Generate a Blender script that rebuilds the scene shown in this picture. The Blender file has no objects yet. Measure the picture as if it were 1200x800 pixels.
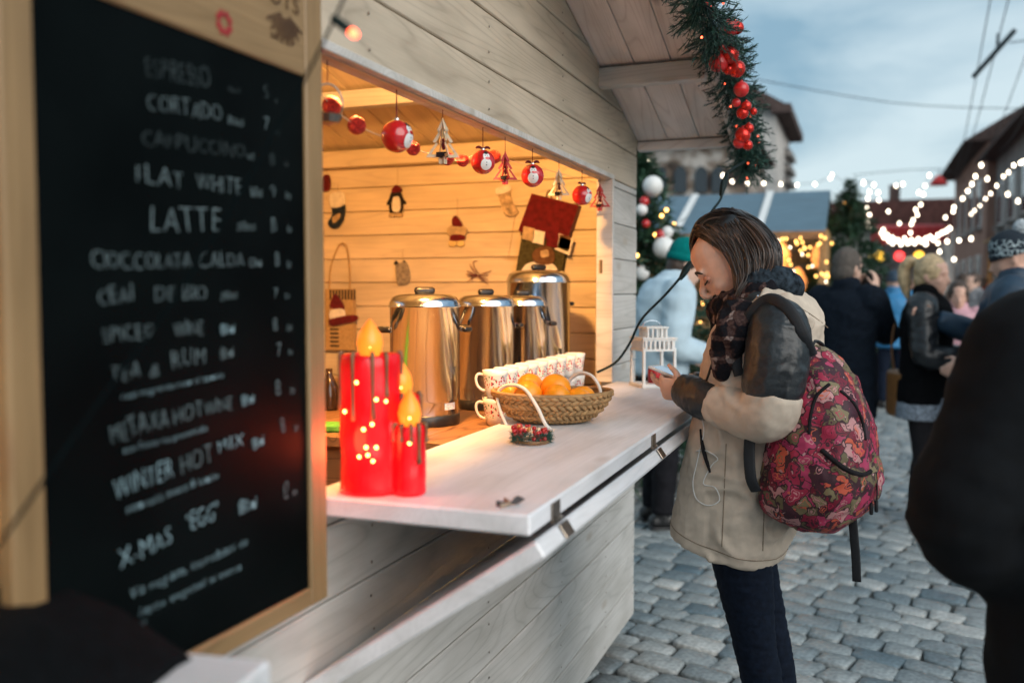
import bpy, bmesh, math, random
from mathutils import Vector as V, Matrix, Euler, noise
R = math.radians
random.seed(7)
sc = bpy.context.scene
COL = sc.collection

# ------------------------------------------------------------------ camera
F = 1080.0                         # focal length in pixels of a 1200 px wide frame
YAW, PITCH = R(20.8), R(-3.07)
CAM = V((0, 0, 1.45))
cd = bpy.data.cameras.new('camera'); cam = bpy.data.objects.new('camera', cd); COL.objects.link(cam)
cam.location = CAM; cam.rotation_euler = (R(90) + PITCH, 0, YAW)
cd.sensor_width = 36; cd.lens = 36 * F / 1200; cd.clip_start = 0.05; cd.clip_end = 2000
cd.dof.use_dof = True; cd.dof.focus_distance = 2.42; cd.dof.aperture_fstop = 1.95; cd.dof.aperture_blades = 9
sc.camera = cam

# ------------------------------------------------------------------ sky and sun
w = bpy.data.worlds.new('World'); sc.world = w; w.use_nodes = True
nt = w.node_tree; nt.nodes.clear()
def wn(t, **k):
    n = nt.nodes.new(t)
    for a, b in k.items(): setattr(n, a, b)
    return n
SUN_EL, SUN_AZ = R(24), R(125)     # azimuth measured clockwise from +Y
out = wn('ShaderNodeOutputWorld'); bg = wn('ShaderNodeBackground')
sky = wn('ShaderNodeTexSky', sky_type='NISHITA', sun_disc=False, sun_elevation=SUN_EL, sun_rotation=SUN_AZ, air_density=1.2, dust_density=2.0, ozone_density=3.0)
tc = wn('ShaderNodeTexCoord'); mp = wn('ShaderNodeMapping'); mp.inputs['Scale'].default_value = (1.0, 1.0, 3.4); mp.inputs['Rotation'].default_value = (.1, .12, .4)
nz = wn('ShaderNodeTexNoise'); nz.inputs['Scale'].default_value = 2.1; nz.inputs['Detail'].default_value = 6; nz.inputs['Roughness'].default_value = .52; nz.inputs['Distortion'].default_value = .4
rp = wn('ShaderNodeValToRGB'); rp.color_ramp.elements[0].position = .38; rp.color_ramp.elements[1].position = .62
rp.color_ramp.elements[0].color = (2.5, 4.1, 5.2, 1); rp.color_ramp.elements[1].color = (6.4, 7.7, 8.2, 1)
mx = wn('ShaderNodeMix', data_type='RGBA'); mx.inputs[0].default_value = .80
L = nt.links.new
L(tc.outputs['Generated'], mp.inputs[0]); L(mp.outputs[0], nz.inputs['Vector']); L(nz.outputs[0], rp.inputs[0])
L(sky.outputs[0], mx.inputs[6]); L(rp.outputs[0], mx.inputs[7]); L(mx.outputs[2], bg.inputs[0]); L(bg.outputs[0], out.inputs[0])
bg.inputs[1].default_value = .068
sd = bpy.data.lights.new('sun', 'SUN'); sun = bpy.data.objects.new('sun', sd); COL.objects.link(sun)
sd.energy = 1.5; sd.angle = R(60); sd.color = (1, .95, .88)
sdir = V((math.sin(SUN_AZ) * math.cos(SUN_EL), math.cos(SUN_AZ) * math.cos(SUN_EL), math.sin(SUN_EL)))
sun.rotation_euler = sdir.to_track_quat('Z', 'Y').to_euler()
vs = sc.view_settings; vs.view_transform = 'Standard'; vs.look = 'None'; vs.exposure = 0.8; vs.gamma = 1; vs.use_curve_mapping = False
sc.cycles.use_denoising = True
try: sc.cycles.denoiser = 'OPENIMAGEDENOISE'
except Exception: pass
sc.cycles.max_bounces = 6; sc.cycles.diffuse_bounces = 3; sc.cycles.glossy_bounces = 3; sc.cycles.transmission_bounces = 4
sc.cycles.adaptive_threshold = .03
sc.cycles.sample_clamp_indirect = 4; sc.cycles.caustics_reflective = False; sc.cycles.caustics_refractive = False

# ------------------------------------------------------------------ where a point of the place lies
CF = V((-math.sin(YAW) * math.cos(PITCH), math.cos(YAW) * math.cos(PITCH), math.sin(PITCH)))
CR = V((math.cos(YAW), math.sin(YAW), 0)); CU = CR.cross(CF)
def ray(px, py): return CF + CR * ((px - 600) / F) + CU * ((400 - py) / F)
def at(px, py, d): return CAM + ray(px, py) * d
def onx(px, py, x): r = ray(px, py); return CAM + r * ((x - CAM.x) / r.x)
def ony(px, py, y): r = ray(px, py); return CAM + r * ((y - CAM.y) / r.y)
def onz(px, py, z): r = ray(px, py); return CAM + r * ((z - CAM.z) / r.z)
def gnd(px, d):  p = at(px, 400, d); return V((p.x, p.y, 0))
def topx(p):
    q = p - CAM; d = q.dot(CF); return (600 + F * q.dot(CR) / d, 400 - F * q.dot(CU) / d, d)

# ------------------------------------------------------------------ scene helpers
ORG = {}; WM = {}
def link(o, parent=None, loc=None, local=False):
    COL.objects.link(o)
    loc = V(loc) if loc is not None else V((0, 0, 0))
    if parent is not None:
        o.parent = parent
        if local: o.location = loc
        elif parent.name in WM: o.matrix_parent_inverse = WM[parent.name].inverted(); o.location = loc
        else: o.location = loc - ORG[parent.name]
    else: o.location = loc
    ORG[o.name] = loc if not (local and parent is not None) else ORG[parent.name] + loc
    return o
def tag(o, label=None, cat=None, group=None, kind=None):
    if label: o['label'] = label
    if cat: o['category'] = cat
    if group: o['group'] = group
    if kind: o['kind'] = kind
    return o
def thing(name, label, cat, loc=(0, 0, 0), rz=0, group=None):
    o = bpy.data.objects.new(name, None); o.empty_display_size = .1
    link(o, None, loc); o.rotation_euler.z = rz
    return tag(o, label, cat, group)
def mesh(name, bm, mat, smooth=False):
    bmesh.ops.recalc_face_normals(bm, faces=bm.faces)
    me = bpy.data.meshes.new(name); bm.to_mesh(me); bm.free()
    for m in (mat if isinstance(mat, (list, tuple)) else [mat]): me.materials.append(m)
    if smooth:
        for p in me.polygons: p.use_smooth = True
    return me
def obj(name, bm, mat, parent=None, loc=None, local=False, smooth=False, rot=None):
    o = bpy.data.objects.new(name, mesh(name, bm, mat, smooth))
    link(o, parent, loc, local)
    if rot is not None: o.rotation_euler = rot
    return o
def dup(root, loc, rz=None, label=None, group=None, scale=None):
    r = root.copy(); COL.objects.link(r); r.location = loc; ORG[r.name] = V(loc)
    if rz is not None: r.rotation_euler.z = rz
    if scale: r.scale = (scale,) * 3
    if label: r['label'] = label
    if group: r['group'] = group
    for ch in list(root.children):
        c = ch.copy(); COL.objects.link(c); c.parent = r
        for g in list(ch.children):
            d = g.copy(); COL.objects.link(d); d.parent = c
    return r
def nb(): return bmesh.new()
def box(bm, c, s, rot=None, bev=0, mi=0):
    """a box of size s at c"""
    M = Matrix.Translation(V(c)) @ (rot.to_4x4() if rot is not None else Matrix.Identity(4)) @ Matrix.Diagonal((s[0], s[1], s[2], 1))
    g = bmesh.ops.create_cube(bm, size=1, matrix=M)
    fs = list({f for v in g['verts'] for f in v.link_faces})
    if bev:
        e = list({e for f in fs for e in f.edges})
        r = bmesh.ops.bevel(bm, geom=e, offset=bev, segments=1, affect='EDGES', profile=.5)
        fs = r['faces'] + [f for f in fs if f.is_valid]
    for f in fs: f.material_index = mi
    return fs
def frame(t, side=None):
    t = t.normalized()
    s = V(side) if side is not None else (V((0, 0, 1)) if abs(t.z) < .9 else V((1, 0, 0)))
    s = s - t * s.dot(t)
    if s.length < 1e-5:
        s = V((1, 0, 0)) - t * t.x
        if s.length < 1e-5: s = V((0, 1, 0)) - t * t.y
    s.normalize()
    return s, s.cross(t)
def cat(pts, n):
    """Catmull-Rom through tuples of floats"""
    o = []; m = len(pts)
    for i in range(m - 1):
        p0 = pts[max(i - 1, 0)]; p1 = pts[i]; p2 = pts[i + 1]; p3 = pts[min(i + 2, m - 1)]
        for k in range(n):
            t = k / n
            o.append(tuple(.5 * ((2 * b) + (-a + c) * t + (2 * a - 5 * b + 4 * c - d) * t * t + (-a + 3 * b - 3 * c + d) * t ** 3) for a, b, c, d in zip(p0, p1, p2, p3)))
    o.append(tuple(pts[-1])); return o
def loft(bm, pts, rad, side=None, seg=14, sub=4, cap=.5, mi=0, power=2.0):
    rows = [tuple(V(p)) + tuple(r if isinstance(r, (tuple, list)) else (r, r)) for p, r in zip(pts, rad)]
    if sub > 1: rows = cat(rows, sub)
    C = [V(r[:3]) for r in rows]; n = len(C); rings = []; prev = None
    def ring(c, f, s, a, b):
        o = []
        for k in range(seg):
            th = 2 * math.pi * k / seg; x, y = math.cos(th), math.sin(th)
            if power != 2.0:
                q = (abs(x) ** power + abs(y) ** power) ** (-1 / power); x *= q; y *= q
            o.append(bm.verts.new(c + f * (a * x) + s * (b * y)))
        return o
    fr = []
    for i in range(n):
        t = C[min(i + 1, n - 1)] - C[max(i - 1, 0)]
        if t.length < 1e-7: t = V((0, 0, 1))
        sd_ = side if side is not None else prev
        s, f = frame(t, sd_); prev = s; fr.append((t.normalized(), s, f))
    def capv(i, sg):
        t, s, f = fr[i]; a, b = abs(rows[i][3]), abs(rows[i][4]); h = min(a, b) * cap
        return [ring(C[i] + t * sg * h * .75, f, s, a * .66, b * .66)], bm.verts.new(C[i] + t * sg * h)
    if cap: r0, v0 = capv(0, -1)
    for i in range(n): rings.append(ring(C[i], fr[i][2], fr[i][1], abs(rows[i][3]), abs(rows[i][4])))
    if cap:
        r1, v1 = capv(n - 1, 1); rings = r0 + rings + r1
    for a, b in zip(rings, rings[1:]):
        for k in range(seg):
            fc = bm.faces.new((a[k], a[(k + 1) % seg], b[(k + 1) % seg], b[k])); fc.material_index = mi
    if cap:
        for k in range(seg):
            bm.faces.new((rings[0][(k + 1) % seg], rings[0][k], v0)).material_index = mi
            bm.faces.new((rings[-1][k], rings[-1][(k + 1) % seg], v1)).material_index = mi
def tube(bm, pts, r, seg=6, sub=1, mi=0, side=None): loft(bm, pts, [r] * len(pts) if not isinstance(r, list) else r, side, seg, sub, .4, mi)
def ball(bm, c, r, u=12, v=8, mi=0, rot=None):
    r = (r, r, r) if not isinstance(r, (tuple, list)) else r
    M = Matrix.Translation(V(c)) @ (rot.to_4x4() if rot is not None else Matrix.Identity(4)) @ Matrix.Diagonal((r[0], r[1], r[2], 1))
    g = bmesh.ops.create_uvsphere(bm, u_segments=u, v_segments=v, radius=1, matrix=M)
    for x in {f for vv in g['verts'] for f in vv.link_faces}: x.material_index = mi
def lathe(bm, prof, c=(0, 0, 0), seg=28, M=None, mi=0):
    """prof: (radius, height) rows, closed at an end whose radius is 0"""
    c = V(c); rings = []
    T = lambda p: (M @ V(p) if M is not None else V(p)) + c
    for r, z in prof:
        if r < 1e-6: rings.append([bm.verts.new(T((0, 0, z)))])
        else: rings.append([bm.verts.new(T((r * math.cos(2 * math.pi * k / seg), r * math.sin(2 * math.pi * k / seg), z))) for k in range(seg)])
    for a, b in zip(rings, rings[1:]):
        for k in range(seg):
            j = (k + 1) % seg
            if len(a) == 1 and len(b) == 1: continue
            if len(a) == 1: f = bm.faces.new((a[0], b[j], b[k]))
            elif len(b) == 1: f = bm.faces.new((a[k], a[j], b[0]))
            else: f = bm.faces.new((a[k], a[j], b[j], b[k]))
            f.material_index = mi
def prism(bm, poly, o, u, v, depth, bev=0, mi=0):
    """a 2-D outline laid out along unit vectors u, v from o, thickened along u x v"""
    o, u, v = V(o), V(u).normalized(), V(v).normalized(); n = u.cross(v).normalized()
    a = [bm.verts.new(o + u * x + v * y) for x, y in poly]; b = [bm.verts.new(p.co + n * depth) for p in a]
    k = len(a); fs = [bm.faces.new(list(reversed(a))), bm.faces.new(b)]
    for i in range(k): fs.append(bm.faces.new((a[i], a[(i + 1) % k], b[(i + 1) % k], b[i])))
    if bev:
        e = list({e for f in fs for e in f.edges})
        bmesh.ops.bevel(bm, geom=e, offset=bev, segments=1, affect='EDGES', profile=.5)
    for f in fs:
        if f.is_valid: f.material_index = mi
def fused(bm, voxel, smooth=4, disp=None):
    """one continuous skin over everything in bm"""
    me = bpy.data.meshes.new('t'); bmesh.ops.recalc_face_normals(bm, faces=bm.faces); bm.to_mesh(me); bm.free()
    o = bpy.data.objects.new('t', me); COL.objects.link(o)
    m = o.modifiers.new('r', 'REMESH'); m.mode = 'VOXEL'; m.voxel_size = voxel
    if smooth:
        s = o.modifiers.new('s', 'SMOOTH'); s.factor = .5; s.iterations = smooth
    dg = bpy.context.evaluated_depsgraph_get()
    nm = bpy.data.meshes.new_from_object(o.evaluated_get(dg))
    bpy.data.objects.remove(o); bpy.data.meshes.remove(me)
    b = nb(); b.from_mesh(nm); bpy.data.meshes.remove(nm)
    if disp:
        b.normal_update(); b.verts.ensure_lookup_table()
        D = [v.normal * disp(v.co) for v in b.verts]
        for v, d in zip(b.verts, D): v.co += d
    return b
def wrinkle(amp, s, stretch=(1, 1, 1), seed=0):
    st = V(stretch)
    def f(c):
        q = V((c.x * st.x, c.y * st.y, c.z * st.z)) * s + V((seed, seed * 1.7, -seed))
        n1 = noise.noise(q + V((noise.noise(q * .7), noise.noise(q * .7 + V((5, 5, 5))), 0)) * .8)
        return amp * ((1 - 2.2 * abs(n1)) * .7 + noise.noise(q * 2.3) * .3)
    return f

# ------------------------------------------------------------------ materials
def newmat(name):
    m = bpy.data.materials.new(name); m.use_nodes = True
    t = m.node_tree; b = t.nodes['Principled BSDF']
    return m, t, b
def nd(t, ty, **k):
    n = t.nodes.new(ty)
    for a, b in k.items():
        if a.startswith('i_'): n.inputs[a[2:].replace('_', ' ')].default_value = b
        else: setattr(n, a, b)
    return n
def ramp(t, stops, interp='LINEAR'):
    n = t.nodes.new('ShaderNodeValToRGB'); cr = n.color_ramp; cr.interpolation = interp
    while len(cr.elements) < len(stops): cr.elements.new(.5)
    for e, (p, c) in zip(cr.elements, stops):
        e.position = p; e.color = tuple(c) + (1,) if len(c) == 3 else c
    return n
def coords(t, scale=(1, 1, 1), rand=True):
    c = nd(t, 'ShaderNodeTexCoord'); mp_ = nd(t, 'ShaderNodeMapping'); mp_.inputs['Scale'].default_value = scale
    t.links.new(c.outputs['Object'], mp_.inputs['Vector'])
    if rand:
        oi = nd(t, 'ShaderNodeObjectInfo'); ml = nd(t, 'ShaderNodeMath', operation='MULTIPLY'); ml.inputs[1].default_value = 37
        t.links.new(oi.outputs['Random'], ml.inputs[0]); cb = nd(t, 'ShaderNodeCombineXYZ')
        for k in range(3): t.links.new(ml.outputs[0], cb.inputs[k])
        t.links.new(cb.outputs[0], mp_.inputs['Location'])
    return mp_
def bump(t, b, height, strength, dist=.005):
    n = nd(t, 'ShaderNodeBump'); n.inputs['Strength'].default_value = strength; n.inputs['Distance'].default_value = dist
    t.links.new(height, n.inputs['Height']); t.links.new(n.outputs[0], b.inputs['Normal'])
def scl(c, k): return tuple(min(x * k, 1) for x in c)
def pm(name, col, rough=.6, metal=0, var=.18, scale=25, bmp=.15, dist=.003, sheen=0, coat=0, emit=None, es=0, spec=None, stretch=(1, 1, 1), trans=0):
    m, t, b = newmat(name)
    mp_ = coords(t, stretch); n = nd(t, 'ShaderNodeTexNoise'); n.inputs['Scale'].default_value = scale; n.inputs['Detail'].default_value = 5
    t.links.new(mp_.outputs[0], n.inputs['Vector'])
    r = ramp(t, [(.28, scl(col, 1 - var)), (.72, scl(col, 1 + var))]); t.links.new(n.outputs[0], r.inputs[0]); t.links.new(r.outputs[0], b.inputs['Base Color'])
    b.inputs['Roughness'].default_value = rough; b.inputs['Metallic'].default_value = metal
    if spec is None and rough > .79: spec = .12
    if spec is not None: b.inputs['Specular IOR Level'].default_value = spec
    if sheen: b.inputs['Sheen Weight'].default_value = sheen
    if coat: b.inputs['Coat Weight'].default_value = coat
    if trans: b.inputs['Transmission Weight'].default_value = trans
    if emit: b.inputs['Emission Color'].default_value = tuple(emit) + (1,); b.inputs['Emission Strength'].default_value = es
    if bmp: bump(t, b, n.outputs[0], bmp, dist)
    return m
def wood(name, lo, hi, rough=.55, knot=(.3, .2, .1), grain=1.0, kn=1.0, bmp=.25, line=.5):
    """painted or bare board, grain along local X"""
    m, t, b = newmat(name)
    a = coords(t, (.22, 3.0, 3.0))
    n1 = nd(t, 'ShaderNodeTexNoise'); n1.inputs['Scale'].default_value = 2.2; n1.inputs['Detail'].default_value = 1; n1.inputs['Distortion'].default_value = .3
    t.links.new(a.outputs[0], n1.inputs['Vector'])
    mu = nd(t, 'ShaderNodeMath', operation='MULTIPLY'); mu.inputs[1].default_value = 22 * grain; t.links.new(n1.outputs[0], mu.inputs[0])
    fr_ = nd(t, 'ShaderNodeMath', operation='PINGPONG'); fr_.inputs[1].default_value = .5; t.links.new(mu.outputs[0], fr_.inputs[0])
    d2 = nd(t, 'ShaderNodeMath', operation='MULTIPLY'); d2.inputs[1].default_value = 2; t.links.new(fr_.outputs[0], d2.inputs[0])
    f = coords(t, (3, 90, 90)); n2 = nd(t, 'ShaderNodeTexNoise'); n2.inputs['Scale'].default_value = 2.0; n2.inputs['Detail'].default_value = 4
    t.links.new(f.outputs[0], n2.inputs['Vector'])
    r1 = ramp(t, [(0, (0, 0, 0)), (.25, (.75,) * 3), (1, (1, 1, 1))]); t.links.new(d2.outputs[0], r1.inputs[0])
    mixf = nd(t, 'ShaderNodeMix', data_type='FLOAT'); mixf.inputs[0].default_value = 1 - line
    t.links.new(r1.outputs[0], mixf.inputs[2]); t.links.new(n2.outputs[0], mixf.inputs[3])
    cr = ramp(t, [(.15, lo), (.75, hi)]); t.links.new(mixf.outputs[0], cr.inputs[0])
    # broad wear
    w_ = coords(t, (1.5, 5, 5)); n3 = nd(t, 'ShaderNodeTexNoise'); n3.inputs['Scale'].default_value = 2; n3.inputs['Detail'].default_value = 6
    t.links.new(w_.outputs[0], n3.inputs['Vector']); r3 = ramp(t, [(.28, (.68, .67, .64)), (.62, (1, 1, 1))]); t.links.new(n3.outputs[0], r3.inputs[0])
    ml = nd(t, 'ShaderNodeMix', data_type='RGBA', blend_type='MULTIPLY'); ml.inputs[0].default_value = .8
    t.links.new(cr.outputs[0], ml.inputs[6]); t.links.new(r3.outputs[0], ml.inputs[7])
    # knots
    k = coords(t, (2.2, 5.5, 5.5)); vo = nd(t, 'ShaderNodeTexVoronoi'); vo.inputs['Scale'].default_value = 1.15; t.links.new(k.outputs[0], vo.inputs['Vector'])
    rk = ramp(t, [(.05, (kn,) * 3), (.13, (0, 0, 0))]); t.links.new(vo.outputs['Distance'], rk.inputs[0])
    mk = nd(t, 'ShaderNodeMix', data_type='RGBA'); t.links.new(rk.outputs[0], mk.inputs[0]); t.links.new(ml.outputs[2], mk.inputs[6]); mk.inputs[7].default_value = tuple(knot) + (1,)
    t.links.new(mk.outputs[2], b.inputs['Base Color']); b.inputs['Roughness'].default_value = rough
    bump(t, b, n2.outputs[0], bmp, .002)
    return m
def emis(name, col, s, base=None):
    m, t, b = newmat(name)
    b.inputs['Base Color'].default_value = tuple(base or col) + (1,); b.inputs['Emission Color'].default_value = tuple(col) + (1,); b.inputs['Emission Strength'].default_value = s
    b.inputs['Roughness'].default_value = .35
    return m
M = {}
M['white_wood'] = wood('whitewashed_board', (.47, .45, .42), (.62, .59, .56), .5, (.42, .36, .30), kn=.7, line=.45)
M['warm_lit_gable'] = wood('warm_lit_gable_board', (.46, .375, .285), (.60, .50, .385), .5, (.34, .28, .2), kn=.8, line=.55)  # warm glow of the street lights put into the gable boards' colour
M['counter_wood'] = wood('counter_paint', (.72, .71, .735), (.83, .82, .85), .42, (.45, .40, .38), kn=.45, line=.3, bmp=.15)
M['inner_wood'] = wood('inner_cream_board', (.58, .47, .33), (.72, .60, .42), .5, (.36, .24, .12), kn=.8, line=.4)
M['soffit_wood'] = wood('soffit_board', (.70, .60, .56), (.84, .75, .71), .55, (.34, .26, .24), kn=.8, line=.6)
M['honey_wood'] = wood('honey_frame', (.22, .13, .055), (.33, .205, .095), .5, (.25, .13, .06), kn=.5, line=.3)
M['table_wood'] = wood('table_board', (.16, .07, .028), (.34, .17, .07), .45, (.1, .05, .02), kn=.6, line=.6)
M['steel'] = pm('polished_steel', (.55, .63, .72), .16, 1, .05, 4, .02, stretch=(40, 40, 1))
M['hinge'] = pm('worn_hinge_steel', (.36, .30, .25), .32, 1, .5, 30, .3)
M['blackplastic'] = pm('black_plastic', (.012, .012, .013), .35, 0, .2)
M['red_gloss'] = pm('red_gloss', (.50, .012, .015), .12, 0, .12, 10, 0, coat=.6)
M['red_felt'] = pm('red_felt', (.10, .006, .009), .95, 0, .3, 60, .5, sheen=.3)
M['white_paint'] = pm('white_lantern_paint', (.74, .73, .71), .4, 0, .06)
M['white_felt'] = pm('white_felt', (.70, .66, .58), .95, 0, .15, 60, .5)
M['black_felt'] = pm('black_felt', (.02, .018, .02), .95, 0, .2, 60, .5)
M['green_needle'] = pm('green_needles', (.018, .070, .050), .5, 0, .5, 9, 0)
M['fir'] = pm('fir_needles', (.02, .06, .03), .6, 0, .6, 5, 0)
M['cable'] = pm('dark_green_cable', (.006, .016, .017), .5, 0, .2, spec=.2)
M['bulb'] = emis('festoon_bulb', (1, .86, .66), 7)
M['bulb_warm'] = emis('warm_tree_bulb', (1, .50, .12), 5)
M['bulb_small'] = emis('small_white_bulb', (1, .80, .55), 4)
M['bulb_red'] = emis('red_fairy_bulb', (1, .10, .04), 5)
# ================================================================== THE STALL
WX = -.88                                     # plane of the stall's front wall
YC = onx(745, 400, WX).y                      # far corner of the front wall
YO = onx(718, 400, WX).y                      # far edge of the hatch opening
ZL = 1.872                                    # underside of the lintel
ZC = 1.11                                     # counter top
TH = .044                                     # wall thickness
Y0 = -2.3                                     # near corner
SL = .285                                     # slope of the roof along +Y
ZE = onx(746, 163, WX).z                      # underside of the roof at the far corner
YA = (YC + Y0) / 2                            # ridge
XB = -3.3                                     # back wall
XO = -.50                                     # outer edge of the roof overhang
zroof = lambda y: ZE + (YC - y) * SL if y > YA else ZE + (y - Y0) * SL
stall = thing('market_stall', 'whitewashed wooden stall with open serving hatch, gable planks and lit cream interior', 'stall', (WX, .8, 0))
ZB = .09
def board(parent, name, poly, o, u, v, th, mat, bev=.003, tongue=True):
    """a plank with its own frame: grain runs along u"""
    u, v = V(u).normalized(), V(v).normalized(); n = u.cross(v)
    bm = nb(); prism(bm, poly, (0, 0, 0), (1, 0, 0), (0, 1, 0), th, bev)
    if tongue: box(bm, ((poly[0][0] + poly[1][0]) / 2, -.001, th / 2), (abs(poly[1][0] - poly[0][0]) - .004, .012, abs(th) * .4))
    ob = bpy.data.objects.new(name, mesh(name, bm, mat)); COL.objects.link(ob); ob.parent = parent
    ob.matrix_parent_inverse = Matrix.Identity(4)
    rot = Matrix((u, v, n)).transposed().to_4x4()
    ob.matrix_basis = Matrix.Translation(V(o) - ORG[parent.name]) @ rot
    ORG[ob.name] = V(o); WM[ob.name] = Matrix.Translation(V(o)) @ rot; return ob
def jit(a=.0015): return random.uniform(-a, a)
PW = .135; G = .0035
# front wall: grain along +Y, v = +Z ; outward normal +X is u x v  (Y x Z = X)
z = ZL
rows = []
while z < zroof(YA): rows.append((z, z + PW)); z += PW
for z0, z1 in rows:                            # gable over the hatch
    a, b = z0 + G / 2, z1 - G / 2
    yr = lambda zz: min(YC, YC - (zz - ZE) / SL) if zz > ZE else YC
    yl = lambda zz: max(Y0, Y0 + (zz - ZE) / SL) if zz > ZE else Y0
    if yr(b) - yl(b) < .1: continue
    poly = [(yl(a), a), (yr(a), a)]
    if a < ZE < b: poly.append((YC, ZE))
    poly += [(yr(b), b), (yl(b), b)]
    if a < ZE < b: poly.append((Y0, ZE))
    board(stall, 'plank', [(p - Y0, q - a) for p, q in poly], (WX - TH + jit(), Y0, a), (0, 1, 0), (0, 0, 1), TH, M['warm_lit_gable'])
z = ZB
while z < ZL - .01:                            # below the hatch, and the strip beyond it
    z1 = min(z + PW, ZL); a, b = z + G / 2, z1 - G / 2; h = b - a
    if z1 <= ZC - .03: segs = [(Y0, YC)]
    elif z < ZC - .055:
        h2 = ZC - .055 - a
        board(stall, 'plank', [(0, 0), (YO - Y0 - .002, 0), (YO - Y0 - .002, h2), (0, h2)], (WX - TH + jit(), Y0, a), (0, 1, 0), (0, 0, 1), TH, M['white_wood'])
        segs = [(YO, YC)]
    else: segs = [(YO, YC), (Y0, .55)]
    for y0, y1 in segs:
        board(stall, 'plank', [(0, 0), (y1 - y0, 0), (y1 - y0, h), (0, h)], (WX - TH + jit(), y0, a), (0, 1, 0), (0, 0, 1), TH, M['white_wood'])
    z = z1
# nail heads along the studs
bm = nb(); lathe(bm, [(0, .0012), (.0028, .0008), (.0032, 0), (0, -.001)], (0, 0, 0), 8, Matrix.Rotation(R(90), 4, 'Y')); nme = mesh('nail', bm, M['hinge'], True); rn = random.Random(2)
zz_ = [z0 for z0, z1 in rows] + [ZB + PW * k for k in range(7)]
for z0 in zz_:
    for y in (.95, 1.55, 2.15, 2.75, 3.3, YC - .03):
        for dz in (.032, .103):
            zq = z0 + dz
            if zq > ZE + (YC - y) * SL - .03 or (zq > ZC - .06 and zq < ZL): continue
            nl = bpy.data.objects.new('nail', nme); link(nl, stall, (WX + .0022, y + rn.uniform(-.008, .008), zq + rn.uniform(-.005, .005)))
# jambs and reveal trim
for y, s in ((YO - .012, 1), (.562, -1)):
    bm = nb(); box(bm, (WX - TH / 2 - .006, y, (ZC + ZL) / 2), (TH + .02, .022, ZL - ZC), bev=.002); obj('jamb', bm, M['white_wood'], stall)
bm = nb(); box(bm, (WX - TH / 2 - .004, (YO + .57) / 2, ZL + .006), (TH + .016, YO - .57, .018), bev=.002)
obj('lintel_trim', bm, M['white_wood'], stall)
bm = nb(); box(bm, (WX - TH / 2, (YO + .57) / 2, ZC - .04), (TH, YO - .57, .032), bev=.002); obj('sill', bm, M['white_wood'], stall)
bm = nb(); box(bm, (WX - TH + .003, YO - .0235, 1.545), (.012, .004, .05)); obj('latch_plate', bm, M['hinge'], stall)
# far end wall: planks seen from inside (normal -Y): u = +X, v = Z -> X x Z = -Y
z = ZB; IW = .108
while z < ZE + .02:
    h = min(IW, ZE + .03 - z) - G
    board(stall, 'plank', [(0, 0), (WX - TH - XB - .004, 0), (WX - TH - XB - .004, h), (0, h)], (XB, YC + jit(), z), (1, 0, 0), (0, 0, 1), TH, M['inner_wood'])
    z += IW
bm = nb(); box(bm, ((XB + WX - TH) / 2, YC - TH - .03, ZE - .025), (WX - TH - XB - .02, .055, .075), bev=.003); obj('wall_plate', bm, M['inner_wood'], stall)
# back and near walls, floor (hardly seen)
z = ZB
while z < 2.2:
    board(stall, 'plank', [(0, 0), (YC - Y0, 0), (YC - Y0, IW * 2 - G), (0, IW * 2 - G)], (XB - TH, Y0, z), (0, 1, 0), (0, 0, 1), TH, M['inner_wood'])
    board(stall, 'plank', [(0, 0), (WX - TH - XB - .004, 0), (WX - TH - XB - .004, IW * 2 - G), (0, IW * 2 - G)], (XB, Y0 + TH, z), (1, 0, 0), (0, 0, 1), TH, M['inner_wood'])
    z += IW * 2
bm = nb(); box(bm, ((XB + WX - TH) / 2, (Y0 + YC) / 2, ZB - .02), (WX - TH - XB, YC - Y0 - .1, .04)); obj('stall_floor', bm, M['table_wood'], stall)
for y in (Y0 + .3, YA, YC - .3):
    bm = nb(); box(bm, ((XB + WX) / 2 - .03, y, (ZB - .04) / 2), (WX - XB - .1, .12, ZB - .04)); obj('base_beam', bm, M['table_wood'], stall)
# roof: boards run up the slope (as the soffit and the ceiling show), purlins across
roof = bpy.data.objects.new('roof', None); link(roof, stall, (WX, YA, ZE + (YC - YA) * SL)); roof.empty_display_size = .1
LS = math.hypot(1, SL)
OH = .0                                         # run past the far wall
for sgn in (1, -1):
    yend = YC + .075 if sgn > 0 else Y0 - .075
    u = V((0, sgn, -SL)).normalized(); length = abs(yend - YA) * LS
    x = XO; bw = .128
    while x > XB - .2:
        v = V((1, 0, 0)); o = V((x - bw + G / 2, YA, zroof(YA) + .001))
        if sgn > 0: board(roof, 'roof_board', [(0, 0), (length, 0), (length, bw - G), (0, bw - G)], o + V((0, 0, .0)), u, v, -.022, M['soffit_wood'] if x > WX + .1 else M['inner_wood'], .002)
        else: board(roof, 'roof_board', [(0, 0), (length, 0), (length, bw - G), (0, bw - G)], o, u, v, .022, M['soffit_wood'] if x > WX + .1 else M['inner_wood'], .002)
        x -= bw
    # covering
    bm = nb(); n = V((0, SL * sgn, 1)).normalized(); mid = V(((XO + XB - .2) / 2, (YA + yend) / 2, 0)); mid.z = zroof(YA) - abs(yend - YA) / 2 * SL
    box(bm, mid + n * .035, (XO - XB + .24, length + .06, .012), Matrix((V((1, 0, 0)), -u * 1.0, n)).transposed()); obj('roof_felt', bm, pm('roof_felt', (.06, .065, .07), .9), roof)
for y in [onx(704, 88, WX).y, onx(704, 88, WX).y - .86, onx(704, 88, WX).y - 1.72, YA - .8]:   # purlins poking out through the gable
    bm = nb(); box(bm, ((XO + XB) / 2, y, zroof(y) - .038), (XO - XB - .02, .055, .066), bev=.003); obj('purlin', bm, M['white_wood'], roof)
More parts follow.
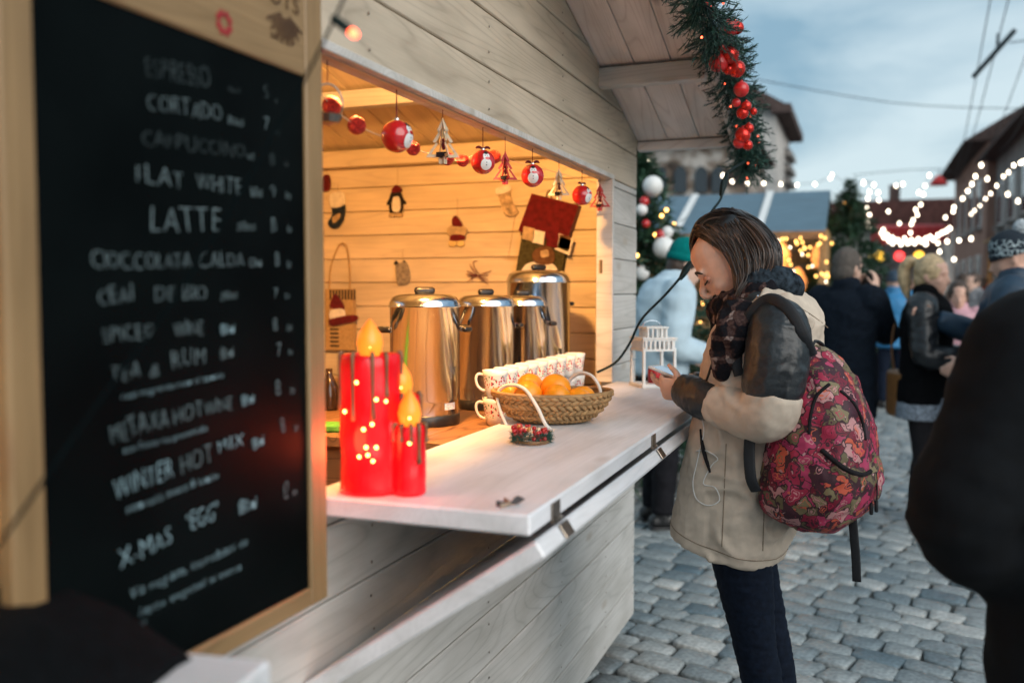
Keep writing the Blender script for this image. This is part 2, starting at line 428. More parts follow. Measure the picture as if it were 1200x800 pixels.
bm = nb(); box(bm, ((XO + WX) / 2 - .005, YC + .035, ZE - .028), (XO - WX - .004, .05, .036), bev=.003); obj('eave_beam', bm, M['soffit_wood'], roof)
for sgn in (1, -1):                               # barge boards on the front edge
    yend = YC + .09 if sgn > 0 else Y0 - .09
    u = V((0, sgn, -SL)).normalized(); length = abs(yend - YA) * LS
    bm = nb(); n = V((0, SL * sgn, 1)).normalized(); mid = V((XO + .012, (YA + yend) / 2, zroof(YA) - abs(yend - YA) / 2 * SL))
    box(bm, mid + n * .005, (.022, length, .09), Matrix((V((1, 0, 0)), -u, n)).transposed(), bev=.003); obj('barge_board', bm, M['soffit_wood'], roof)
# counter: fold-down hatch leaf and the second leaf folded under it as a brace
CX0, CX1, CY0, CY1 = WX + .004, -.468, 1.31, YO + .03
ctr = board(stall, 'counter', [(0, 0), (CY1 - CY0, 0), (CY1 - CY0, CX1 - CX0), (0, CX1 - CX0)], (CX1, CY0, ZC - .034), (0, 1, 0), (-1, 0, 0), .034, M['counter_wood'], .004, False)
br0, br1 = V((CX1 + .010, CY0 - .004, ZC - .0375)), V((WX + .003, CY0 - .004, .785))
bu = (br1 - br0).normalized()
brc = board(stall, 'brace_leaf', [(0, 0), (CY1 - CY0, 0), (CY1 - CY0, (br1 - br0).length), (0, (br1 - br0).length)], br0, (0, 1, 0), bu, -.03, M['counter_wood'], .004, False)
brc['label'] = 'white second leaf folded under the counter as a slanting brace'
for px in (650, 765):
    y = onx(px, 590 if px == 650 else 522, CX1).y
    bm = nb(); box(bm, (CX1 + .002, y, ZC - .018), (.003, .042, .028), bev=.001); box(bm, (CX1 + .004, y, ZC - .034), (.008, .042, .006))
    nrm = V((0, 1, 0)).cross(bu)
    c = br0 + bu * -.002; c.y = y
    # lower leaf sits on the brace's front edge
    box(bm, c - bu * .0016 - nrm * .015, (.003, .042, .026), Matrix((bu, V((0, 1, 0)), -nrm)).transposed(), bev=.001)
    obj('hinge', bm, M['hinge'], ctr)
# ceiling lamp that lights the inside
lp = thing('pendant_lamp', 'warm bulb in a shade hanging from the stall ceiling, hidden behind the gable planks', 'lamp', (-1.0, 2.0, 2.2))
bm = nb(); tube(bm, [(-1.0, 2.0, zroof(2.0) - .004), (-1.0, 2.0, 2.38)], .004); obj('cord', bm, M['blackplastic'], lp)
bm = nb(); lathe(bm, [(.018, 2.38), (.03, 2.36), (.12, 2.29), (.122, 2.285), (.116, 2.285), (.028, 2.352), (.016, 2.37)], (-1.0, 2.0, 0)); obj('lamp_shade', bm, M['white_paint'], lp, smooth=True)
bm = nb(); ball(bm, (-1.0, 2.0, 2.285), (.03, .03, .04)); obj('bulb', bm, emis('stall_bulb', (1, .52, .18), 30), lp, smooth=True)
ld = bpy.data.lights.new('lamp_light', 'POINT'); ld.energy = 112; ld.color = (1, .47, .13); ld.shadow_soft_size = .05
lo = bpy.data.objects.new('lamp_light', ld); COL.objects.link(lo); lo.parent = lp; lo.location = V((0, 0, .02))

wb_ = thing('fill_lamp', 'small added warm fill lamp deep inside the stall on the back planks', 'lamp', (XB + .02, 1.6, 2.0))  # added lamp, gives the woman's face and the counter some warm light
bm = nb(); box(bm, (XB + .012, 1.6, 2.0), (.02, .09, .09), None, .004); obj('base_plate', bm, M['white_paint'], wb_)
bm = nb(); tube(bm, [(XB + .02, 1.6, 2.0), (XB + .10, 1.6, 2.02)], .01, 6); obj('arm', bm, M['steel'], wb_)
bm = nb(); ball(bm, (XB + .13, 1.6, 2.03), .035, 12, 8); obj('bulb', bm, emis('fill_bulb', (1, .52, .18), 20), wb_, smooth=True)
ld = bpy.data.lights.new('fill_lamp_light', 'POINT'); ld.energy = 9; ld.color = (1, .47, .13); ld.shadow_soft_size = .06
lo = bpy.data.objects.new('fill_lamp_light', ld); COL.objects.link(lo); lo.parent = wb_; lo.location = (.22, 0, .03)

# ================================================================== GROUND
ground = nb(); s = 400
vs_ = [ground.verts.new((x, y, -.016)) for x, y in ((-s, -s), (s, -s), (s, s), (-s, s))]; ground.faces.new(vs_)
gm, t, b = newmat('joint_earth')
n = nd(t, 'ShaderNodeTexNoise'); n.inputs['Scale'].default_value = 9; n.inputs['Detail'].default_value = 8; c_ = nd(t, 'ShaderNodeTexCoord'); t.links.new(c_.outputs['Object'], n.inputs['Vector'])
r = ramp(t, [(.3, (.035, .036, .034)), (.6, (.075, .075, .07)), (.75, (.06, .075, .045))]); t.links.new(n.outputs[0], r.inputs[0]); b.inputs['Roughness'].default_value = .9
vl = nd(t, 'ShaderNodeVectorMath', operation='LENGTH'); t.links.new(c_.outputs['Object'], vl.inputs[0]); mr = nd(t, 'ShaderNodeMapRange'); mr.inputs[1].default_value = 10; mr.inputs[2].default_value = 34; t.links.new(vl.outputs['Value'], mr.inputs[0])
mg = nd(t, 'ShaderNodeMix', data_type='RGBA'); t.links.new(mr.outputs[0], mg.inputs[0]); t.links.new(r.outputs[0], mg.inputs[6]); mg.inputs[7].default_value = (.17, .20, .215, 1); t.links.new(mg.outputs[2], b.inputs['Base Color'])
bump(t, b, n.outputs[0], .6, .01)
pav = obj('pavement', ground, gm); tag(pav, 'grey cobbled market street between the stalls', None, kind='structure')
cm, t, b = newmat('cobble_stone')
at_ = nd(t, 'ShaderNodeAttribute', attribute_name='shade'); c_ = nd(t, 'ShaderNodeTexCoord')
n = nd(t, 'ShaderNodeTexNoise'); n.inputs['Scale'].default_value = 55; n.inputs['Detail'].default_value = 6; t.links.new(c_.outputs['Object'], n.inputs['Vector'])
n2 = nd(t, 'ShaderNodeTexNoise'); n2.inputs['Scale'].default_value = 7; n2.inputs['Detail'].default_value = 4; t.links.new(c_.outputs['Object'], n2.inputs['Vector'])
r = ramp(t, [(0, (.10, .15, .185)), (.4, (.215, .25, .27)), (.75, (.33, .355, .365)), (1, (.47, .475, .47))]); t.links.new(at_.outputs['Fac'], r.inputs[0])
r2 = ramp(t, [(.3, (.6, .6, .6)), (.7, (1.25, 1.25, 1.25))]); t.links.new(n.outputs[0], r2.inputs[0])
r3 = ramp(t, [(.3, (.75, .76, .75)), (.7, (1.15, 1.13, 1.1))]); t.links.new(n2.outputs[0], r3.inputs[0])
ma = nd(t, 'ShaderNodeMix', data_type='RGBA', blend_type='MULTIPLY'); ma.inputs[0].default_value = 1; t.links.new(r.outputs[0], ma.inputs[6]); t.links.new(r2.outputs[0], ma.inputs[7])
mb = nd(t, 'ShaderNodeMix', data_type='RGBA', blend_type='MULTIPLY'); mb.inputs[0].default_value = 1; t.links.new(ma.outputs[2], mb.inputs[6]); t.links.new(r3.outputs[0], mb.inputs[7])
t.links.new(mb.outputs[2], b.inputs['Base Color']); b.inputs['Roughness'].default_value = .42; bump(t, b, n.outputs[0], .5, .004)
rng = random.Random(3)
CA = R(-14); cu_, cv_ = V((math.cos(CA), math.sin(CA), 0)), V((-math.sin(CA), math.cos(CA), 0))
cells = []
v = -9.0; row = 0; LW = .134
while v < 32:
    hgt = LW * rng.uniform(.9, 1.12); uu = -26 + rng.uniform(0, .2)
    while uu < 30:
        wd = rng.uniform(.13, .21)
        mid = cu_ * (uu + wd / 2) + cv_ * (v + hgt / 2)
        q = mid - CAM; d = q.dot(CF)
        if d <= 2.2 and mid.length < 9 and mid.x > -1.1: cells.append((uu, v, wd, hgt, -9, -9, d))
        if d > 2.2:
            px, py, d = topx(V((mid.x, mid.y, 0)))
            if (560 < px < 1300 and py < 900) or (mid.length < 9 and mid.x > -1.1): cells.append((uu, v, wd, hgt, px, py, d))
        uu += wd
    v += hgt; row += 1
def cobble(bm, lay, c, o):
    uu, v, wd, hgt = c[:4]; g = .0042; j = .016
    cs = [V((uu + g, v + g, 0)), V((uu + wd - g, v + g, 0)), V((uu + wd - g, v + hgt - g, 0)), V((uu + g, v + hgt - g, 0))]
    wv = lambda p: noise.noise(V((p.x * 1.1, p.y * 1.1, 3))) * .045
    cs = [V((p.x + rng.uniform(-j, j), p.y + rng.uniform(-j, j) + wv(p), 0)) for p in cs]
    cs = [cu_ * p.x + cv_ * p.y for p in cs]; ct = sum(cs, V()) / 4
    tilt = V((rng.uniform(-.04, .04), rng.uniform(-.04, .04), 0)); zz = rng.uniform(-.005, .003); sh = min(1, max(0, rng.gauss(.52, .2)))
    oc = []
    for i in range(4):
        p, a, b = cs[i], cs[i - 1], cs[(i + 1) % 4]; k = rng.uniform(.16, .3)
        oc += [p + (a - p) * k * .6, p + (b - p) * k * .5]
    rings = []
    for sc_, z_ in ((1, -.03), (1, -.004), (.93, .0012), (.5, .0026)):
        rings.append([bm.verts.new(ct + (p - ct) * sc_ - o + V((0, 0, z_ + zz + (p - ct).dot(tilt) * sc_))) for p in oc])
    fs = []
    for a, b in zip(rings, rings[1:]):
        for k in range(8): fs.append(bm.faces.new((a[k], a[(k + 1) % 8], b[(k + 1) % 8], b[k])))
    fs.append(bm.faces.new(rings[-1]))
    for f in fs: f[lay] = sh; f.smooth = True
vis = [c for c in cells if 672 < c[4] < 1095 and 455 < c[5] < 812 and not (c[4] < 742 and c[5] < 720 + (742 - c[4]) * 1.3)]
vis.sort(key=lambda c: c[6]); near = set(id(c) for c in vis[:300])
rest = nb(); rl = rest.faces.layers.float.new('shade')
for c in cells:
    if id(c) in near:
        o = cu_ * (c[0] + c[2] / 2) + cv_ * (c[1] + c[3] / 2)
        bm = nb(); lay = bm.faces.layers.float.new('shade'); cobble(bm, lay, c, o)
        me = bpy.data.meshes.new('cobble'); bm.to_mesh(me); bm.free(); me.materials.append(cm)
        ob = bpy.data.objects.new('cobble', me); link(ob, pav, o)
    else: cobble(rest, rl, c, V())
me = bpy.data.meshes.new('far_cobbles'); rest.to_mesh(me); rest.free(); me.materials.append(cm)
ob = bpy.data.objects.new('far_cobbles', me); link(ob, pav); ob['kind'] = 'stuff'
# ================================================================== MENU BOARD
BX = -.80
yl_, yr_ = onx(8, 400, BX).y, onx(381, 400, BX).y
byl, byr = onx(49, 400, BX).y, onx(362, 400, BX).y
bz0, bz1 = onx(362, 690, BX).z, onx(362, 91, BX).z
fz0 = onx(380, 702, BX).z; fz1 = bz1 + .20
mb_ = thing('menu_board', 'tall black chalkboard menu in a honey wood frame with handwritten coffee and hot drink prices', 'menu board', (BX, (yl_ + yr_) / 2, fz0))
hw = M['honey_wood']
def bar(name, y0, y1, z0, z1, x0, x1, mat, parent, along='y'):
    bm = nb()
    if along == 'y': return board(parent, name, [(0, 0), (y1 - y0, 0), (y1 - y0, z1 - z0), (0, z1 - z0)], (x0, y0, z0), (0, 1, 0), (0, 0, 1), x1 - x0, mat, .003, False)
    return board(parent, name, [(0, 0), (z1 - z0, 0), (z1 - z0, y1 - y0), (0, y1 - y0)], (x0, y1, z0), (0, 0, 1), (0, -1, 0), x1 - x0, mat, .003, False)
bar('frame_rail', yl_ + .055, byr, fz0, bz0, BX - .022, BX, hw, mb_)
bar('frame_stile', yl_, byl, fz0, fz1, BX - .022, BX + .001, hw, mb_, 'z')
bar('frame_stile', byr, yr_, fz0, fz1, BX - .022, BX + .001, hw, mb_, 'z')
hp = bar('header_panel', byl, byr, bz1, fz1, BX - .022, BX - .001, hw, mb_)
slate, t, b = newmat('chalkboard')
mp_ = coords(t, (1, 1, 1), False); n = nd(t, 'ShaderNodeTexNoise'); n.inputs['Scale'].default_value = 5; n.inputs['Detail'].default_value = 6; t.links.new(mp_.outputs[0], n.inputs['Vector'])
r = ramp(t, [(.35, (.001, .002, .0022)), (.75, (.003, .005, .0053))]); t.links.new(n.outputs[0], r.inputs[0]); t.links.new(r.outputs[0], b.inputs['Base Color'])
b.inputs['Roughness'].default_value = .5; b.inputs['Specular IOR Level'].default_value = .04
bm = nb(); box(bm, (BX - .012, (byl + byr) / 2, (bz0 + bz1) / 2), (.012, byr - byl + .004, bz1 - bz0 + .004)); slab = obj('slate', bm, slate, mb_)
for z in (fz0 + .15, fz1 - .25):
    for y in (yl_ + .06, yr_ - .09):
        bm = nb(); box(bm, ((BX - .022 + WX) / 2, y, z), (BX - .022 - WX + .004, .04, .12)); obj('batten', bm, hw, mb_)
chalk = pm('chalk', (.36, .52, .58), .95, 0, .4, 300, 0)
chalk_dim = pm('faint_chalk', (.19, .25, .265), .95, 0, .5, 300, 0)
chalk_faint = pm('rubbed_chalk', (.06, .08, .084), .95, 0, .5, 300, 0)
ink = pm('dark_print', (.09, .05, .03), .8, 0, .2)
def lettering(txt, p, h, mat, parent, slope=0, shear=0, sq=1.0, jitter=True, name='lettering', rad=0.0):
    """flat writing on the board plane: reads along +Y"""
    rr = random.Random(txt); bmx = nb(); x = 0
    for ch in txt:
        if ch == ' ': x += h * .42 * sq; continue
        cu = bpy.data.curves.new('t', 'FONT'); cu.body = ch; cu.size = h * (rr.uniform(.9, 1.12) if jitter else 1) * 1.35; cu.shear = max(-1, min(1, shear + (rr.uniform(-.12, .12) if jitter else 0)))
        cu.extrude = .0002; cu.offset = -.0016 * h / .04 if jitter else 0; cu.resolution_u = 3
        o = bpy.data.objects.new('t', cu); COL.objects.link(o)
        dg = bpy.context.evaluated_depsgraph_get(); me = bpy.data.meshes.new_from_object(o.evaluated_get(dg))
        wdt = max([v.co.x for v in me.vertices] + [h * .2])
        rot = rr.uniform(-.09, .09) if jitter else 0; dy = rr.uniform(-.06, .06) * h if jitter else 0
        T = Matrix.Translation((x, dy, 0)) @ Matrix.Rotation(rot, 4, 'Z') @ Matrix.Diagonal((sq, 1, 1, 1)); me.transform(T)
        bmx.from_mesh(me); bpy.data.objects.remove(o); bpy.data.curves.remove(cu); bpy.data.meshes.remove(me)
        x += wdt * sq + h * .12 * sq
    T = Matrix.Translation(V(p)) @ Matrix((V((0, math.cos(slope), math.sin(slope))), V((0, -math.sin(slope), math.cos(slope))), V((1, 0, 0)))).transposed().to_4x4()
    bmesh.ops.transform(bmx, matrix=T, verts=bmx.verts)
    return obj(name, bmx, mat, parent)
CXT = BX - .0052
def ln(txt, px, py, hpx, mat, sq=1.0, px2=None, py2=None, shear=0):
    p = onx(px, py, CXT); q = onx(px, py - hpx, CXT); h = q.z - p.z
    sl = 0
    if px2: e = onx(px2, py2, CXT); sl = math.atan2(e.z - p.z, e.y - p.y)
    return lettering(txt, p, h, mat, slab, sl, shear, sq)
def fit(txt, x0, y0, x1, y1, hpx, mat, shear=0):
    """a line of writing from (x0,y0) to (x1,y1)"""
    p, e = onx(x0, y0, CXT), onx(x1, y1, CXT); h = onx(x0, y0 - hpx, CXT).z - p.z
    L_ = math.hypot(e.y - p.y, e.z - p.z); est = sum(.42 if c == ' ' else .86 for c in txt) * h
    return lettering(txt, p, h, mat, slab, math.atan2(e.z - p.z, e.y - p.y), shear, min(1.25, L_ / est))
D, S, H = chalk_faint, chalk_dim, chalk
fit0 = fit
def fit(txt, x0, y0, x1, y1, hpx, mat, shear=0): return fit0(txt, x0, y0, x1, y1, hpx * .9, mat if shear == 0 else H, shear)
fit('ESPRESSO', 171, 90, 255, 106, 30, D); fit('40ml', 267, 108, 285, 111, 8, D); fit('5', 308, 116, 318, 118, 20, D); fit('lei', 322, 121, 329, 122, 8, D)
fit('CORTADO', 172, 128, 254, 142, 26, S); fit('80ml', 267, 145, 288, 149, 11, S); fit('7', 308, 152, 318, 154, 18, S); fit('lei', 322, 158, 334, 160, 9, D)
fit('CAPPUCCINO', 166, 170, 282, 184, 22, D); fit('ml', 290, 187, 300, 189, 12, S); fit('8', 315, 193, 325, 195, 18, D); fit('lei', 333, 195, 343, 197, 9, D)
fit('FLAT', 158, 214, 220, 224, 26, S); fit('WHITE', 231, 222, 283, 230, 24, S); fit('160ml', 293, 230, 311, 233, 14, S); fit('9', 317, 230, 327, 231, 18, S); fit("lei", 334, 233, 348, 235, 12, S)
fit('LATTE', 174, 272, 262, 272, 36, S); fit('200ml', 277, 270, 303, 271, 12, S); fit('10', 316, 272, 329, 272, 22, S); fit('lei', 336, 272, 348, 273, 12, S)
fit('CIOCCOLATA', 107, 316, 218, 314, 24, S); fit('CALDA', 233, 314, 283, 312, 22, S); fit('120ml', 291, 313, 312, 312, 13, S); fit('8', 322, 312, 330, 312, 22, S); fit("lei", 336, 314, 347, 313, 12, S)
fit('CEAI', 115, 358, 165, 352, 24, S); fit('DE BIO', 180, 354, 247, 350, 22, S); fit('200ml', 258, 352, 281, 350, 12, S); fit('7', 320, 350, 328, 349, 14, S); fit('lei', 334, 350, 345, 349, 9, S)
fit('SPICED', 120, 402, 190, 394, 22, S); fit('WINE', 204, 396, 240, 391, 22, S); fit('180ml', 258, 393, 282, 389, 15, H); fit('8', 320, 388, 328, 386, 20, S); fit('lei', 336, 388, 349, 386, 12, S)
fit('TEA', 128, 448, 165, 442, 24, S); fit('&', 175, 442, 190, 440, 18, S); fit('RUM', 201, 432, 238, 426, 26, S); fit('180ml', 258, 422, 280, 417, 17, S); fit('7', 324, 418, 332, 416, 18, S); fit('lei', 338, 416, 348, 414, 10, S)
fit('ceai negru cu rom si lamaie', 142, 468, 281, 438, 9, S, .2)
fit('METAXA', 130, 520, 193, 500, 28, S); fit('HOT', 203, 498, 233, 488, 22, S); fit('WINE', 240, 488, 274, 478, 20, S); fit('180ml', 283, 477, 304, 470, 16, H); fit('8', 323, 464, 332, 461, 24, S); fit('lei', 340, 462, 352, 458, 12, S)
fit('vin fiert cu portocale', 144, 532, 264, 499, 10, S, .2)
fit('WINTER', 134, 586, 202, 560, 30, H); fit('HOT', 212, 556, 244, 542, 26, S); fit('MIX', 256, 532, 288, 520, 18, H); fit('180ml', 296, 528, 315, 518, 16, H); fit('8', 330, 508, 337, 504, 24, S); fit('lei', 345, 506, 354, 502, 12, S)
fit('rom cald, miere & lamaie', 148, 602, 270, 554, 12, S, .2)
fit('X-MAS', 141, 668, 204, 634, 26, H); fit('"EGG"', 218, 624, 262, 606, 26, H); fit('180ml', 279, 604, 309, 592, 20, H); fit('12', 331, 586, 341, 582, 24, S); fit('lei', 343, 582, 354, 576, 12, S)
fit('Va rugam, intrebati de', 152, 702, 312, 628, 15, H, .2); fit('lapte vegetal si turta', 162, 722, 320, 650, 12, H, .2); fit('dulce', 146, 742, 176, 728, 10, H, .2)
# logo burned into the header, red clover beside it
HX = BX + .0003
def hpt(px, py): return onx(px, py, HX)
c = hpt(334, 22)
bm = nb()
for k in range(15):                                    # rays fanning down
    a = R(-90 - 62 + k * 124 / 14); r0, r1 = .012, .05 - .008 * (k % 2)
    d = V((0, math.cos(a), math.sin(a))); s_ = V((0, -d.z, d.y))
    p = V((HX, c.y, c.z + .012))
    q = [p + d * r0 - s_ * .0008, p + d * r0 + s_ * .0008, p + d * r1 + s_ * .0024, p + d * r1 - s_ * .0024]
    bm.faces.new([bm.verts.new(x) for x in q])
obj('logo_rays', bm, ink, hp)
p = hpt(315, 1); lettering('OTS', (HX, p.y, p.z), .026, ink, hp, 0, 0, 1.1, False)
p = hpt(317, 44); lettering('SINCE 2014', (HX, p.y, p.z), .0085, ink, hp, 0, 0, .95, False)
c = hpt(263, 27); bm = nb()
for k in range(4):
    a = R(45 + 90 * k); d = V((0, math.cos(a), math.sin(a)))
    for e in (-.35, .35):
        dd = V((0, math.cos(a + e), math.sin(a + e))); ball(bm, V((HX, c.y, c.z)) + dd * .0125, (.0006, .0052, .0052), 10, 6)
obj('clover_mark', bm, pm('red_print', (.30, .015, .02), .7, 0, .2), hp)

# cord of fairy lights in front of the board
fc = thing('fairy_light_cord', 'dark fairy light cord with one red tipped bulb slung before the chalkboard', 'light cord', at(200, 360, .95))
pts = [at(-25, 668, .80), at(0, 636, .82), at(108, 482, .9), at(225, 320, .97), at(350, 106, 1.02), at(408, -12, 1.04)]
bm = nb(); tube(bm, pts, .0018, 6, 5); obj('cord', bm, pm('black_cord', (.003, .006, .007), .9, 0, .2, spec=.02), fc, smooth=True)
a, b2 = at(391, 22, 1.03), at(411, 37, 1.02)
bm = nb(); tube(bm, [a, b2], .0052, 8); obj('socket', bm, M['cable'], fc, smooth=True)
bm = nb(); d = (b2 - a).normalized(); loft(bm, [b2, b2 + d * .006, b2 + d * .011], [.0045, .0048, .002], None, 8, 2); obj('bulb', bm, M['bulb_red'], fc, smooth=True)

# corner of a white bar table with a black throw, at the customer's elbow
tp = onz(318, 772, 1.05)
wt = thing('side_table', 'white painted bar table half covered by a black throw below the chalkboard', 'table', (tp.x - .2, tp.y - .3, 0))
E1, E2 = tp, onz(205, 762, 1.05)
u = (E2 - E1).normalized(); v2 = V((0, 0, 1)).cross(u); L1, L2 = .42, .5
cc = E1 + u * L1 / 2 + v2 * L2 / 2 - V((0, 0, .016)); rt = Matrix((u, v2, V((0, 0, 1)))).transposed()
bm = nb(); box(bm, cc, (L1, L2, .032), rt, .004); obj('table_top', bm, M['counter_wood'], wt)
for a in (-1, 1):
    for b2 in (-1, 1):
        bm = nb(); p = cc + u * a * (L1 / 2 - .04) + v2 * b2 * (L2 / 2 - .04); box(bm, (p.x, p.y, .517), (.045, .045, 1.034), rt, .003); obj('leg', bm, M['white_wood'], wt)
bm = nb(); cl = []
for i in range(13):
    rowv = []
    for j in range(11):
        p = cc + u * (-.13 + .42 * i / 12 + .008 * math.sin(j * 1.3)) + v2 * (L2 * (j / 10 - .5) * 1.06)
        edge = max(0, abs(j / 5 - 1) - .93) * .6
        p.z = 1.05 + .012 + .05 * min(1, i / 4) + .03 * abs(noise.noise(V((i * .45, j * .5, 1)))) + (.012 if i > 1 else .004) - edge
        rowv.append(bm.verts.new(p))
    cl.append(rowv)
for i in range(12):
    for j in range(10): bm.faces.new((cl[i][j], cl[i + 1][j], cl[i + 1][j + 1], cl[i][j + 1]))
e = bmesh.ops.extrude_face_region(bm, geom=list(bm.faces)); 
for g in e['geom']:
    if isinstance(g, bmesh.types.BMVert): g.co.z = 1.0508 if g.co.z > 1.06 else g.co.z - .01
th = obj('throw', bm, pm('black_throw', (.002, .003, .004), .95, 0, .4, 60, .6), None, smooth=True); tag(th, 'black woollen throw folded over the white bar table', 'blanket')

# ================================================================== ON THE COUNTER
# LED candle group
CC = onz(431, 583, ZC); CC.y += .05
cnd = thing('candle_lamp', 'glowing red plastic lamp shaped as three candles with orange flames on the counter', 'lamp', CC)
dC = (CC - CAM).dot(CF); ppm = F / dC
wax, t, b = newmat('glowing_red_plastic')
mp_ = coords(t, (1, 1, 1), False); n = nd(t, 'ShaderNodeTexNoise'); n.inputs['Scale'].default_value = 13; n.inputs['Detail'].default_value = 4; t.links.new(mp_.outputs[0], n.inputs['Vector'])
r = ramp(t, [(.30, (.22, .0, .003)), (.5, (.75, .002, .008)), (.72, (1, .02, .03))]); t.links.new(n.outputs[0], r.inputs[0]); t.links.new(r.outputs[0], b.inputs['Emission Color']); b.inputs['Emission Strength'].default_value = .30
b.inputs['Base Color'].default_value = (.55, .004, .008, 1); b.inputs['Roughness'].default_value = .25
drip = pm('gold_brown_drip', (.20, .10, .045), .4, .2, .3)
cols = [(-.046, 0, .038, .172), (.004, .012, .040, .100), (.010, -.030, .030, .07), (.048, -.004, .030, .088)]
CRh = V((CR.x, CR.y, 0)).normalized(); CFh = V((CF.x, CF.y, 0)).normalized()
cpos = lambda a, f, z: CC + CRh * a + CFh * f + V((0, 0, z))
cc_ = [(-.020, .004, .052, .235), (.030, .020, .034, .165), (.049, -.018, .028, .118)]
bm = nb()
for a, f, rr, h in cc_:
    lathe(bm, [(0, .0), (rr * .98, 0), (rr, .004), (rr * .985, h * .5), (rr, h - .012), (rr * .95, h), (rr * .80, h + .002), (rr * .72, h - .008), (0, h - .01)], cpos(a, f, 0), 28)
bm = fused(bm, .0045, 3, lambda c: .002 * noise.noise(c * 30)); obj('candle_body', bm, wax, cnd, smooth=True)
fl, t, b = newmat('glowing_flame')
r = ramp(t, [(0, (1, .36, .03)), (.5, (1, .17, .01)), (1, (.9, .07, .003))]); g = nd(t, 'ShaderNodeNewGeometry'); sp = nd(t, 'ShaderNodeTexCoord'); sx = nd(t, 'ShaderNodeSeparateXYZ')
t.links.new(sp.outputs['Generated'], sx.inputs[0]); t.links.new(sx.outputs[2], r.inputs[0]); t.links.new(r.outputs[0], b.inputs['Emission Color']); b.inputs['Emission Strength'].default_value = .62; b.inputs['Base Color'].default_value = (.9, .3, .03, 1); b.inputs['Roughness'].default_value = .3
for a, f, rr, h in cc_:
    k = rr / .052; k = .75 + .25 * k
    bm = nb(); lathe(bm, [(0, -.012), (.012 * k, -.010), (.019 * k, .004), (.0225 * k, .018), (.019 * k, .034), (.010 * k, .048), (.004 * k, .056), (0, .060)], cpos(a, f, h), 18); obj('flame', bm, fl, cnd, smooth=True)
for a, f, rr, h in cc_:
    tq = (CAM - cpos(a, f, h)); tq.z = 0; tq.normalize(); bm = nb(); ball(bm, cpos(a, f, h + .014) + tq * .0175 * (.75 + .25 * rr / .052), (.004, .004, .005), 10, 8); obj('flame_bulb', bm, M['bulb_warm'], cnd, smooth=True)
ld = bpy.data.lights.new('candle_glow', 'POINT'); ld.energy = .55; ld.color = (1, .09, .03); ld.shadow_soft_size = .03
lo = bpy.data.objects.new('candle_glow', ld); COL.objects.link(lo); lo.parent = cnd; lo.location = CRh * -.045 + CFh * -.075 + V((0, 0, .09))
rr_ = random.Random(5); tcm = CAM - CC; tcm.z = 0; tcm.normalize()
for a, f, rr, h in cc_:
    for k in range(5):
        an = math.atan2(tcm.y, tcm.x) + R(-75 + k * 38 + rr_.uniform(-8, 8)); d = V((math.cos(an), math.sin(an), 0)); ln_ = rr_.uniform(.02, .075) * (h / .2 + .3)
        c0 = cpos(a, f, h) + d * (rr + .0005)
        bm = nb(); loft(bm, [c0 - d * .006 + V((0, 0, .002)), c0, c0 - V((0, 0, ln_ * .6)), c0 - V((0, 0, ln_))], [.003, .0034, .0024, .0042], None, 8, 3, .6); obj('wax_drip', bm, drip, cnd, smooth=True)
for px, py in ((429, 524), (441, 524), (431, 533), (421, 535), (437, 540), (436, 497), (404, 482), (441, 468), (418, 448), (480, 519), (452, 470), (426, 503)):
    cands = []
    p0 = CAM; d = ray(px, py).normalized()
    for a, f, rr, h in cc_:
        o = cpos(a, f, 0); oc = V((p0.x - o.x, p0.y - o.y)); dd = V((d.x, d.y)); A = dd.dot(dd); B = 2 * oc.dot(dd); C_ = oc.dot(oc) - rr * rr; dis = B * B - 4 * A * C_
        if dis > 0:
            tt = (-B - math.sqrt(dis)) / 2 / A; q = p0 + d * tt
            if ZC < q.z < ZC + h: cands.append(tt)
    if cands:
        bm = nb(); ball(bm, p0 + d * (min(cands) + .001), .0034, 10, 8); obj('inner_bulb', bm, M['bulb_warm'], cnd, smooth=True)

# small dark bow clip on the counter
p = onz(597, 593, ZC)
cp = thing('bow_clip', 'small dark twisted bow clip lying on the bare end of the counter', 'clip', p)
bm = nb(); loft(bm, [p + CRh * -.02 + V((0, 0, .004)), p + V((0, 0, .005)), p + CRh * .012 + CFh * .01 + V((0, 0, .008)), p + CRh * .024 + CFh * .02 + V((0, 0, .007))], [(.002, .006), (.002, .002), (.002, .007), (.001, .001)], V((0, 0, 1)), 8, 3); obj('ribbon', bm, pm('dark_ribbon', (.06, .05, .05), .4, 0, .4), cp, smooth=True)
bm = nb(); loft(bm, [p + CRh * -.014 - CFh * .012 + V((0, 0, .003)), p + V((0, 0, .005)), p + CRh * -.008 + CFh * .018 + V((0, 0, .006))], [(.002, .004), .003, (.002, .005)], V((0, 0, 1)), 8, 3); obj('ribbon', bm, pm('tan_ribbon', (.28, .2, .14), .5, 0, .3), cp, smooth=True)

# fruit basket
BC = onz(646, 508, ZC); BC = onz(647, 494, ZC)
bk = thing('fruit_basket', 'oval woven seagrass basket with two white arched handles holding oranges', 'basket', BC)
dB = (BC - CAM).dot(CF); bpp = dB / F
ra, rb = 70 * bpp, 52 * bpp                               # half length across the view, half depth
bh = .078
wv_ = pm('seagrass', (.36, .21, .09), .75, 0, .35, 40, .4)
cane = pm('white_cane', (.72, .68, .62), .5, 0, .1, 30, .2)
prof = [(.50, .006), (.62, .010), (.76, .024), (.88, .044), (.96, .064), (1.0, bh)]
def bpt(k, s, off=0):
    rows_ = cat([tuple(x) for x in prof], 6); i = min(len(rows_) - 1, max(0, int(s * (len(rows_) - 1)))); q = rows_[i]
    dip = .006 * math.cos(2 * k)
    return BC + CRh * (math.cos(k) * (ra * q[0] + off)) + CFh * (math.sin(k) * (rb * q[0] + off)) + V((0, 0, q[1] * (1 + dip * 4) + .002))
bm = nb(); NR, NS = 7, 44
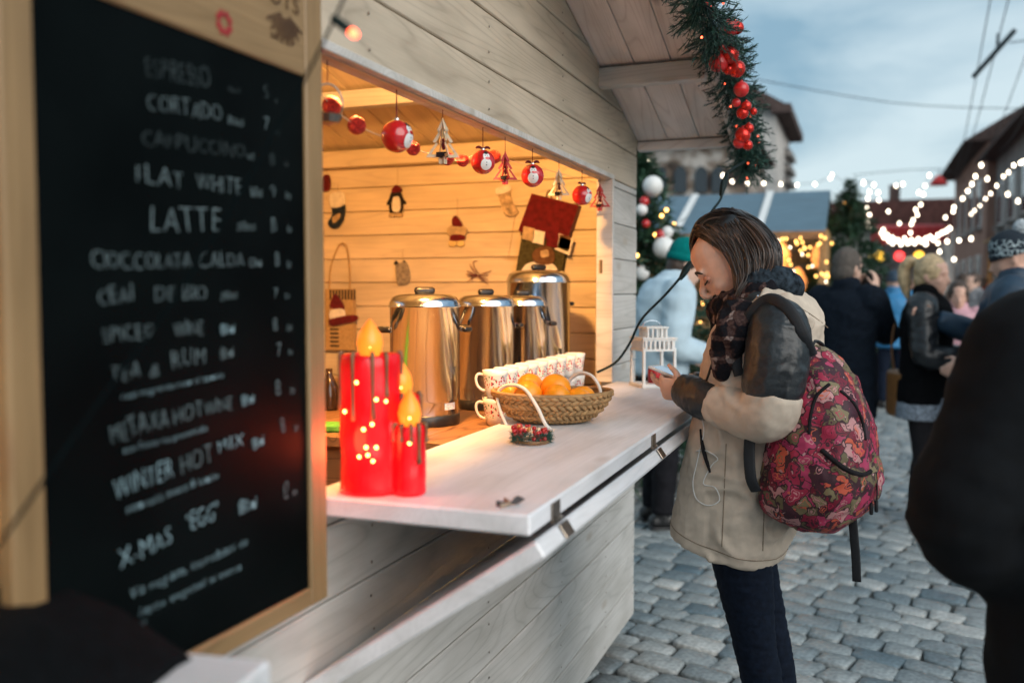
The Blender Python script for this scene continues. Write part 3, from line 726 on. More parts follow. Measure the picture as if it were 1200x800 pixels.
for i in range(NR):                                      # plaited strands: each a fat stitch leaning over its neighbours
    for k in range(NS):
        a = 2 * math.pi * (k + .5 * (i % 2)) / NS; da = 2 * math.pi / NS
        s0 = i / NR; lean = .55 / NR * (1 if i % 2 else -1)
        pp = [bpt(a - da * .75, s0 + .5 / NR - lean, -.003), bpt(a, s0 + .5 / NR, .0035), bpt(a + da * .75, s0 + .5 / NR + lean, -.003)]
        loft(bm, pp, [(.003, .0035), (.0042, .0068), (.003, .0035)], V((0, 0, 1)), 6, 2, .3)
wp = obj('wicker_wall', bm, wv_, bk, smooth=True); wp['kind'] = 'stuff'
bm = nb(); tube(bm, [bpt(2 * math.pi * k / 40, 1.0, 0) for k in range(41)], .0052, 8, 1); obj('rim', bm, wv_, bk, smooth=True)
bm = nb(); lp_ = []
for q, z in ((.0, .004), (.5, .004), (.74, .022), (.86, .042), (.945, .066)):
    if q == 0: lp_.append([bm.verts.new(BC + V((0, 0, z)))])
    else: lp_.append([bm.verts.new(BC + CRh * math.cos(2 * math.pi * k / 32) * ra * q + CFh * math.sin(2 * math.pi * k / 32) * rb * q + V((0, 0, z))) for k in range(32)])
for a_, b_ in zip(lp_, lp_[1:]):
    for k in range(32):
        if len(a_) == 1: bm.faces.new((a_[0], b_[k], b_[(k + 1) % 32]))
        else: bm.faces.new((a_[k], b_[k], b_[(k + 1) % 32], a_[(k + 1) % 32]))
obj('lining', bm, wv_, bk, smooth=True)
def arch(pts): bm = nb(); tube(bm, pts, .0048, 8, 6); return obj('handle', bm, cane, bk, smooth=True)
db = dB
arch([at(654, 509, db - rb * .8), at(640, 498, db - rb * 1.1), at(630, 478, db - rb * 1.06), at(615, 456, db - rb * .9), at(597, 451, db - rb * .6), at(584, 459, db - rb * .42), at(585, 478, db - rb * .45), at(594, 499, db - rb * .48)])
arch([at(703, 472, db + rb * .2), at(703, 456, db + rb * .35), at(694, 441, db + rb * .5), at(680, 437, db + rb * .7), at(667, 446, db + rb * .85), at(660, 462, db + rb * .9)])
peel = pm('orange_peel', (.88, .30, .008), .38, 0, .12, 14, .0)
tt = peel.node_tree; bb = tt.nodes['Principled BSDF']; nz_ = nd(tt, 'ShaderNodeTexNoise'); nz_.inputs['Scale'].default_value = 330; nz_.inputs['Detail'].default_value = 1
tcx = nd(tt, 'ShaderNodeTexCoord'); tt.links.new(tcx.outputs['Object'], nz_.inputs['Vector']); bump(tt, bb, nz_.outputs[0], .25, .0012)
orr = 16.6 * bpp
ogs = []
for px, py, f, s in ((598, 466, -.1, .95), (617, 464, -.5, 1.05), (634, 463, .05, .95), (617, 456, .3, 1.0), (648, 457, -.1, 1.1), (657, 466, -.5, .95), (681, 468, -.35, 1.1), (701, 469, .0, .9), (668, 470, .35, .95), (641, 476, -.55, .8)):
    ogs.append([at(px, py, dB + f * rb), orr * s]); ogs[-1].append(ogs[-1][0].z)
for it in range(25):
    for i_ in range(len(ogs)):
        for j_ in range(i_):
            dl = ogs[i_][0] - ogs[j_][0]; mn = (ogs[i_][1] + ogs[j_][1]) * .98
            if dl.length < mn:
                k = dl.normalized() * (mn - dl.length) / 2; ogs[i_][0] = ogs[i_][0] + k; ogs[j_][0] = ogs[j_][0] - k
    for o_ in ogs:
        o_[0].z = min(max(o_[0].z, ZC + .012 + o_[1]), max(o_[2] + .003, ZC + .012 + o_[1]))
        hh_ = max(0, min(1, (o_[0].z - ZC - .01) / bh)); q = (.55 + .43 * hh_)
        rel = o_[0] - BC; a_, b_ = rel.dot(CRh), rel.dot(CFh); e_ = math.hypot(a_ / (ra * q - o_[1] * .9), b_ / (rb * q - o_[1] * .9))
        if e_ > 1: o_[0] = BC + CRh * a_ / e_ + CFh * b_ / e_ + V((0, 0, o_[0].z - BC.z + .0006))
for c, ro, _z in ogs:
    bm = nb(); ball(bm, (0, 0, 0), (ro, ro, ro * .93), 20, 14); ball(bm, (0, 0, ro * .92), (.003, .003, .0015), 6, 4)
    o = obj('orange', bm, peel, None, c, smooth=True); o.rotation_euler = (random.uniform(-1, 1), random.uniform(-1, 1), random.uniform(0, 6))
    tag(o, 'ripe orange heaped in the woven basket', 'orange', 'oranges in the basket')

# berry wreath in front of the basket
WC = onz(623, 519, ZC); dW = (WC - CAM).dot(CF); wpp = dW / F
wr = thing('berry_wreath', 'little candle wreath of red berries, gold leaves and fir sprigs before the basket', 'wreath', WC)
rr_ = random.Random(11); RW = 20 * wpp
bm = nb()
for k in range(900):
    a = rr_.uniform(0, 6.283); p = WC + V((math.cos(a) * RW, math.sin(a) * RW, .009 + rr_.uniform(-.006, .014))); d = V((math.cos(a) * rr_.uniform(-.3, 1), math.sin(a) * rr_.uniform(-.3, 1), rr_.uniform(-.25, .8))).normalized() * rr_.uniform(.010, .020)
    s_, f_ = frame(d); q = p + d
    if q.z < WC.z + .001: q.z = WC.z + .001
    bm.faces.new([bm.verts.new(x) for x in (p - s_ * .0008, p + s_ * .0008, q)])
obj('fir_sprigs', bm, M['green_needle'], wr)
for k in range(46):
    a = rr_.uniform(0, 6.283); rad = RW * rr_.uniform(.75, 1.2)
    bm = nb(); r0 = rr_.uniform(.0035, .006); ball(bm, WC + V((math.cos(a) * rad, math.sin(a) * rad, rr_.uniform(.012, .036))), r0, 8, 6); obj('berry', bm, M['red_gloss'], wr, smooth=True)
gold = pm('gold_leaf', (.75, .38, .12), .3, .6, .3)
for k in range(9):
    a = rr_.uniform(2.6, 5.0); p = WC + V((math.cos(a) * RW * .8, math.sin(a) * RW * .8, .03)); d = V((rr_.uniform(-1, 1), rr_.uniform(-1, 1), .8)).normalized(); s_, f_ = frame(d); ll = rr_.uniform(.012, .018)
    bm = nb(); loft(bm, [p, p + d * ll * .5, p + d * ll], [(.0006, .001), (.0008, .0045), (.0005, .0006)], s_, 6, 2, .1); obj('leaf', bm, gold if k % 2 else pm('red_leaf', (.6, .05, .03), .4), wr, smooth=True)
bm = nb(); tube(bm, [WC + V((math.cos(k * .2618) * RW, math.sin(k * .2618) * RW, .006)) for k in range(25)], .004, 6); obj('ring', bm, M['table_wood'], wr)

# lantern
LC = onz(765, 452, ZC); dL = (LC - CAM).dot(CF); lpp = dL / F
lan = thing('lantern', 'white slatted house lantern with a red candle at the far end of the counter', 'lantern', LC, 0)
W_ = 44 * lpp; ux, uy = V((CRh * .97 + CFh * .24)).normalized(), None; uy = V((0, 0, 1)).cross(ux)
rt = Matrix((ux, uy, V((0, 0, 1)))).transposed(); hw_ = W_ / 2 * .86; H1 = 43 * lpp; H2 = 68 * lpp; Lp = lambda a, b, z: LC + ux * a + uy * b + V((0, 0, z))
bm = nb(); box(bm, Lp(0, 0, .006), (W_ * .98, W_ * .98, .012), rt, .002); obj('base', bm, M['white_paint'], lan)
for a in (-1, 1):
    for b in (-1, 1): bm = nb(); box(bm, Lp(a * hw_, b * hw_, H1 / 2 + .006), (.010, .010, H1), rt, .001); obj('post', bm, M['white_paint'], lan)
for z, hh in ((H1, .008), (H1 + .036, .007)):
    bm = nb()
    for s_ in (-1, 1):
        box(bm, Lp(0, s_ * hw_, z), (W_ * .93, .009, hh), rt); box(bm, Lp(s_ * hw_, 0, z), (.009, W_ * .93 - .02, hh), rt)
    obj('rail', bm, M['white_paint'], lan)
for s_ in (-1, 1):
    for k in range(-3, 4):
        bm = nb(); box(bm, Lp(k * hw_ * .29, s_ * hw_, H1 + .018), (.0075, .006, .032), rt); obj('slat', bm, M['white_paint'], lan)
        bm = nb(); box(bm, Lp(s_ * hw_, k * hw_ * .29, H1 + .018), (.006, .0075, .032), rt); obj('slat', bm, M['white_paint'], lan)
bm = nb(); box(bm, Lp(0, 0, H1 + .042), (W_ * .98, W_ * .98, .006), rt, .001); obj('roof_plate', bm, M['white_paint'], lan)
h3 = W_ * .27
for s_ in (-1, 1):
    for k in range(-2, 3):
        bm = nb(); box(bm, Lp(k * h3 * .47, s_ * h3, H1 + .060), (.006, .005, .032), rt); obj('slat', bm, M['white_paint'], lan)
        bm = nb(); box(bm, Lp(s_ * h3, k * h3 * .47, H1 + .060), (.005, .006, .032), rt); obj('slat', bm, M['white_paint'], lan)
bm = nb(); box(bm, Lp(0, 0, H1 + .079), (h3 * 2.35, h3 * 2.35, .008), rt, .002); obj('cap', bm, M['white_paint'], lan)
bm = nb(); tube(bm, [Lp(-.03, 0, H1 + .08)] + [Lp(-.006 + math.cos(R(180 - k * 20)) * .034, 0, H1 + .084 + math.sin(R(k * 20)) * .02) for k in range(10)], .002, 6, 2); obj('carry_ring', bm, M['steel'], lan, smooth=True)
cw = nb(); lathe(cw, [(0, .0), (.026, 0), (.026, .050), (.022, .054), (.008, .050), (0, .049)], Lp(.008, 0, .012), 20)
cw = obj('pillar_candle', cw, pm('red_wax', (.42, .015, .02), .4, 0, .1), None, None, smooth=True); tag(cw, 'thick red pillar candle standing inside the white lantern', 'candle')

# ================================================================== INSIDE: table, urns, cups
ZT = ZC - .045
ty0 = 2.12
tb = thing('serving_table', 'brown plank serving table inside the stall carrying the steel urns', 'table', (-1.5, 2.9, ZB))
tx1 = WX - TH - .012; k = 0; x = tx1
while x > -2.2:
    board(tb, 'table_plank', [(0, 0), (YC - TH - .06 - ty0, 0), (YC - TH - .06 - ty0, .138), (0, .138)], (x - .14, YC - TH - .06, ZT - .03), (0, -1, 0), (1, 0, 0), .03, M['table_wood'], .003, False); x -= .142
for a in (tx1 - .08, -2.15):
    for b in (ty0 + .06, YC - TH - .12):
        bm = nb(); box(bm, (a, b, (ZB + ZT - .03) / 2), (.06, .06, ZT - .03 - ZB)); obj('leg', bm, M['table_wood'], tb)
for zz in (.18, .5, .82):
    board(tb, 'end_panel', [(0, 0), (tx1 + 2.2, 0), (tx1 + 2.2, .26), (0, .26)], (-2.2, ty0 + .05, zz - .13 + ZB), (1, 0, 0), (0, 0, 1), .02, M['table_wood'], .003, False)
def make_urn(label, r, h, loc, rz=0):
    """everything in the urn's own frame"""
    t_ = thing('coffee_urn', label, 'urn', loc, rz, 'steel urns on the table')
    hb = h * .17
    bm = nb(); lathe(bm, [(0, 0), (r * .98, 0), (r * 1.0, .006), (r * 1.0, .03), (r * .96, .034), (0, .034)], (0, 0, 0), 36); obj('foot', bm, M['blackplastic'], t_, local=True, smooth=True)
    bm = nb(); lathe(bm, [(r * .97, .03), (r * .97, hb), (r * .99, hb + .002), (r * .99, hb + .007), (r, hb + .009), (r, h * .86), (r * 1.035, h * .862), (r * 1.04, h * .872), (r * 1.02, h * .88)], (0, 0, 0), 48); obj('tank', bm, M['steel'], t_, local=True, smooth=True)
    bm = nb(); lathe(bm, [(r * 1.02, h * .878), (r * 1.0, h * .90), (r * .93, h * .935), (r * .78, h * .955), (r * .4, h * .962), (0, h * .964)], (0, 0, 0), 48); ld_ = obj('lid', bm, M['steel'], t_, local=True, smooth=True)
    bm = nb(); loft(bm, [(-r * .22, 0, h * .985), (r * .22, 0, h * .985)], [.011, .011], None, 10, 3, .8); tube(bm, [(0, 0, h * .955), (0, 0, h * .985)], .008); obj('knob', bm, M['blackplastic'], ld_, local=True, smooth=True)
    for s_ in (-1, 1):
        bm = nb(); zz = h * .70
        for y in (-.032, .032): box(bm, (s_ * (r + .008), y, zz), (.02, .012, .016), bev=.002)
        hd = obj('handle_bracket', bm, M['steel'], t_, local=True)
        bm = nb(); loft(bm, [(s_ * (r + .006), -.05, zz), (s_ * (r + .026), -.03, zz), (s_ * (r + .028), .03, zz), (s_ * (r + .006), .05, zz)], [.008, .0085, .0085, .008], None, 8, 4); obj('handle', bm, M['blackplastic'], hd, local=True, smooth=True)
    bm = nb(); an = R(-52)
    for k in range(5):
        a0, a1 = an - .22 + k * .088, an - .22 + (k + 1) * .088
        f_ = [bm.verts.new((math.cos(a) * r * .975, math.sin(a) * r * .975, z)) for a, z in ((a0, .048), (a1, .048), (a1, .082), (a0, .082))]; bm.faces.new(f_)
    obj('rating_label', bm, pm('printed_label', (.62, .62, .62), .6, 0, .5, 220, 0), t_, local=True)
    return t_
def urnat(px0, px1, pyt, pyb, label, z0, rz, depth):
    c = at((px0 + px1) / 2, (pyt + pyb) / 2, depth); r = (px1 - px0) / 2 * depth / F * .985; top = at((px0 + px1) / 2, pyt, depth).z
    return make_urn(label, r / 1.04 , top - z0, (c.x, c.y, z0), rz)
urnat(455, 541, 338, 505, 'stainless steel urn with a black side handle beside the glowing candles', ZT, YAW + R(14), 2.70)
urnat(535, 604, 340, 480, 'stainless steel urn behind the first pairs of stacked cups', ZT, YAW + R(30), 3.06)
urnat(582, 642, 341, 470, 'stainless steel urn in front of the tallest urn and behind the cups', ZT, YAW + R(10), 3.33)
urnat(592, 670, 311, 455, 'tallest stainless steel urn below the big patchwork stocking', ZT, YAW + R(40), 3.50)
# cups, two high, in a row along the inner edge of the counter
cupm, t, b = newmat('printed_porcelain')
mp_ = coords(t, (1, 1, 1), False); vo = nd(t, 'ShaderNodeTexVoronoi'); vo.inputs['Scale'].default_value = 150; t.links.new(mp_.outputs[0], vo.inputs['Vector'])
msk = ramp(t, [(.0, (1, 1, 1)), (.42, (1, 1, 1)), (.46, (0, 0, 0))]); t.links.new(vo.outputs['Distance'], msk.inputs[0])
sp = nd(t, 'ShaderNodeSeparateColor'); t.links.new(vo.outputs['Color'], sp.inputs[0])
dots = ramp(t, [(0, (.45, .02, .05)), (.45, (.5, .05, .08)), (.5, (.05, .25, .10)), (.68, (.10, .10, .10)), (.75, (.74, .72, .70))], 'CONSTANT'); t.links.new(sp.outputs[0], dots.inputs[0])
sx = nd(t, 'ShaderNodeSeparateXYZ'); cx_ = nd(t, 'ShaderNodeTexCoord'); t.links.new(cx_.outputs['Generated'], sx.inputs[0])
band = ramp(t, [(.30, (0, 0, 0)), (.34, (1, 1, 1)), (.80, (1, 1, 1)), (.82, (0, 0, 0))]); t.links.new(sx.outputs[2], band.inputs[0])
ml = nd(t, 'ShaderNodeMath', operation='MULTIPLY'); t.links.new(msk.outputs[0], ml.inputs[0]); t.links.new(band.outputs[0], ml.inputs[1])
mxc = nd(t, 'ShaderNodeMix', data_type='RGBA'); mxc.inputs[6].default_value = (.76, .74, .71, 1); t.links.new(ml.outputs[0], mxc.inputs[0]); t.links.new(dots.outputs[0], mxc.inputs[7]); t.links.new(mxc.outputs[2], b.inputs['Base Color']); b.inputs['Roughness'].default_value = .18
porc = pm('porcelain', (.76, .74, .71), .2, 0, .03, 5, 0)
cup0 = None
rc, hc = .036, .080
p0, p1 = onz(606, 489, ZT), onz(687, 458, ZT); p0 = V((tx1 - .050, p0.y, ZT)); p1 = V((tx1 - .050, YO - .14, ZT))
p0.y = ony(607, 480, 1).y if False else 2.46
for i in range(9):
    f = i / 8; f = f * .85 + .15 * f * f
    for lv in (0, 1):
        c = p0.lerp(p1, f) + V((0, 0, lv * (hc + .0008))); lab = ('upper' if lv else 'lower') + ' cup of white porcelain with red and green dots in the two-high row'
        grp = 'upper row of cups' if lv else 'lower row of cups'
        if cup0 is None:
            cup0 = thing('cup', lab, 'cup', c, YAW + R(176), grp)
            bm = nb(); lathe(bm, [(0, .004), (rc * .50, .004), (rc * .52, 0), (rc * .60, .001), (rc * .78, .014), (rc * .85, .028), (rc * .98, .066), (rc * 1.06, hc), (rc * 1.0, hc), (rc * .92, .066), (rc * .7, .02), (0, .012)], (0, 0, 0), 28); obj('cup_body', bm, cupm, cup0, local=True, smooth=True)
            bm = nb(); tube(bm, [(rc * .95, 0, .066), (rc * 1.35, 0, .068), (rc * 1.55, 0, .056), (rc * 1.45, 0, .036), (rc * 1.15, 0, .024), (rc * .84, 0, .020)], .0042, 8, 4); obj('handle', bm, porc, cup0, local=True, smooth=True)
        else: dup(cup0, c, YAW + R(176 + random.uniform(-8, 8)) if i == 0 else YAW + R(150 + random.uniform(-15, 15)), lab, grp)
# green sponge on the table, left
p = onz(388, 505, ZT); bm = nb(); box(bm, (0, 0, .011), (.10, .07, .022), bev=.006); o = obj('sponge', bm, pm('green_sponge', (.12, .36, .05), .9, 0, .2, 80, .5), None, (p.x - .02, max(p.y, ty0 + .05), ZT), rot=(0, 0, .3)); tag(o, 'green cleaning sponge on the brown table behind the candles', 'sponge')
p = onz(386, 480, ZT); bm = nb(); lathe(bm, [(0, 0), (.03, 0), (.033, .01), (.033, .075), (.02, .1), (.012, .115), (.012, .135), (0, .135)], (0, 0, 0), 20); o = obj('jar', bm, pm('dark_glass', (.03, .015, .008), .1, 0, .1), None, (p.x, p.y, ZT), smooth=True); tag(o, 'dark brown glass bottle on the table behind the candles', 'bottle')
# ================================================================== ORNAMENTS UNDER THE LINTEL
OX = WX - .028
UP = V((0, 0, 1)); YD = V((0, 1, 0))
silver = pm('silver_ring', (.7, .68, .64), .25, 1, .1)
glit, t, b = newmat('red_glitter')
mp_ = coords(t, (1, 1, 1)); vo = nd(t, 'ShaderNodeTexVoronoi'); vo.inputs['Scale'].default_value = 420; t.links.new(mp_.outputs[0], vo.inputs['Vector'])
r = ramp(t, [(.1, (.25, .004, .006)), (.8, (.75, .05, .03))]); t.links.new(vo.outputs['Color'], r.inputs[0]); t.links.new(r.outputs[0], b.inputs['Base Color']); b.inputs['Roughness'].default_value = .28; b.inputs['Metallic'].default_value = .6
bump(t, b, vo.outputs['Distance'], 1.0, .004)
def facing(p):
    d = CAM - p; d.z = 0; d.normalize(); r_ = UP.cross(d); return d, r_          # toward the street, screen-right when seen from there
redwood = wood('red_cutout_wood', (.34, .02, .025), (.5, .03, .03), .45, (.2, .02, .02), kn=.2)
palewood = wood('pale_cutout_wood', (.50, .38, .24), (.66, .54, .38), .55, (.3, .2, .1), kn=.3)
def snow_ball(px, py, rp, turn, label, bow=True):
    c = onx(px, py, OX); d_ = (c - CAM).dot(CF); r = rp * d_ / F
    t_ = thing('snowman_bauble', label, 'bauble', c, 0, 'ornaments hanging under the lintel')
    bm = nb(); ball(bm, c, r, 40, 26); obj('ball', bm, M['red_gloss'], t_, smooth=True)
    f, rg = facing(c); ca, sa = math.cos(turn), math.sin(turn); f2 = f * ca + rg * sa; r2 = rg * ca - f * sa
    def disc(cy, rr, mat, name, cx=0, lift=1.012, par=t_, sx=1.0):
        bm = nb(); ring = []; cv = None
        prev_ = None
        for q_ in (1.0, .66, .33):
            ring = []
            for k in range(18):
                a = 6.2832 * k / 18; x, y = cx + rr * q_ * sx * math.cos(a), cy + rr * q_ * math.sin(a); zz = math.sqrt(max(0, 1 - x * x - y * y)); ring.append(bm.verts.new(c + (r2 * x + UP * y + f2 * zz).normalized() * r * lift))
            if prev_:
                for k in range(18): bm.faces.new((prev_[k], prev_[(k + 1) % 18], ring[(k + 1) % 18], ring[k]))
            prev_ = ring
        zz = math.sqrt(max(0, 1 - cx * cx - cy * cy)); cv = bm.verts.new(c + (r2 * cx + UP * cy + f2 * zz) * r * lift)
        for k in range(18): bm.faces.new((ring[k], ring[(k + 1) % 18], cv))
        return obj(name, bm, mat, par, smooth=True)
    wh = M['white_paint']
    body = disc(-.28, .46, wh, 'snowman_print'); disc(.36, .28, wh, 'snowman_head', par=body, lift=1.018)
    disc(.18, .12, M['red_gloss'], 'scarf_print', .1, 1.026, body, 2.0)
    for y in (-.15, -.35): disc(y, .045, M['blackplastic'], 'button_print', 0, 1.026, body)
    disc(.64, .13, M['blackplastic'], 'hat_print', 0, 1.026, body, 1.3)
    for x in (-.1, .1): disc(.40, .035, M['blackplastic'], 'eye_print', x, 1.028, body)
    bm = nb(); lathe(bm, [(0, r * .98), (r * .16, r * .98), (r * .16, r * 1.1), (0, r * 1.12)], c, 12); obj('cap', bm, silver, t_)
    top = V((c.x, c.y, ZL - .002))
    bm = nb()
    for s_ in (-.0012, .0012): tube(bm, [c + UP * r * 1.05 + YD * s_, top + YD * s_], .0007, 5)
    obj('ribbon', bm, M['red_felt'], t_)
    if bow:
        bm = nb()
        for s_ in (-1, 1): loft(bm, [c + UP * r * 1.05, c + UP * r * 1.22 + r2 * s_ * r * .35, c + UP * r * 1.12 + r2 * s_ * r * .62], [(.0015, .002), (.003, r * .12), (.001, r * .06)], UP, 8, 3)
        obj('bow', bm, M['red_felt'], t_, smooth=True)
    return t_
snow_ball(465, 160, 19, R(58), 'largest red snowman bauble, its snowman turned to the edge, between glitter balls', False)
snow_ball(566, 190, 14.2, R(18), 'red snowman bauble hanging just before a red wooden tree')
snow_ball(624, 206, 13.4, R(4), 'red snowman bauble with a ribbon bow between the red and the gilded tree')
snow_ball(682, 229, 11.8, R(50), 'red snowman bauble nearest the hatch jamb beside the last red tree')
def glitter(px, py, rp, label, off=.02):
    c = onx(px, py, OX - off); d_ = (c - CAM).dot(CF)
    bm = nb(); g_ = bmesh.ops.create_icosphere(bm, subdivisions=3, radius=rp * d_ / F); 
    for v in bm.verts: v.co *= 1 + .05 * noise.noise(v.co * 400)
    o = obj('glitter_ball', bm, glit, None, c); tag(o, label, 'bauble', 'glitter balls on the string'); return c
gl = [glitter(389, 124, 11.5, 'red glitter ball tucked behind a wire basket ornament', .05), glitter(418, 147, 11, 'red glitter ball hanging alone left of the largest snowman bauble'), glitter(484, 174, 8.5, 'red glitter ball peeping out behind the largest snowman bauble', .03), glitter(524, 186, 8, 'red glitter ball behind the pale wooden tree', .03), glitter(542, 188, 7.6, 'red glitter ball between the pale tree and a snowman bauble', .03), glitter(579, 184, 8, 'red glitter ball behind the snowman bauble and the red tree', .05)]
bm = nb(); pts = [onx(366, 98, OX - .03)]
for a in gl: pts += [a]
pts.append(onx(700, 215, OX - .03)); tube(bm, pts, .0008, 5, 4); o = obj('bauble_string', bm, pm('pale_string', (.6, .5, .36), .8), None); tag(o, 'thin pale string linking the red glitter balls under the lintel', 'string')
def tree_cut(px, pyt, pyb, wp, mat, inner, label):
    """openwork wooden fir: outline ring crossed by a second one, figures inside"""
    c = onx(px, (pyt + pyb) / 2, OX); d_ = (c - CAM).dot(CF); h = (pyb - pyt) * d_ / F; w_ = wp * d_ / F
    t_ = thing('tree_ornament', label, 'ornament', c, 0, 'ornaments hanging under the lintel')
    f, rg = facing(c)
    prof_ = [(0, .5), (.17, .24), (.10, .22), (.30, -.02), (.20, -.04), (.5, -.36), (.12, -.36), (.12, -.5)]
    full = [(x, y) for x, y in prof_] + [(-x, y) for x, y in reversed(prof_[1:])]
    for k, (ax, nm) in enumerate(((rg, 'cutout'), ((rg * .35 + f * .94).normalized(), 'cutout'))):
        bm = nb(); n_ = ax.cross(UP); T_ = .003
        sh = lambda q, e: (q[0] * w_, q[1] * h)
        N_ = len(full); ro, ri = [], []
        cen = (0, -.1)
        for x, y in full:
            p = c + ax * x * w_ + UP * y * h; q = c + ax * (cen[0] + (x - cen[0]) * .70) * w_ + UP * (cen[1] + (y - cen[1]) * .74) * h
            ro.append((bm.verts.new(p - n_ * T_ / 2), bm.verts.new(p + n_ * T_ / 2))); ri.append((bm.verts.new(q - n_ * T_ / 2), bm.verts.new(q + n_ * T_ / 2)))
        for i in range(N_):
            j = (i + 1) % N_
            bm.faces.new((ro[i][1], ro[j][1], ri[j][1], ri[i][1])); bm.faces.new((ro[i][0], ri[i][0], ri[j][0], ro[j][0]))
            bm.faces.new((ro[i][0], ro[j][0], ro[j][1], ro[i][1])); bm.faces.new((ri[i][0], ri[i][1], ri[j][1], ri[j][0]))
        obj(nm, bm, mat, t_)
    bm = nb(); tube(bm, [c + UP * h * .5, c - UP * h * .44], .0016, 6); obj('post', bm, inner, t_)
    bm = nb(); ball(bm, c - UP * h * .10 + rg * w_ * .02, (w_ * .07, w_ * .07, h * .10), 8, 6); ball(bm, c + UP * h * .02 + rg * w_ * .02, w_ * .06, 8, 6); obj('figure', bm, M['red_felt'], t_, smooth=True)
    bm = nb(); box(bm, c - UP * h * .30, (w_ * .3, w_ * .3, h * .10)); obj('stand', bm, M['black_felt'], t_)
    bm = nb(); tube(bm, [c + UP * h * .49, V((c.x, c.y, ZL - .002))], .0008, 5); obj('ribbon', bm, M['red_felt'], t_)
giltwood = pm('gilded_wood', (.70, .52, .22), .4, .3, .2)
tree_cut(519, 139, 192, 40, palewood, giltwood, 'pale wooden openwork tree ornament with a tiny figure inside')
tree_cut(592, 178, 216, 29, redwood, redwood, 'red wooden openwork tree ornament beside a snowman bauble')
tree_cut(655, 198, 234, 26, palewood, giltwood, 'pale openwork tree ornament with gilded post above the big stocking')
tree_cut(703, 216, 247, 25, redwood, redwood, 'small red openwork tree ornament against the hatch jamb')
c = onx(384, 122, OX); t_ = thing('wire_basket_ornament', 'wire and wicker hoop ornament half hidden by the chalkboard frame', 'ornament', c, 0, 'ornaments hanging under the lintel')
f, rg = facing(c); bm = nb(); tube(bm, [c + rg * .026 * math.cos(k * .262) + UP * .036 * math.sin(k * .262) for k in range(25)], .002, 6); obj('hoop', bm, M['hinge'], t_)
bm = nb(); lathe(bm, [(0, -.036), (.02, -.034), (.026, -.022), (.022, -.018), (0, -.02)], c, 14); obj('bowl', bm, M['hinge'], t_)
bm = nb(); tube(bm, [c + UP * .034, V((c.x, c.y, ZL - .002))], .0008, 5); obj('ribbon', bm, M['red_felt'], t_)

# ================================================================== THINGS ON THE FAR WALL
WY = YC - TH
def wall(px, py, off=0): return ony(px, py, WY - off)
WS = (wall(500, 300) - CAM).dot(CF) / F                       # metres per pixel there
XD = V((1, 0, 0))
def flat(name, poly, px, py, mat, parent, th=.012, off=.0, k=1.0, round_=True):
    """soft cut-out of felt: an outline in pixels round (px,py), puffed to th"""
    o = wall(px, py, off)
    bm = nb(); prism(bm, [(x * WS * k, -y * WS * k) for x, y in (cat(poly + [poly[0]], 4)[:-1] if round_ else poly)], o, XD, UP, th, .0)
    if round_: bmesh.ops.bevel(bm, geom=[e for e in bm.edges if abs((e.verts[0].co - e.verts[1].co).y) < 1e-6 and len({round(f.normal.y) for f in e.link_faces} if False else e.link_faces) == 2], offset=min(.003, th * .3), segments=1, affect='EDGES', clamp_overlap=True)
    return obj(name, bm, mat, parent)
def cord(px, py0, py1, parent, dx=0):
    bm = nb(); tube(bm, [wall(px, py0, .004), wall(px + dx, py1, .001)], .0009, 5); obj('string', bm, pm('twine', (.35, .22, .1), .9), parent)
def deco(name, label, px, py, cat_='ornament'): return thing(name, label, cat_, wall(px, py), 0, 'felt decorations on the inner wall')
blue_felt = pm('navy_felt', (.012, .02, .035), .95, 0, .3, 60, .5, sheen=.2); tan = pm('tan_felt', (.42, .31, .18), .95, 0, .3, 60, .5); brown = pm('brown_felt', (.12, .06, .03), .95, 0, .3, 60, .5); grey_f = pm('grey_plaid', (.22, .19, .15), .95, 0, .5, 90, .5); green_f = pm('olive_felt', (.055, .05, .022), .95, 0, .4, 70, .5)
t_ = deco('stocking', 'small navy felt stocking with a pale cuff on the inner wall', 396, 247, 'stocking')
flat('cuff', [(-9, -20), (9, -22), (10, -6), (-8, -4)], 396, 247, M['white_felt'], t_, .016); flat('foot', [(-7, -6), (10, -8), (10, 6), (6, 16), (-2, 22), (-11, 18), (-12, 12), (-6, 6)], 396, 247, blue_felt, t_, .014)
flat('toe_patch', [(-8, 8), (2, 3), (3, 8), (-6, 15)], 396, 247, tan, t_, .003, .015); cord(396, 226, 216, t_)
t_ = deco('boot_ornament', 'little red felt boot hanging at the edge of the chalkboard', 383, 215); flat('boot', [(-5, -8), (4, -10), (6, 2), (4, 9), (-4, 10), (-8, 5)], 383, 215, M['red_felt'], t_, .014); cord(383, 206, 180, t_)
t_ = deco('penguin_ornament', 'felt penguin with white belly and dark cap on the inner wall', 465, 236)
flat('body', [(-8, -8), (0, -16), (8, -8), (9, 6), (6, 14), (-7, 14), (-9, 4)], 465, 237, M['black_felt'], t_, .012); flat('belly', [(-4, -6), (3, -6), (5, 5), (3, 11), (-4, 11), (-6, 4)], 465, 237, M['white_felt'], t_, .005, .013)
flat('cap', [(-6, -14), (-1, -20), (6, -17), (7, -12), (-4, -11)], 465, 237, M['red_felt'], t_, .01, .01); flat('wing', [(-9, -5), (-13, 2), (-11, 3), (-7, 0)], 465, 237, M['black_felt'], t_, .008); flat('wing', [(8, -5), (13, 1), (11, 3), (7, 0)], 465, 237, M['black_felt'], t_, .008)
for x in (-5, 4): flat('foot', [(x - 4, 13), (x + 4, 13), (x + 4, 17), (x - 4, 17)], 465, 237, tan, t_, .012, .002)
cord(466, 219, 197, t_)
t_ = deco('santa_ornament', 'felt Santa with red cap and tan beard between urn and penguin', 536, 272)
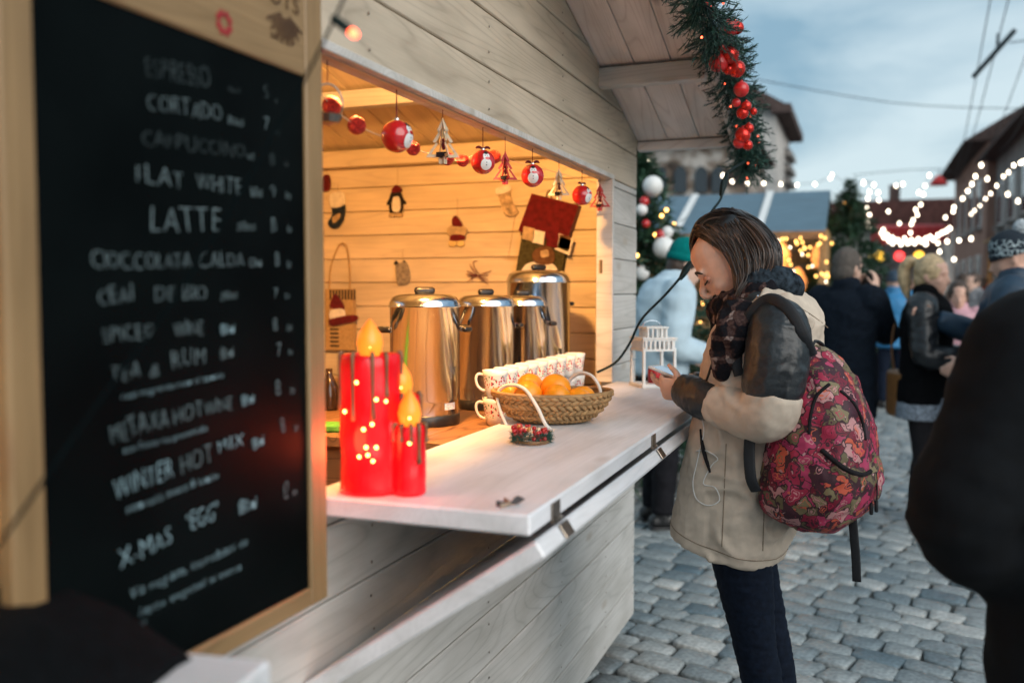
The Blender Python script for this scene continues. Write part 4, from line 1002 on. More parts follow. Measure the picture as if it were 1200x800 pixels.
flat('beard', [(-12, 0), (-6, -6), (6, -6), (13, 0), (10, 7), (0, 9), (-9, 7)], 536, 270, tan, t_, .014); flat('cap', [(-5, -5), (-6, -13), (-1, -17), (5, -10), (7, -4)], 536, 270, M['red_felt'], t_, .012, .004); flat('body', [(-7, 5), (8, 5), (10, 11), (-8, 12)], 536, 270, M['red_felt'], t_, .012, .003)
for x in (-5, 5): flat('boot', [(x - 4, 12), (x + 4, 12), (x + 4, 18), (x - 4, 18)], 536, 270, giltwood, t_, .013)
cord(536, 255, 232, t_)
t_ = deco('stocking', 'small pale plaid stocking ornament dangling beside the big stocking', 594, 237, 'stocking')
flat('stocking_body', [(-12, -14), (3, -17), (6, -2), (12, 8), (15, 12), (10, 16), (0, 15), (-5, 4)], 594, 237, pm('pale_plaid', (.40, .30, .19), .95, 0, .55, 60, .5), t_, .014); flat('cuff', [(-13, -16), (3, -19), (4, -12), (-12, -9)], 594, 237, M['white_felt'], t_, .006, .013); cord(592, 219, 205, t_); cord(604, 250, 300, t_, -8)
t_ = deco('snow_bag_ornament', 'small beaded pale sack ornament above the steel urns', 472, 318)
flat('sack', [(-8, -8), (6, -10), (10, 12), (0, 16), (-6, 14)], 472, 318, grey_f, t_, .014)
for x in (-9, 2): flat('ear', [(x - 2, -8), (x, -13), (x + 4, -9)], 472, 318, M['black_felt'], t_, .008)
cord(472, 306, 292, t_)
t_ = deco('bow_ornament', 'red raffia bow with a curled tail on the wall above the urns', 562, 322)
for k in range(9):
    a = R(-25 + k * 9 + random.uniform(-6, 6)); ln_ = random.uniform(12, 19); bm = nb(); p = wall(560, 323, .01); q = p + (XD * math.cos(-a) + UP * math.sin(-a)) * ln_ * WS * (1 if k % 2 else -1)
    loft(bm, [p, (p + q) / 2 - YD * .008, q], [.001, .0024, .001], None, 6, 3); obj('raffia', bm, M['red_felt'], t_, smooth=True)
bm = nb(); tube(bm, [wall(562, 322, .006), wall(556, 314, .008), wall(555, 307, .008), wall(559, 306, .004)], .002, 6, 4); obj('tail', bm, M['red_felt'], t_, smooth=True)
# big stocking, tilted
t_ = deco('stocking', 'big patchwork stocking with dark red cuff and appliqued bear above the tall urn', 645, 272, 'stocking')
flat('leg', [(-26, -4), (26, 6), (20, 44), (22, 60), (-34, 58), (-34, 40)], 641, 277, green_f, t_, .035, round_=False)
flat('cuff', [(-14, -47), (40, -32), (26, 10), (-30, -6)], 641, 277, M['red_felt'], t_, .045, round_=False)
for (x, y, m_, a) in ((-20, 0, tan, .2), (-8, 4, M['white_felt'], .2), (8, 8, M['red_felt'], .2), (22, 10, brown, .35)):
    flat('patch', [(x - 7, y - 9), (x + 6, y - 6), (x + 4, y + 8), (x - 9, y + 5)], 641, 274, m_, t_, .004, .046, round_=False)
flat('patch_frame', [(14, 0), (31, 6), (26, 24), (9, 17)], 641, 274, M['white_felt'], t_, .003, .044, round_=False); flat('patch_frame_fill', [(16, 3), (28, 8), (24, 20), (12, 15)], 641, 274, green_f, t_, .002, .048, round_=False)
flat('bear', [(-10, 14), (4, 10), (12, 18), (10, 30), (-8, 30), (-14, 22)], 638, 277, brown, t_, .010, .036); flat('bear_face', [(-4, 16), (4, 15), (5, 22), (-3, 23)], 638, 277, tan, t_, .006, .046)
flat('collar_applique', [(-28, 40), (-20, 30), (0, 27), (14, 34), (15, 46), (6, 42), (-6, 36), (-20, 42)], 638, 277, M['white_felt'], t_, .006, .037)
bm = nb(); tube(bm, [wall(640, 236, .02), wall(641, 226, .02), wall(645, 223, .02), wall(646, 230, .02), wall(642, 238, .02)], .003, 6, 4); obj('loop', bm, grey_f, t_, smooth=True)
# tote bag with a snowman
t_ = deco('tote_bag', 'hessian tote bag with an appliqued snowman and striped trim behind the candles', 398, 350, 'bag')
hess = pm('hessian', (.42, .28, .13), .95, 0, .25, 120, .5)
flat('bag', [(-18, -12), (20, -12), (22, 62), (-18, 62)], 400, 350, hess, t_, .03, round_=False)
for k in range(9): flat('stripe', [(-16 + k * 4.2, -11), (-14 + k * 4.2, -11), (-14 + k * 4.2, 1), (-16 + k * 4.2, 1)], 400, 350, M['black_felt'], t_, .002, .031, round_=False)
flat('snowman_hat', [(-16, 10), (-8, -6), (4, 8), (2, 14)], 400, 350, M['red_felt'], t_, .008, .033); flat('snowman_face', [(-15, 14), (3, 12), (4, 24), (-14, 26)], 400, 350, M['white_felt'], t_, .01, .033); flat('scarf', [(-17, 25), (8, 20), (22, 20), (22, 26), (4, 30), (-14, 33)], 400, 350, M['red_felt'], t_, .01, .034)
for k in range(5): flat('stripe', [(-16, 36 + k * 5), (-4, 36 + k * 5), (-4, 38 + k * 5), (-16, 38 + k * 5)], 400, 350, M['black_felt'], t_, .002, .031, round_=False)
for s_ in (-9, 13):
    pass
bm = nb(); tube(bm, [wall(386, 340, .018), wall(388, 312, .018), wall(396, 290, .016), wall(402, 285, .014), wall(407, 292, .016), wall(410, 316, .018), wall(410, 340, .018)], .0038, 6, 4); obj('strap', bm, hess, t_, smooth=True)

# ================================================================== GARLAND ON THE BARGE BOARD
gar = thing('garland', 'thick green fir garland with red baubles hung down the front edge of the stall roof', 'garland', at(850, 100, 3.4))
gx = XO + .06
path = [onx(800, -70, gx), onx(822, 0, gx), onx(842, 45, gx), onx(857, 92, gx), onx(868, 130, gx - .0), onx(876, 165, gx), onx(876, 198, gx)]
P_ = [V(p) for p in cat([tuple(p) for p in path], 10)]
rg_ = random.Random(21); bm = nb(); bm_stem = nb(); tube(bm_stem, P_, .006, 6)
gd = (P_[30] - CAM).dot(CF) / F
for i, p in enumerate(P_):
    tdir = (P_[min(i + 1, len(P_) - 1)] - P_[max(i - 1, 0)]).normalized(); s_, f_ = frame(tdir)
    for q in range(17):
        a = rg_.uniform(0, 6.283); d = (s_ * math.cos(a) + f_ * math.sin(a) + tdir * rg_.uniform(-.5, .7) + V((0, 0, -.15))).normalized(); ln_ = rg_.uniform(18, 40) * gd
        e = p + d * ln_ + V((0, 0, -.006)); tube(bm_stem, [p, e], .0011, 3)
        for k in range(30):
            fz = rg_.uniform(.12, 1.0); b0 = p.lerp(e, fz); nn = (d * rg_.uniform(.2, 1.0) + V((rg_.uniform(-1, 1), rg_.uniform(-1, 1), rg_.uniform(-1, 1))).normalized() * .9).normalized() * rg_.uniform(.011, .019)
            w_ = nn.cross(d); 
            if w_.length < 1e-6: continue
            w_ = w_.normalized() * .0017; bm.faces.new([bm.verts.new(x) for x in (b0 - w_, b0 + w_, b0 + nn + w_ * .3, b0 + nn - w_ * .3)])
fo = obj('fir_needles', bm, M['green_needle'], gar); fo['kind'] = 'stuff'; obj('stem', bm_stem, M['cable'], gar)
rb_ = pm('red_satin_bauble', (.55, .02, .02), .3, .0, .1, 10, 0, coat=.2); rc_ = pm('red_mirror_bauble', (.62, .03, .02), .12, .55, .1, 10, 0)
dg_ = (P_[30] - CAM).dot(CF)
for px, py, r, k in ((830, 38, 9, 1), (826, 4, 8, 1), (858, 30, 9.5, 0), (870, 28, 7, 1), (858, 67, 10, 1), (841, 79, 10.5, 0), (868, 87, 9.5, 1), (874, 115, 8.5, 0), (856, 88, 6, 1), (881, 139, 6, 1), (875, 148, 7, 1), (892, 146, 4, 1), (884, 170, 6, 1), (875, 180, 9, 1), (869, 190, 7, 0), (882, 194, 6, 1), (845, 58, 5, 1), (866, 134, 5, 0)):
    p = at(px, py, dg_ - .09 - (200 - py) * .0012); 
    near_ = min(P_, key=lambda q: (q - p).length); p = p.lerp(near_, .22)
    bm = nb(); ball(bm, p, r * gd, 18, 12); lathe(bm, [(r * gd * .2, r * gd * .97), (r * gd * .2, r * gd * 1.15), (0, r * gd * 1.16)], p, 8); obj('bauble', bm, rc_ if k else rb_, gar, smooth=True)
for k in range(26):
    p = rg_.choice(P_[8:]) + V((rg_.uniform(-.04, .06), rg_.uniform(-.06, .02), rg_.uniform(-.06, .05))); bm = nb(); ball(bm, p, .0036, 8, 6); obj('fairy_bulb', bm, M['bulb_red'], gar, smooth=True)
# cable with inline plugs from the garland to the counter
cb = thing('power_cable', 'dark green cable with inline plugs running from the garland down into the stall', 'cable', onx(750, 380, -.7))
pts = [onx(872, 190, gx), at(850, 205, 3.3), at(845, 232, 3.25), at(833, 250, 3.2), at(827, 275, 3.16), at(815, 300, 3.12), at(803, 318, 3.1), at(780, 345, 3.12), at(752, 374, 3.18), at(738, 402, 3.2), at(722, 424, 3.2), at(700, 436, 3.22)]
bm = nb(); tube(bm, pts, .0045, 8, 6); obj('cord', bm, M['cable'], cb, smooth=True)
for a, b, c in ((at(852, 204, 3.3), at(848, 216, 3.28), at(845, 229, 3.26)), (at(809, 307, 3.12), at(804, 316, 3.11), at(797, 327, 3.11))):
    bm = nb(); loft(bm, [a, b, c], [.006, .0125, .007], None, 10, 4, .5); obj('plug', bm, M['cable'], cb, smooth=True)
# ================================================================== BACKGROUND
def boxw(name, p0, p1, mat, parent, bev=0):
    a, b = V(p0), V(p1); bm = nb(); box(bm, (a + b) / 2, (abs(b.x - a.x), abs(b.y - a.y), abs(b.z - a.z)), None, bev); return obj(name, bm, mat, parent)
slate_r = pm('blue_grey_roofing', (.085, .15, .20), .55, 0, .2, 3, .2, stretch=(1, 6, 1)); warmwood = wood('lit_stall_wood', (.34, .18, .07), (.48, .28, .12), .6)
plaster = pm('pale_plaster', (.56, .53, .50), .9, 0, .25, 1.2, .3, .02); stone = pm('grey_render', (.26, .25, .24), .9, 0, .25, 1.5, .3, .02); pink = pm('salmon_plaster', (.40, .24, .19), .9, 0, .2, 1.2, .2, .02)
glassd = pm('dark_window_glass', (.03, .04, .05), .08, 0, .2); tiles = pm('dark_roof_tiles', (.085, .06, .055), .85, 0, .4, 4, .4, .03); brick_r = pm('red_brown_roof', (.10, .045, .04), .85, 0, .35, 4, .4, .03)
# stall with the blue roof across the way
fr = at(968, 270, 11.5); Yf = fr.y; xr = fr.x; xl = xr - 4.4; ze = fr.z; rg = at(975, 221, 12.9); Yr = Yf + 1.5; zr = ze + .62
bs = thing('market_stall', 'market stall with blue-grey roof, white roof strips and warm lights under its eave', 'stall', ((xl + xr) / 2, Yr, 0))
for k in range(5):                                     # roofing sheets, each laid over the next
    x0, x1 = xl + (xr - xl) * k / 5, xl + (xr - xl) * (k + 1) / 5
    bm = nb(); o_ = V((x0, Yf - .12, ze - .05)); v_ = V((0, 1.62, .67)); prism(bm, [(0, 0), (x1 - x0 - .004, 0), (x1 - x0 - .004, v_.length), (0, v_.length)], o_, (1, 0, 0), v_, .03); obj('roof_sheet', bm, slate_r, bs)
    bm = nb(); o_ = V((x0, Yr + 1.62, ze - .05)); v_ = V((0, -1.62, .67)); prism(bm, [(0, 0), (x1 - x0 - .004, 0), (x1 - x0 - .004, v_.length), (0, v_.length)], o_, (1, 0, 0), v_, -.03); obj('roof_sheet', bm, slate_r, bs)
for px in (800, 892):
    q = ony(px, 246, Yf + .7); bm = nb(); v_ = V((0, 1.62, .67)); prism(bm, [(0, 0), (.09, 0), (.09, v_.length), (0, v_.length)], V((q.x, Yf - .125, ze - .018)), (1, 0, 0), v_, .02); obj('roof_strip', bm, M['white_paint'], bs)
boxw('fascia', (xl, Yf - .135, ze - .11), (xr, Yf - .115, ze - .01), M['table_wood'], bs)
for x in (xl + .05, (xl + xr) / 2, xr - .08): boxw('post', (x, Yf, 0), (x + .09, Yf + .09, ze + .02), warmwood, bs)
for k in range(6): boxw('front_board', (xl, Yf + .02, .1 + k * .15), (xr, Yf + .05, .245 + k * .15), warmwood, bs)
boxw('counter', (xl, Yf - .25, 1.0), (xr, Yf + .2, 1.04), warmwood, bs)
for k in range(9): boxw('back_board', (xl, Yr + 1.3, .1 + k * .25), (xr, Yr + 1.34, .345 + k * .25), warmwood, bs)
for k in range(9):
    for x in (xl, xr - .04): boxw('side_board', (x, Yf + .1, .1 + k * .24), (x + .04, Yr + 1.28, .335 + k * .24), warmwood, bs)
for px, py, s in ((890, 283, 1), (915, 300, 1.2), (935, 330, 1.1), (958, 300, .8)):  # invented glowing lanterns, added inside the far stall
    q = at(px, py, 12.6); bm = nb(); loft(bm, [q - V((0, 0, .18 * s)), q, q + V((0, 0, .16 * s))], [.05, .11 * s, .04], None, 12, 4); o = obj('added_lantern', bm, emis('lit_paper', (1, .45, .15), .35), None, smooth=True); tag(o, 'made-up lit paper lantern hanging inside the blue-roofed stall', 'lantern', 'made-up lanterns in the far stall')
    bm = nb(); tube(bm, [q + V((0, 0, .16 * s)), V((q.x, q.y, ze + .3))], .004, 4); obj('cord', bm, M['cable'], o)
ld = bpy.data.lights.new('far_stall_light', 'POINT'); ld.energy = 16; ld.color = (1, .55, .2); ld.shadow_soft_size = .15
lo = bpy.data.objects.new('far_stall_light', ld); COL.objects.link(lo); lo.parent = bs; q = at(915, 290, 12.2); lo.location = q - ORG[bs.name]
def light_string(name, label, pts, r, mat, grp='festoon lights over the street', cordr=.006, sub=3):
    t_ = thing(name, label, 'string lights', pts[0], 0, grp); bm = nb(); tube(bm, [p + V((0, 0, r * 1.5)) for p in pts], cordr, 4, sub); obj('cord', bm, M['cable'], t_)
    me = None
    for p in pts:
        if me is None:
            bm = nb(); ball(bm, (0, 0, 0), (r, r, r * 1.25), 8, 6); tube(bm, [(0, 0, r * 1.1), (0, 0, r * 1.7)], r * .4, 6); me = mesh('bulb', bm, mat, True)
        b_ = bpy.data.objects.new('bulb', me); link(b_, t_, p)
    return t_
def S(lst, d0, d1=None): n_ = len(lst) - 1; return [at(x, y, d0 + ((d1 or d0) - d0) * i / max(1, n_)) for i, (x, y) in enumerate(lst)]
rs = random.Random(4)
light_string('string_lights', 'warm coloured fairy lights bunched under the eave of the blue-roofed stall', S([(905 + rs.uniform(0, 70), 274 + rs.uniform(0, 58)) for k in range(30)], 11.3), .011, M['bulb_warm'], 'fairy lights at the far stall', .003, 1)
light_string('string_lights', 'pale fairy lights looped along the far stall front above its counter', S([(880, 278), (896, 276), (912, 282), (926, 290), (940, 298), (952, 312), (930, 318), (915, 330), (940, 336), (968, 330)], 11.2), .011, M['bulb_small'], 'fairy lights at the far stall', .003, 2)
light_string('string_lights', 'festoon bulbs in a level row just above the blue roof', S([(760, 190), (847, 206), (858, 213), (876, 215), (895, 215), (915, 216), (934, 217), (955, 216), (973, 209), (975, 205), (993, 217), (1012, 215), (1024, 217)], 16, 24), .022, M['bulb'])
light_string('string_lights', 'festoon bulbs dropping steeply beside the dark lit fir toward the red canopy', S([(1012, 214), (1024, 217), (1019, 225), (1029, 226), (1030, 235), (1017, 233), (1016, 244), (1015, 250), (1019, 252), (1017, 260), (1018, 266)], 26), .030, M['bulb'])
light_string('string_lights', 'festoon bulbs descending in a narrow zigzag over the dark far roofs', S([(1089, 206), (1084, 218), (1077, 226), (1082, 228), (1079, 240), (1073, 246), (1075, 252), (1070, 258), (1068, 263), (1067, 273)], 28), .032, M['bulb'])
light_string('string_lights', 'few loose festoon bulbs against the sky over the red canopy', S([(1030, 235), (1041, 248), (1054, 262), (1050, 218), (1058, 216)], 27), .030, M['bulb'])
light_string('string_lights', 'dense glowing swag of festoon bulbs across the front of the red canopy', S([(1033, 273), (1036, 278), (1035, 270), (1040, 276), (1042, 282), (1046, 279), (1046, 285), (1052, 282), (1056, 286), (1060, 280), (1064, 285), (1068, 282), (1072, 285), (1076, 281), (1080, 283), (1085, 280), (1085, 286), (1090, 278), (1094, 281), (1099, 276), (1104, 273), (1109, 271), (1113, 268)], 30), .042, M['bulb'])
light_string('string_lights', 'festoon bulbs climbing along the grey house toward its upper windows', S([(1200, 190), (1196, 191), (1188, 194), (1182, 202), (1176, 207), (1168, 218), (1161, 227), (1155, 233), (1148, 241), (1142, 247), (1138, 251)], 18, 30), .026, M['bulb'])
light_string('string_lights', 'festoon bulbs rising before the salmon house to its eave', S([(1150, 194), (1143, 207), (1139, 216), (1134, 224), (1128, 233), (1118, 243), (1117, 248), (1108, 255)], 24, 30), .034, M['bulb'])
light_string('string_lights', 'wide spaced festoon bulbs hanging low between the red canopy and the grey house', S([(1099, 285), (1101, 295), (1118, 304), (1110, 283), (1124, 282), (1138, 280), (1157, 210), (1181, 228), (1193, 236)], 28, 24), .034, M['bulb'])
# fir trees
def fir(name, label, base, h, r, n, lights, mat, seed, baub=()):
    t_ = thing(name, label, 'fir tree', base); rr = random.Random(seed)
    bm = nb(); loft(bm, [base, base + V((0, 0, h * .5)), base + V((0, 0, h * .96))], [.06, .04, .008], None, 8, 2); obj('trunk', bm, M['table_wood'], t_)
    bm = nb(); tips = []
    for k in range(n):
        f = rr.random() ** .62; z = h * (.10 + .90 * (1 - f)); rad = r * (f ** .75) * rr.uniform(.82, 1.12); a = rr.uniform(0, 6.283)
        d = V((math.cos(a), math.sin(a), -.22)); p = base + V((0, 0, z)); e = p + d * rad; tips.append((e, a, f))
        L_ = min(rad, .38)
        for m_ in range(15):
            g = rr.uniform(0, 1); b0 = e - d * L_ * g; nn = (d * .6 + V((rr.uniform(-1, 1), rr.uniform(-1, 1), rr.uniform(-.7, .8)))).normalized() * rr.uniform(.06, .12); w_ = nn.cross(V((rr.uniform(-1, 1), rr.uniform(-1, 1), 1))).normalized() * .012
            bm.faces.new([bm.verts.new(x) for x in (b0 - w_, b0 + w_, b0 + nn)])
    cr = obj('crown', bm, mat, t_); cr['kind'] = 'stuff'
    for k in range(lights):
        e, a, f = rr.choice(tips); bm = nb(); ball(bm, e + V((0, 0, .01)), .014, 6, 4); obj('bulb', bm, M['bulb_warm'], t_)
    return t_
b = gnd(743, 7.2); nt_ = fir('decorated_fir', 'tall decorated fir with big white and red baubles just behind the stall corner', b, 2.75, .92, 1300, 56, M['fir'], 5)
nb_ = [(765, 218, 12, 'w'), (778, 290, 13, 'w'), (755, 236, 6, 'r'), (774, 275, 6, 'r'), (752, 246, 7, 'w'), (782, 272, 7, 'w'), (757, 262, 5, 'r'), (752, 320, 9, 'w'), (770, 330, 6, 'r'), (756, 345, 7, 'w')]
for px, py, r, k in nb_:
    d_ = 6.78; bm = nb(); ball(bm, at(px, py, d_), r * d_ / F, 16, 10); obj('bauble', bm, M['red_gloss'] if k == 'r' else M['white_paint'], nt_, smooth=True)
b = gnd(993, 13.2); fir('lit_fir', 'dark fir tree with small warm lights beside the blue-roofed stall', b, 3.05, 1.12, 1700, 30, M['fir'], 8)
# tall pale house behind the garland, with its lower neighbour
def win(parent, c, w_, h, ax, nrm, mat=glassd, sill=True):
    bm = nb(); u_ = V(ax); n_ = V(nrm); rt_ = Matrix((u_, n_, V((0, 0, 1)))).transposed(); wo = None
    box(bm, V(c) + n_ * .03, (w_ + .2, .12, h + .2), rt_); wo = obj('window', bm, M['white_paint'], parent)
    for s_ in (-1, 1): bm = nb(); box(bm, V(c) + n_ * .085 + u_ * s_ * w_ * .25, (w_ * .44, .03, h), rt_); obj('pane', bm, mat, wo)
    if sill: bm = nb(); box(bm, V(c) + n_ * .12 - V((0, 0, h / 2 + .14)), (w_ + .4, .25, .07), rt_); obj('sill', bm, stone, wo)
p = at(908, 215, 46); xr_ = p.x; yf_ = p.y; tw = thing('house', 'tall pale plastered house with a jutting dark eave behind the garland', 'house', (xr_ - 5, yf_ + 5, 0))
zt = at(920, 128, 46).z
boxw('wall', (xr_ - 10, yf_, 0), (xr_, yf_ + 9, zt), plaster, tw)
bm = nb(); prism(bm, [(-.7, 0), (10.7, 0), (5.0, 3.4)], V((xr_ - 10, yf_ - .5, zt)), (1, 0, 0), (0, 0, 1), -10); obj('roof', bm, tiles, tw)
boxw('eave', (xr_ - .2, yf_ - .55, zt - .3), (xr_ + .75, yf_ + 9.4, zt + .12), tiles, tw)
for k in range(4):
    for f in range(3): win(tw, (xr_ - 1.6 - k * 2.3, yf_, 3.2 + f * 2.9), 1.0, 1.5, (1, 0, 0), (0, -1, 0))
p2 = at(912, 180, 52); nbh = thing('house', 'low pale block with stacked balcony slabs beside the tall plastered house', 'house', (p2.x, p2.y + 3, 0)); x2 = at(929, 180, 52).x
boxw('wall', (p2.x - 3, p2.y, 0), (x2 - .5, p2.y + 5, at(912, 184, 52).z), plaster, nbh)
for k, y in enumerate((182, 199, 214)): z_ = at(920, y, 52).z; boxw('balcony', (p2.x - 2, p2.y - .9, z_ - .14), (x2, p2.y + 3, z_ + .16), stone, nbh); boxw('balcony_rail', (p2.x - 2, p2.y - .88, z_ + .16), (x2 - .1, p2.y - .82, z_ + .25), glassd, nbh)
# weathered old building behind the blue roof
p = at(765, 176, 30); q = at(856, 176, 30)
old, t, b = newmat('weathered_masonry'); mp_ = coords(t, (1, 1, 1), False); n = nd(t, 'ShaderNodeTexNoise'); n.inputs['Scale'].default_value = 1.3; n.inputs['Detail'].default_value = 5; t.links.new(mp_.outputs[0], n.inputs['Vector'])
r = ramp(t, [(.38, (.05, .035, .03)), (.47, (.22, .16, .12)), (.6, (.58, .52, .47))]); t.links.new(n.outputs[0], r.inputs[0]); t.links.new(r.outputs[0], b.inputs['Base Color']); b.inputs['Roughness'].default_value = .95; bump(t, b, n.outputs[0], .8, .2)
ob_ = thing('house', 'weathered old stone building with flaking plaster and dark arches behind the blue roof', 'house', (p.x, p.y + 3, 0)); zt = at(800, 172, 30).z
boxw('wall', (p.x - 8, p.y, 0), (q.x + .6, p.y + 6, zt), old, ob_); bm = nb(); prism(bm, [(-.4, 0), (8.6 + q.x - p.x + .4, 0), (8.6 + q.x - p.x - 2, 1.6), (2, 1.6)], V((p.x - 8, p.y - .4, zt)), (1, 0, 0), (0, 0, 1), -6.8); obj('roof', bm, brick_r, ob_)
for px in (775, 798, 822, 842):
    c = ony(px, 208, p.y); bm = nb(); prism(bm, [(-.2, -.5), (.2, -.5), (.2, .15), (.12, .3), (0, .36), (-.12, .3), (-.2, .15)], c + V((0, -.03, 0)), (1, 0, 0), (0, 0, 1), .06); obj('window_arch', bm, glassd, ob_)
# houses down the right side of the street
XH = 5.2
ya = onx(1165, 300, XH).y; za = onx(1200, 148, XH).z
ga = thing('house', 'grey rendered house with a tiled eave on the far right of the street', 'house', (XH + 4, ya - 10, 0))
boxw('wall', (XH, ya - 24, 0), (XH + 9, ya, za), stone, ga); bm = nb(); prism(bm, [(-.7, -.25), (9.7, -.25), (4.5, 3.4)], V((XH, ya + .3, za)), (1, 0, 0), (0, 0, 1), 24.6); obj('roof', bm, tiles, ga)
boxw('gutter', (XH - .75, ya - 24, za - .32), (XH - .6, ya + .3, za - .2), tiles, ga)
for k in range(7):
    for z_ in (2.0, 5.0): win(ga, (XH, ya - 2.0 - k * 3.1, z_), 1.1, 1.6, (0, 1, 0), (-1, 0, 0), emis('lit_window', (1, .55, .25), .6) if (k % 3 == 1 and z_ < 3) else glassd)
yb = ya + .4; zb = onx(1120, 206, XH - .3).z; sb = thing('house', 'narrow salmon plastered house next to the grey one', 'house', (XH + 4, yb + 7, 0))
boxw('wall', (XH - .3, yb, 0), (XH + 9, yb + 15, zb), pink, sb); bm = nb(); prism(bm, [(-1.0, -.25), (10.3, -.25), (4.7, 3.2)], V((XH - .3, yb + 15.3, zb)), (1, 0, 0), (0, 0, 1), 15.6); obj('roof', bm, tiles, sb)
for k in range(4):
    for z_ in (2.0, 5.4): win(sb, (XH - .3, yb + 2.2 + k * 3.3, z_), 1.2, 2.0, (0, 1, 0), (-1, 0, 0))
# wooden kiosk with a lit awning along the grey house
q = at(1172, 300, 19); kx, ky = q.x, q.y; ks = thing('kiosk', 'wooden kiosk with a slanting lit awning against the grey house', 'kiosk', (kx + 1, ky, 0))
z0 = at(1180, 262, 18).z
boxw('wall', (kx + .5, ky - 4, 0), (kx + 2, ky + 3, z0 - .1), warmwood, ks)
for k in range(7):
    bm = nb(); v_ = V((1.7, 0, .8)); prism(bm, [(0, 0), (.97, 0), (.97, v_.length), (0, v_.length)], V((kx + .0, ky - 4 + k, z0 - .2)), (0, 1, 0), v_, -.05); obj('awning_board', bm, warmwood, ks)
for y in (ky - 3.8, ky - .5, ky + 2.8): boxw('post', (kx + .1, y, 0), (kx + .2, y + .1, z0 - .12), warmwood, ks)
for k in range(5): q = V((kx + .12, ky - 3 + k * 1.2, z0 - .35)); bm = nb(); ball(bm, q, .07, 10, 8); tube(bm, [q, q + V((0, 0, .16))], .01, 5); obj('lamp', bm, emis('kiosk_lamp', (1, .55, .2), 12), ks, smooth=True)
# end of the street: dark roofed house, red stage canopy
ce = at(1068, 300, 62); eh = thing('house', 'low dark red roofed house with a chimney closing the end of the street', 'house', (ce.x, ce.y, 0)); e0 = at(995, 300, 62).x; e1 = at(1135, 300, 62).x; zt = at(1060, 268, 62).z
boxw('wall', (e0 - 6, ce.y, 0), (e1 + 3, ce.y + 8, zt), plaster, eh); bm = nb(); prism(bm, [(-.6, 0), (e1 - e0 + 9.6, 0), (e1 - e0 + 7.5, 1.9), (1.5, 1.9)], V((e0 - 6, ce.y - .5, zt)), (1, 0, 0), (0, 0, 1), -9); obj('roof', bm, brick_r, eh)
bm = nb(); q = at(1048, 236, 63); box(bm, q, (.7, .7, 2.2)); obj('chimney', bm, tiles, eh)
for k in range(5): win(eh, (e0 + 1 + k * 2.2, ce.y, 2.2), 1.0, 1.5, (1, 0, 0), (0, -1, 0))
sp0 = at(1066, 300, 36); sw = at(1112, 300, 36).x - at(1022, 300, 36).x; zt = at(1066, 263, 36).z; zl = at(1066, 288, 36).z
stg = thing('stage', 'small stage under a bright red canopy hung with coloured lamps', 'stage', (sp0.x, sp0.y + 2, 0)); redc = pm('red_canvas', (.55, .03, .03), .7, 0, .2, 2, .1)
x0, x1 = sp0.x - sw / 2, sp0.x + sw / 2
bm = nb(); prism(bm, [(0, 0), (sw, 0), (sw, 3.5), (0, 3.5)], V((x0, sp0.y, zt - .25)), (1, 0, 0), V((0, 1, .12)), .05); obj('canopy', bm, redc, stg)
for k in range(9): bm = nb(); a = x0 + sw * k / 9; prism(bm, [(0, 0), (sw / 9 - .01, 0), (sw / 9 - .01, -(zt - zl) + .3), (sw / 18, -(zt - zl) + .1), (0, -(zt - zl) + .3)], V((a, sp0.y - .02, zt - .1)), (1, 0, 0), (0, 0, 1), .03); obj('valance', bm, redc, stg)
boxw('platform', (x0, sp0.y, 0), (x1, sp0.y + 3.4, .7), M['blackplastic'], stg); boxw('backdrop', (x0, sp0.y + 3.3, .7), (x1, sp0.y + 3.36, zt - .1), pm('pale_backdrop', (.36, .38, .42), .8), stg)
for x in (x0 + .05, x1 - .05):
    for dx in (-.1, .1): bm = nb(); tube(bm, [(x + dx, sp0.y - .06, .0), (x + dx, sp0.y - .06, zt - .2)], .03, 6); obj('truss_post', bm, M['steel'], stg)
for px, c in ((1031, (1, .55, .05)), (1054, (1, .05, .05)), (1077, (1, .55, .05))):
    bm = nb(); q = at(px, 300, 36.1); ball(bm, q, (.18, .18, .18), 12, 8); obj('stage_lamp', bm, emis('stage_lamp', c, 2.0), stg, smooth=True); bm = nb(); tube(bm, [q + V((0, 0, .17)), V((q.x, q.y, zt - .2))], .012, 5); obj('lamp_hanger', bm, M['blackplastic'], stg)
# wires overhead, bar, red hanging lamp
wm_ = pm('wire', (.03, .05, .06), .6)
for i, (a, b, la, r) in enumerate((((1168, -40, 14), (1118, 215, 34), 'overhead wire nearest the tilted bar, running down the street', .011), ((1192, -40, 14), (1122, 215, 34), 'overhead wire carrying the tilted bar down the street', .011), ((1215, 30, 16), (1150, 190, 34), 'overhead wire ending at the eave of the grey house', .010), ((1225, 80, 16), (1172, 178, 30), 'short overhead wire low beside the grey house', .010), ((880, 92, 24), (1230, 128, 24), 'overhead cable slung level across the street', .012))):
    A_, B_ = at(*a), at(*b); m_ = (A_ + B_) / 2 - V((0, 0, .25)); bm = nb(); tube(bm, [A_, m_, B_], r, 5, 6); o = obj('overhead_wire', bm, wm_, None, smooth=True); tag(o, la, 'wire', 'wires over the street')
bm = nb(); tube(bm, [at(1141, 90, 17), at(1189, 36, 16)], .045, 8); tube(bm, [at(1169, 52, 16.4), at(1170, 40, 16.4)], .03, 6); tube(bm, [at(1183, 50, 16.2), at(1215, 46, 16.2)], .012, 5); o = obj('spreader_bar', bm, wm_, None, smooth=True); tag(o, 'dark tilted spreader bar between the overhead wires', 'bar')
q = at(1100, 214, 34); rl_ = thing('street_lamp', 'red shaded lamp hung over the street before the salmon house', 'street lamp', q)
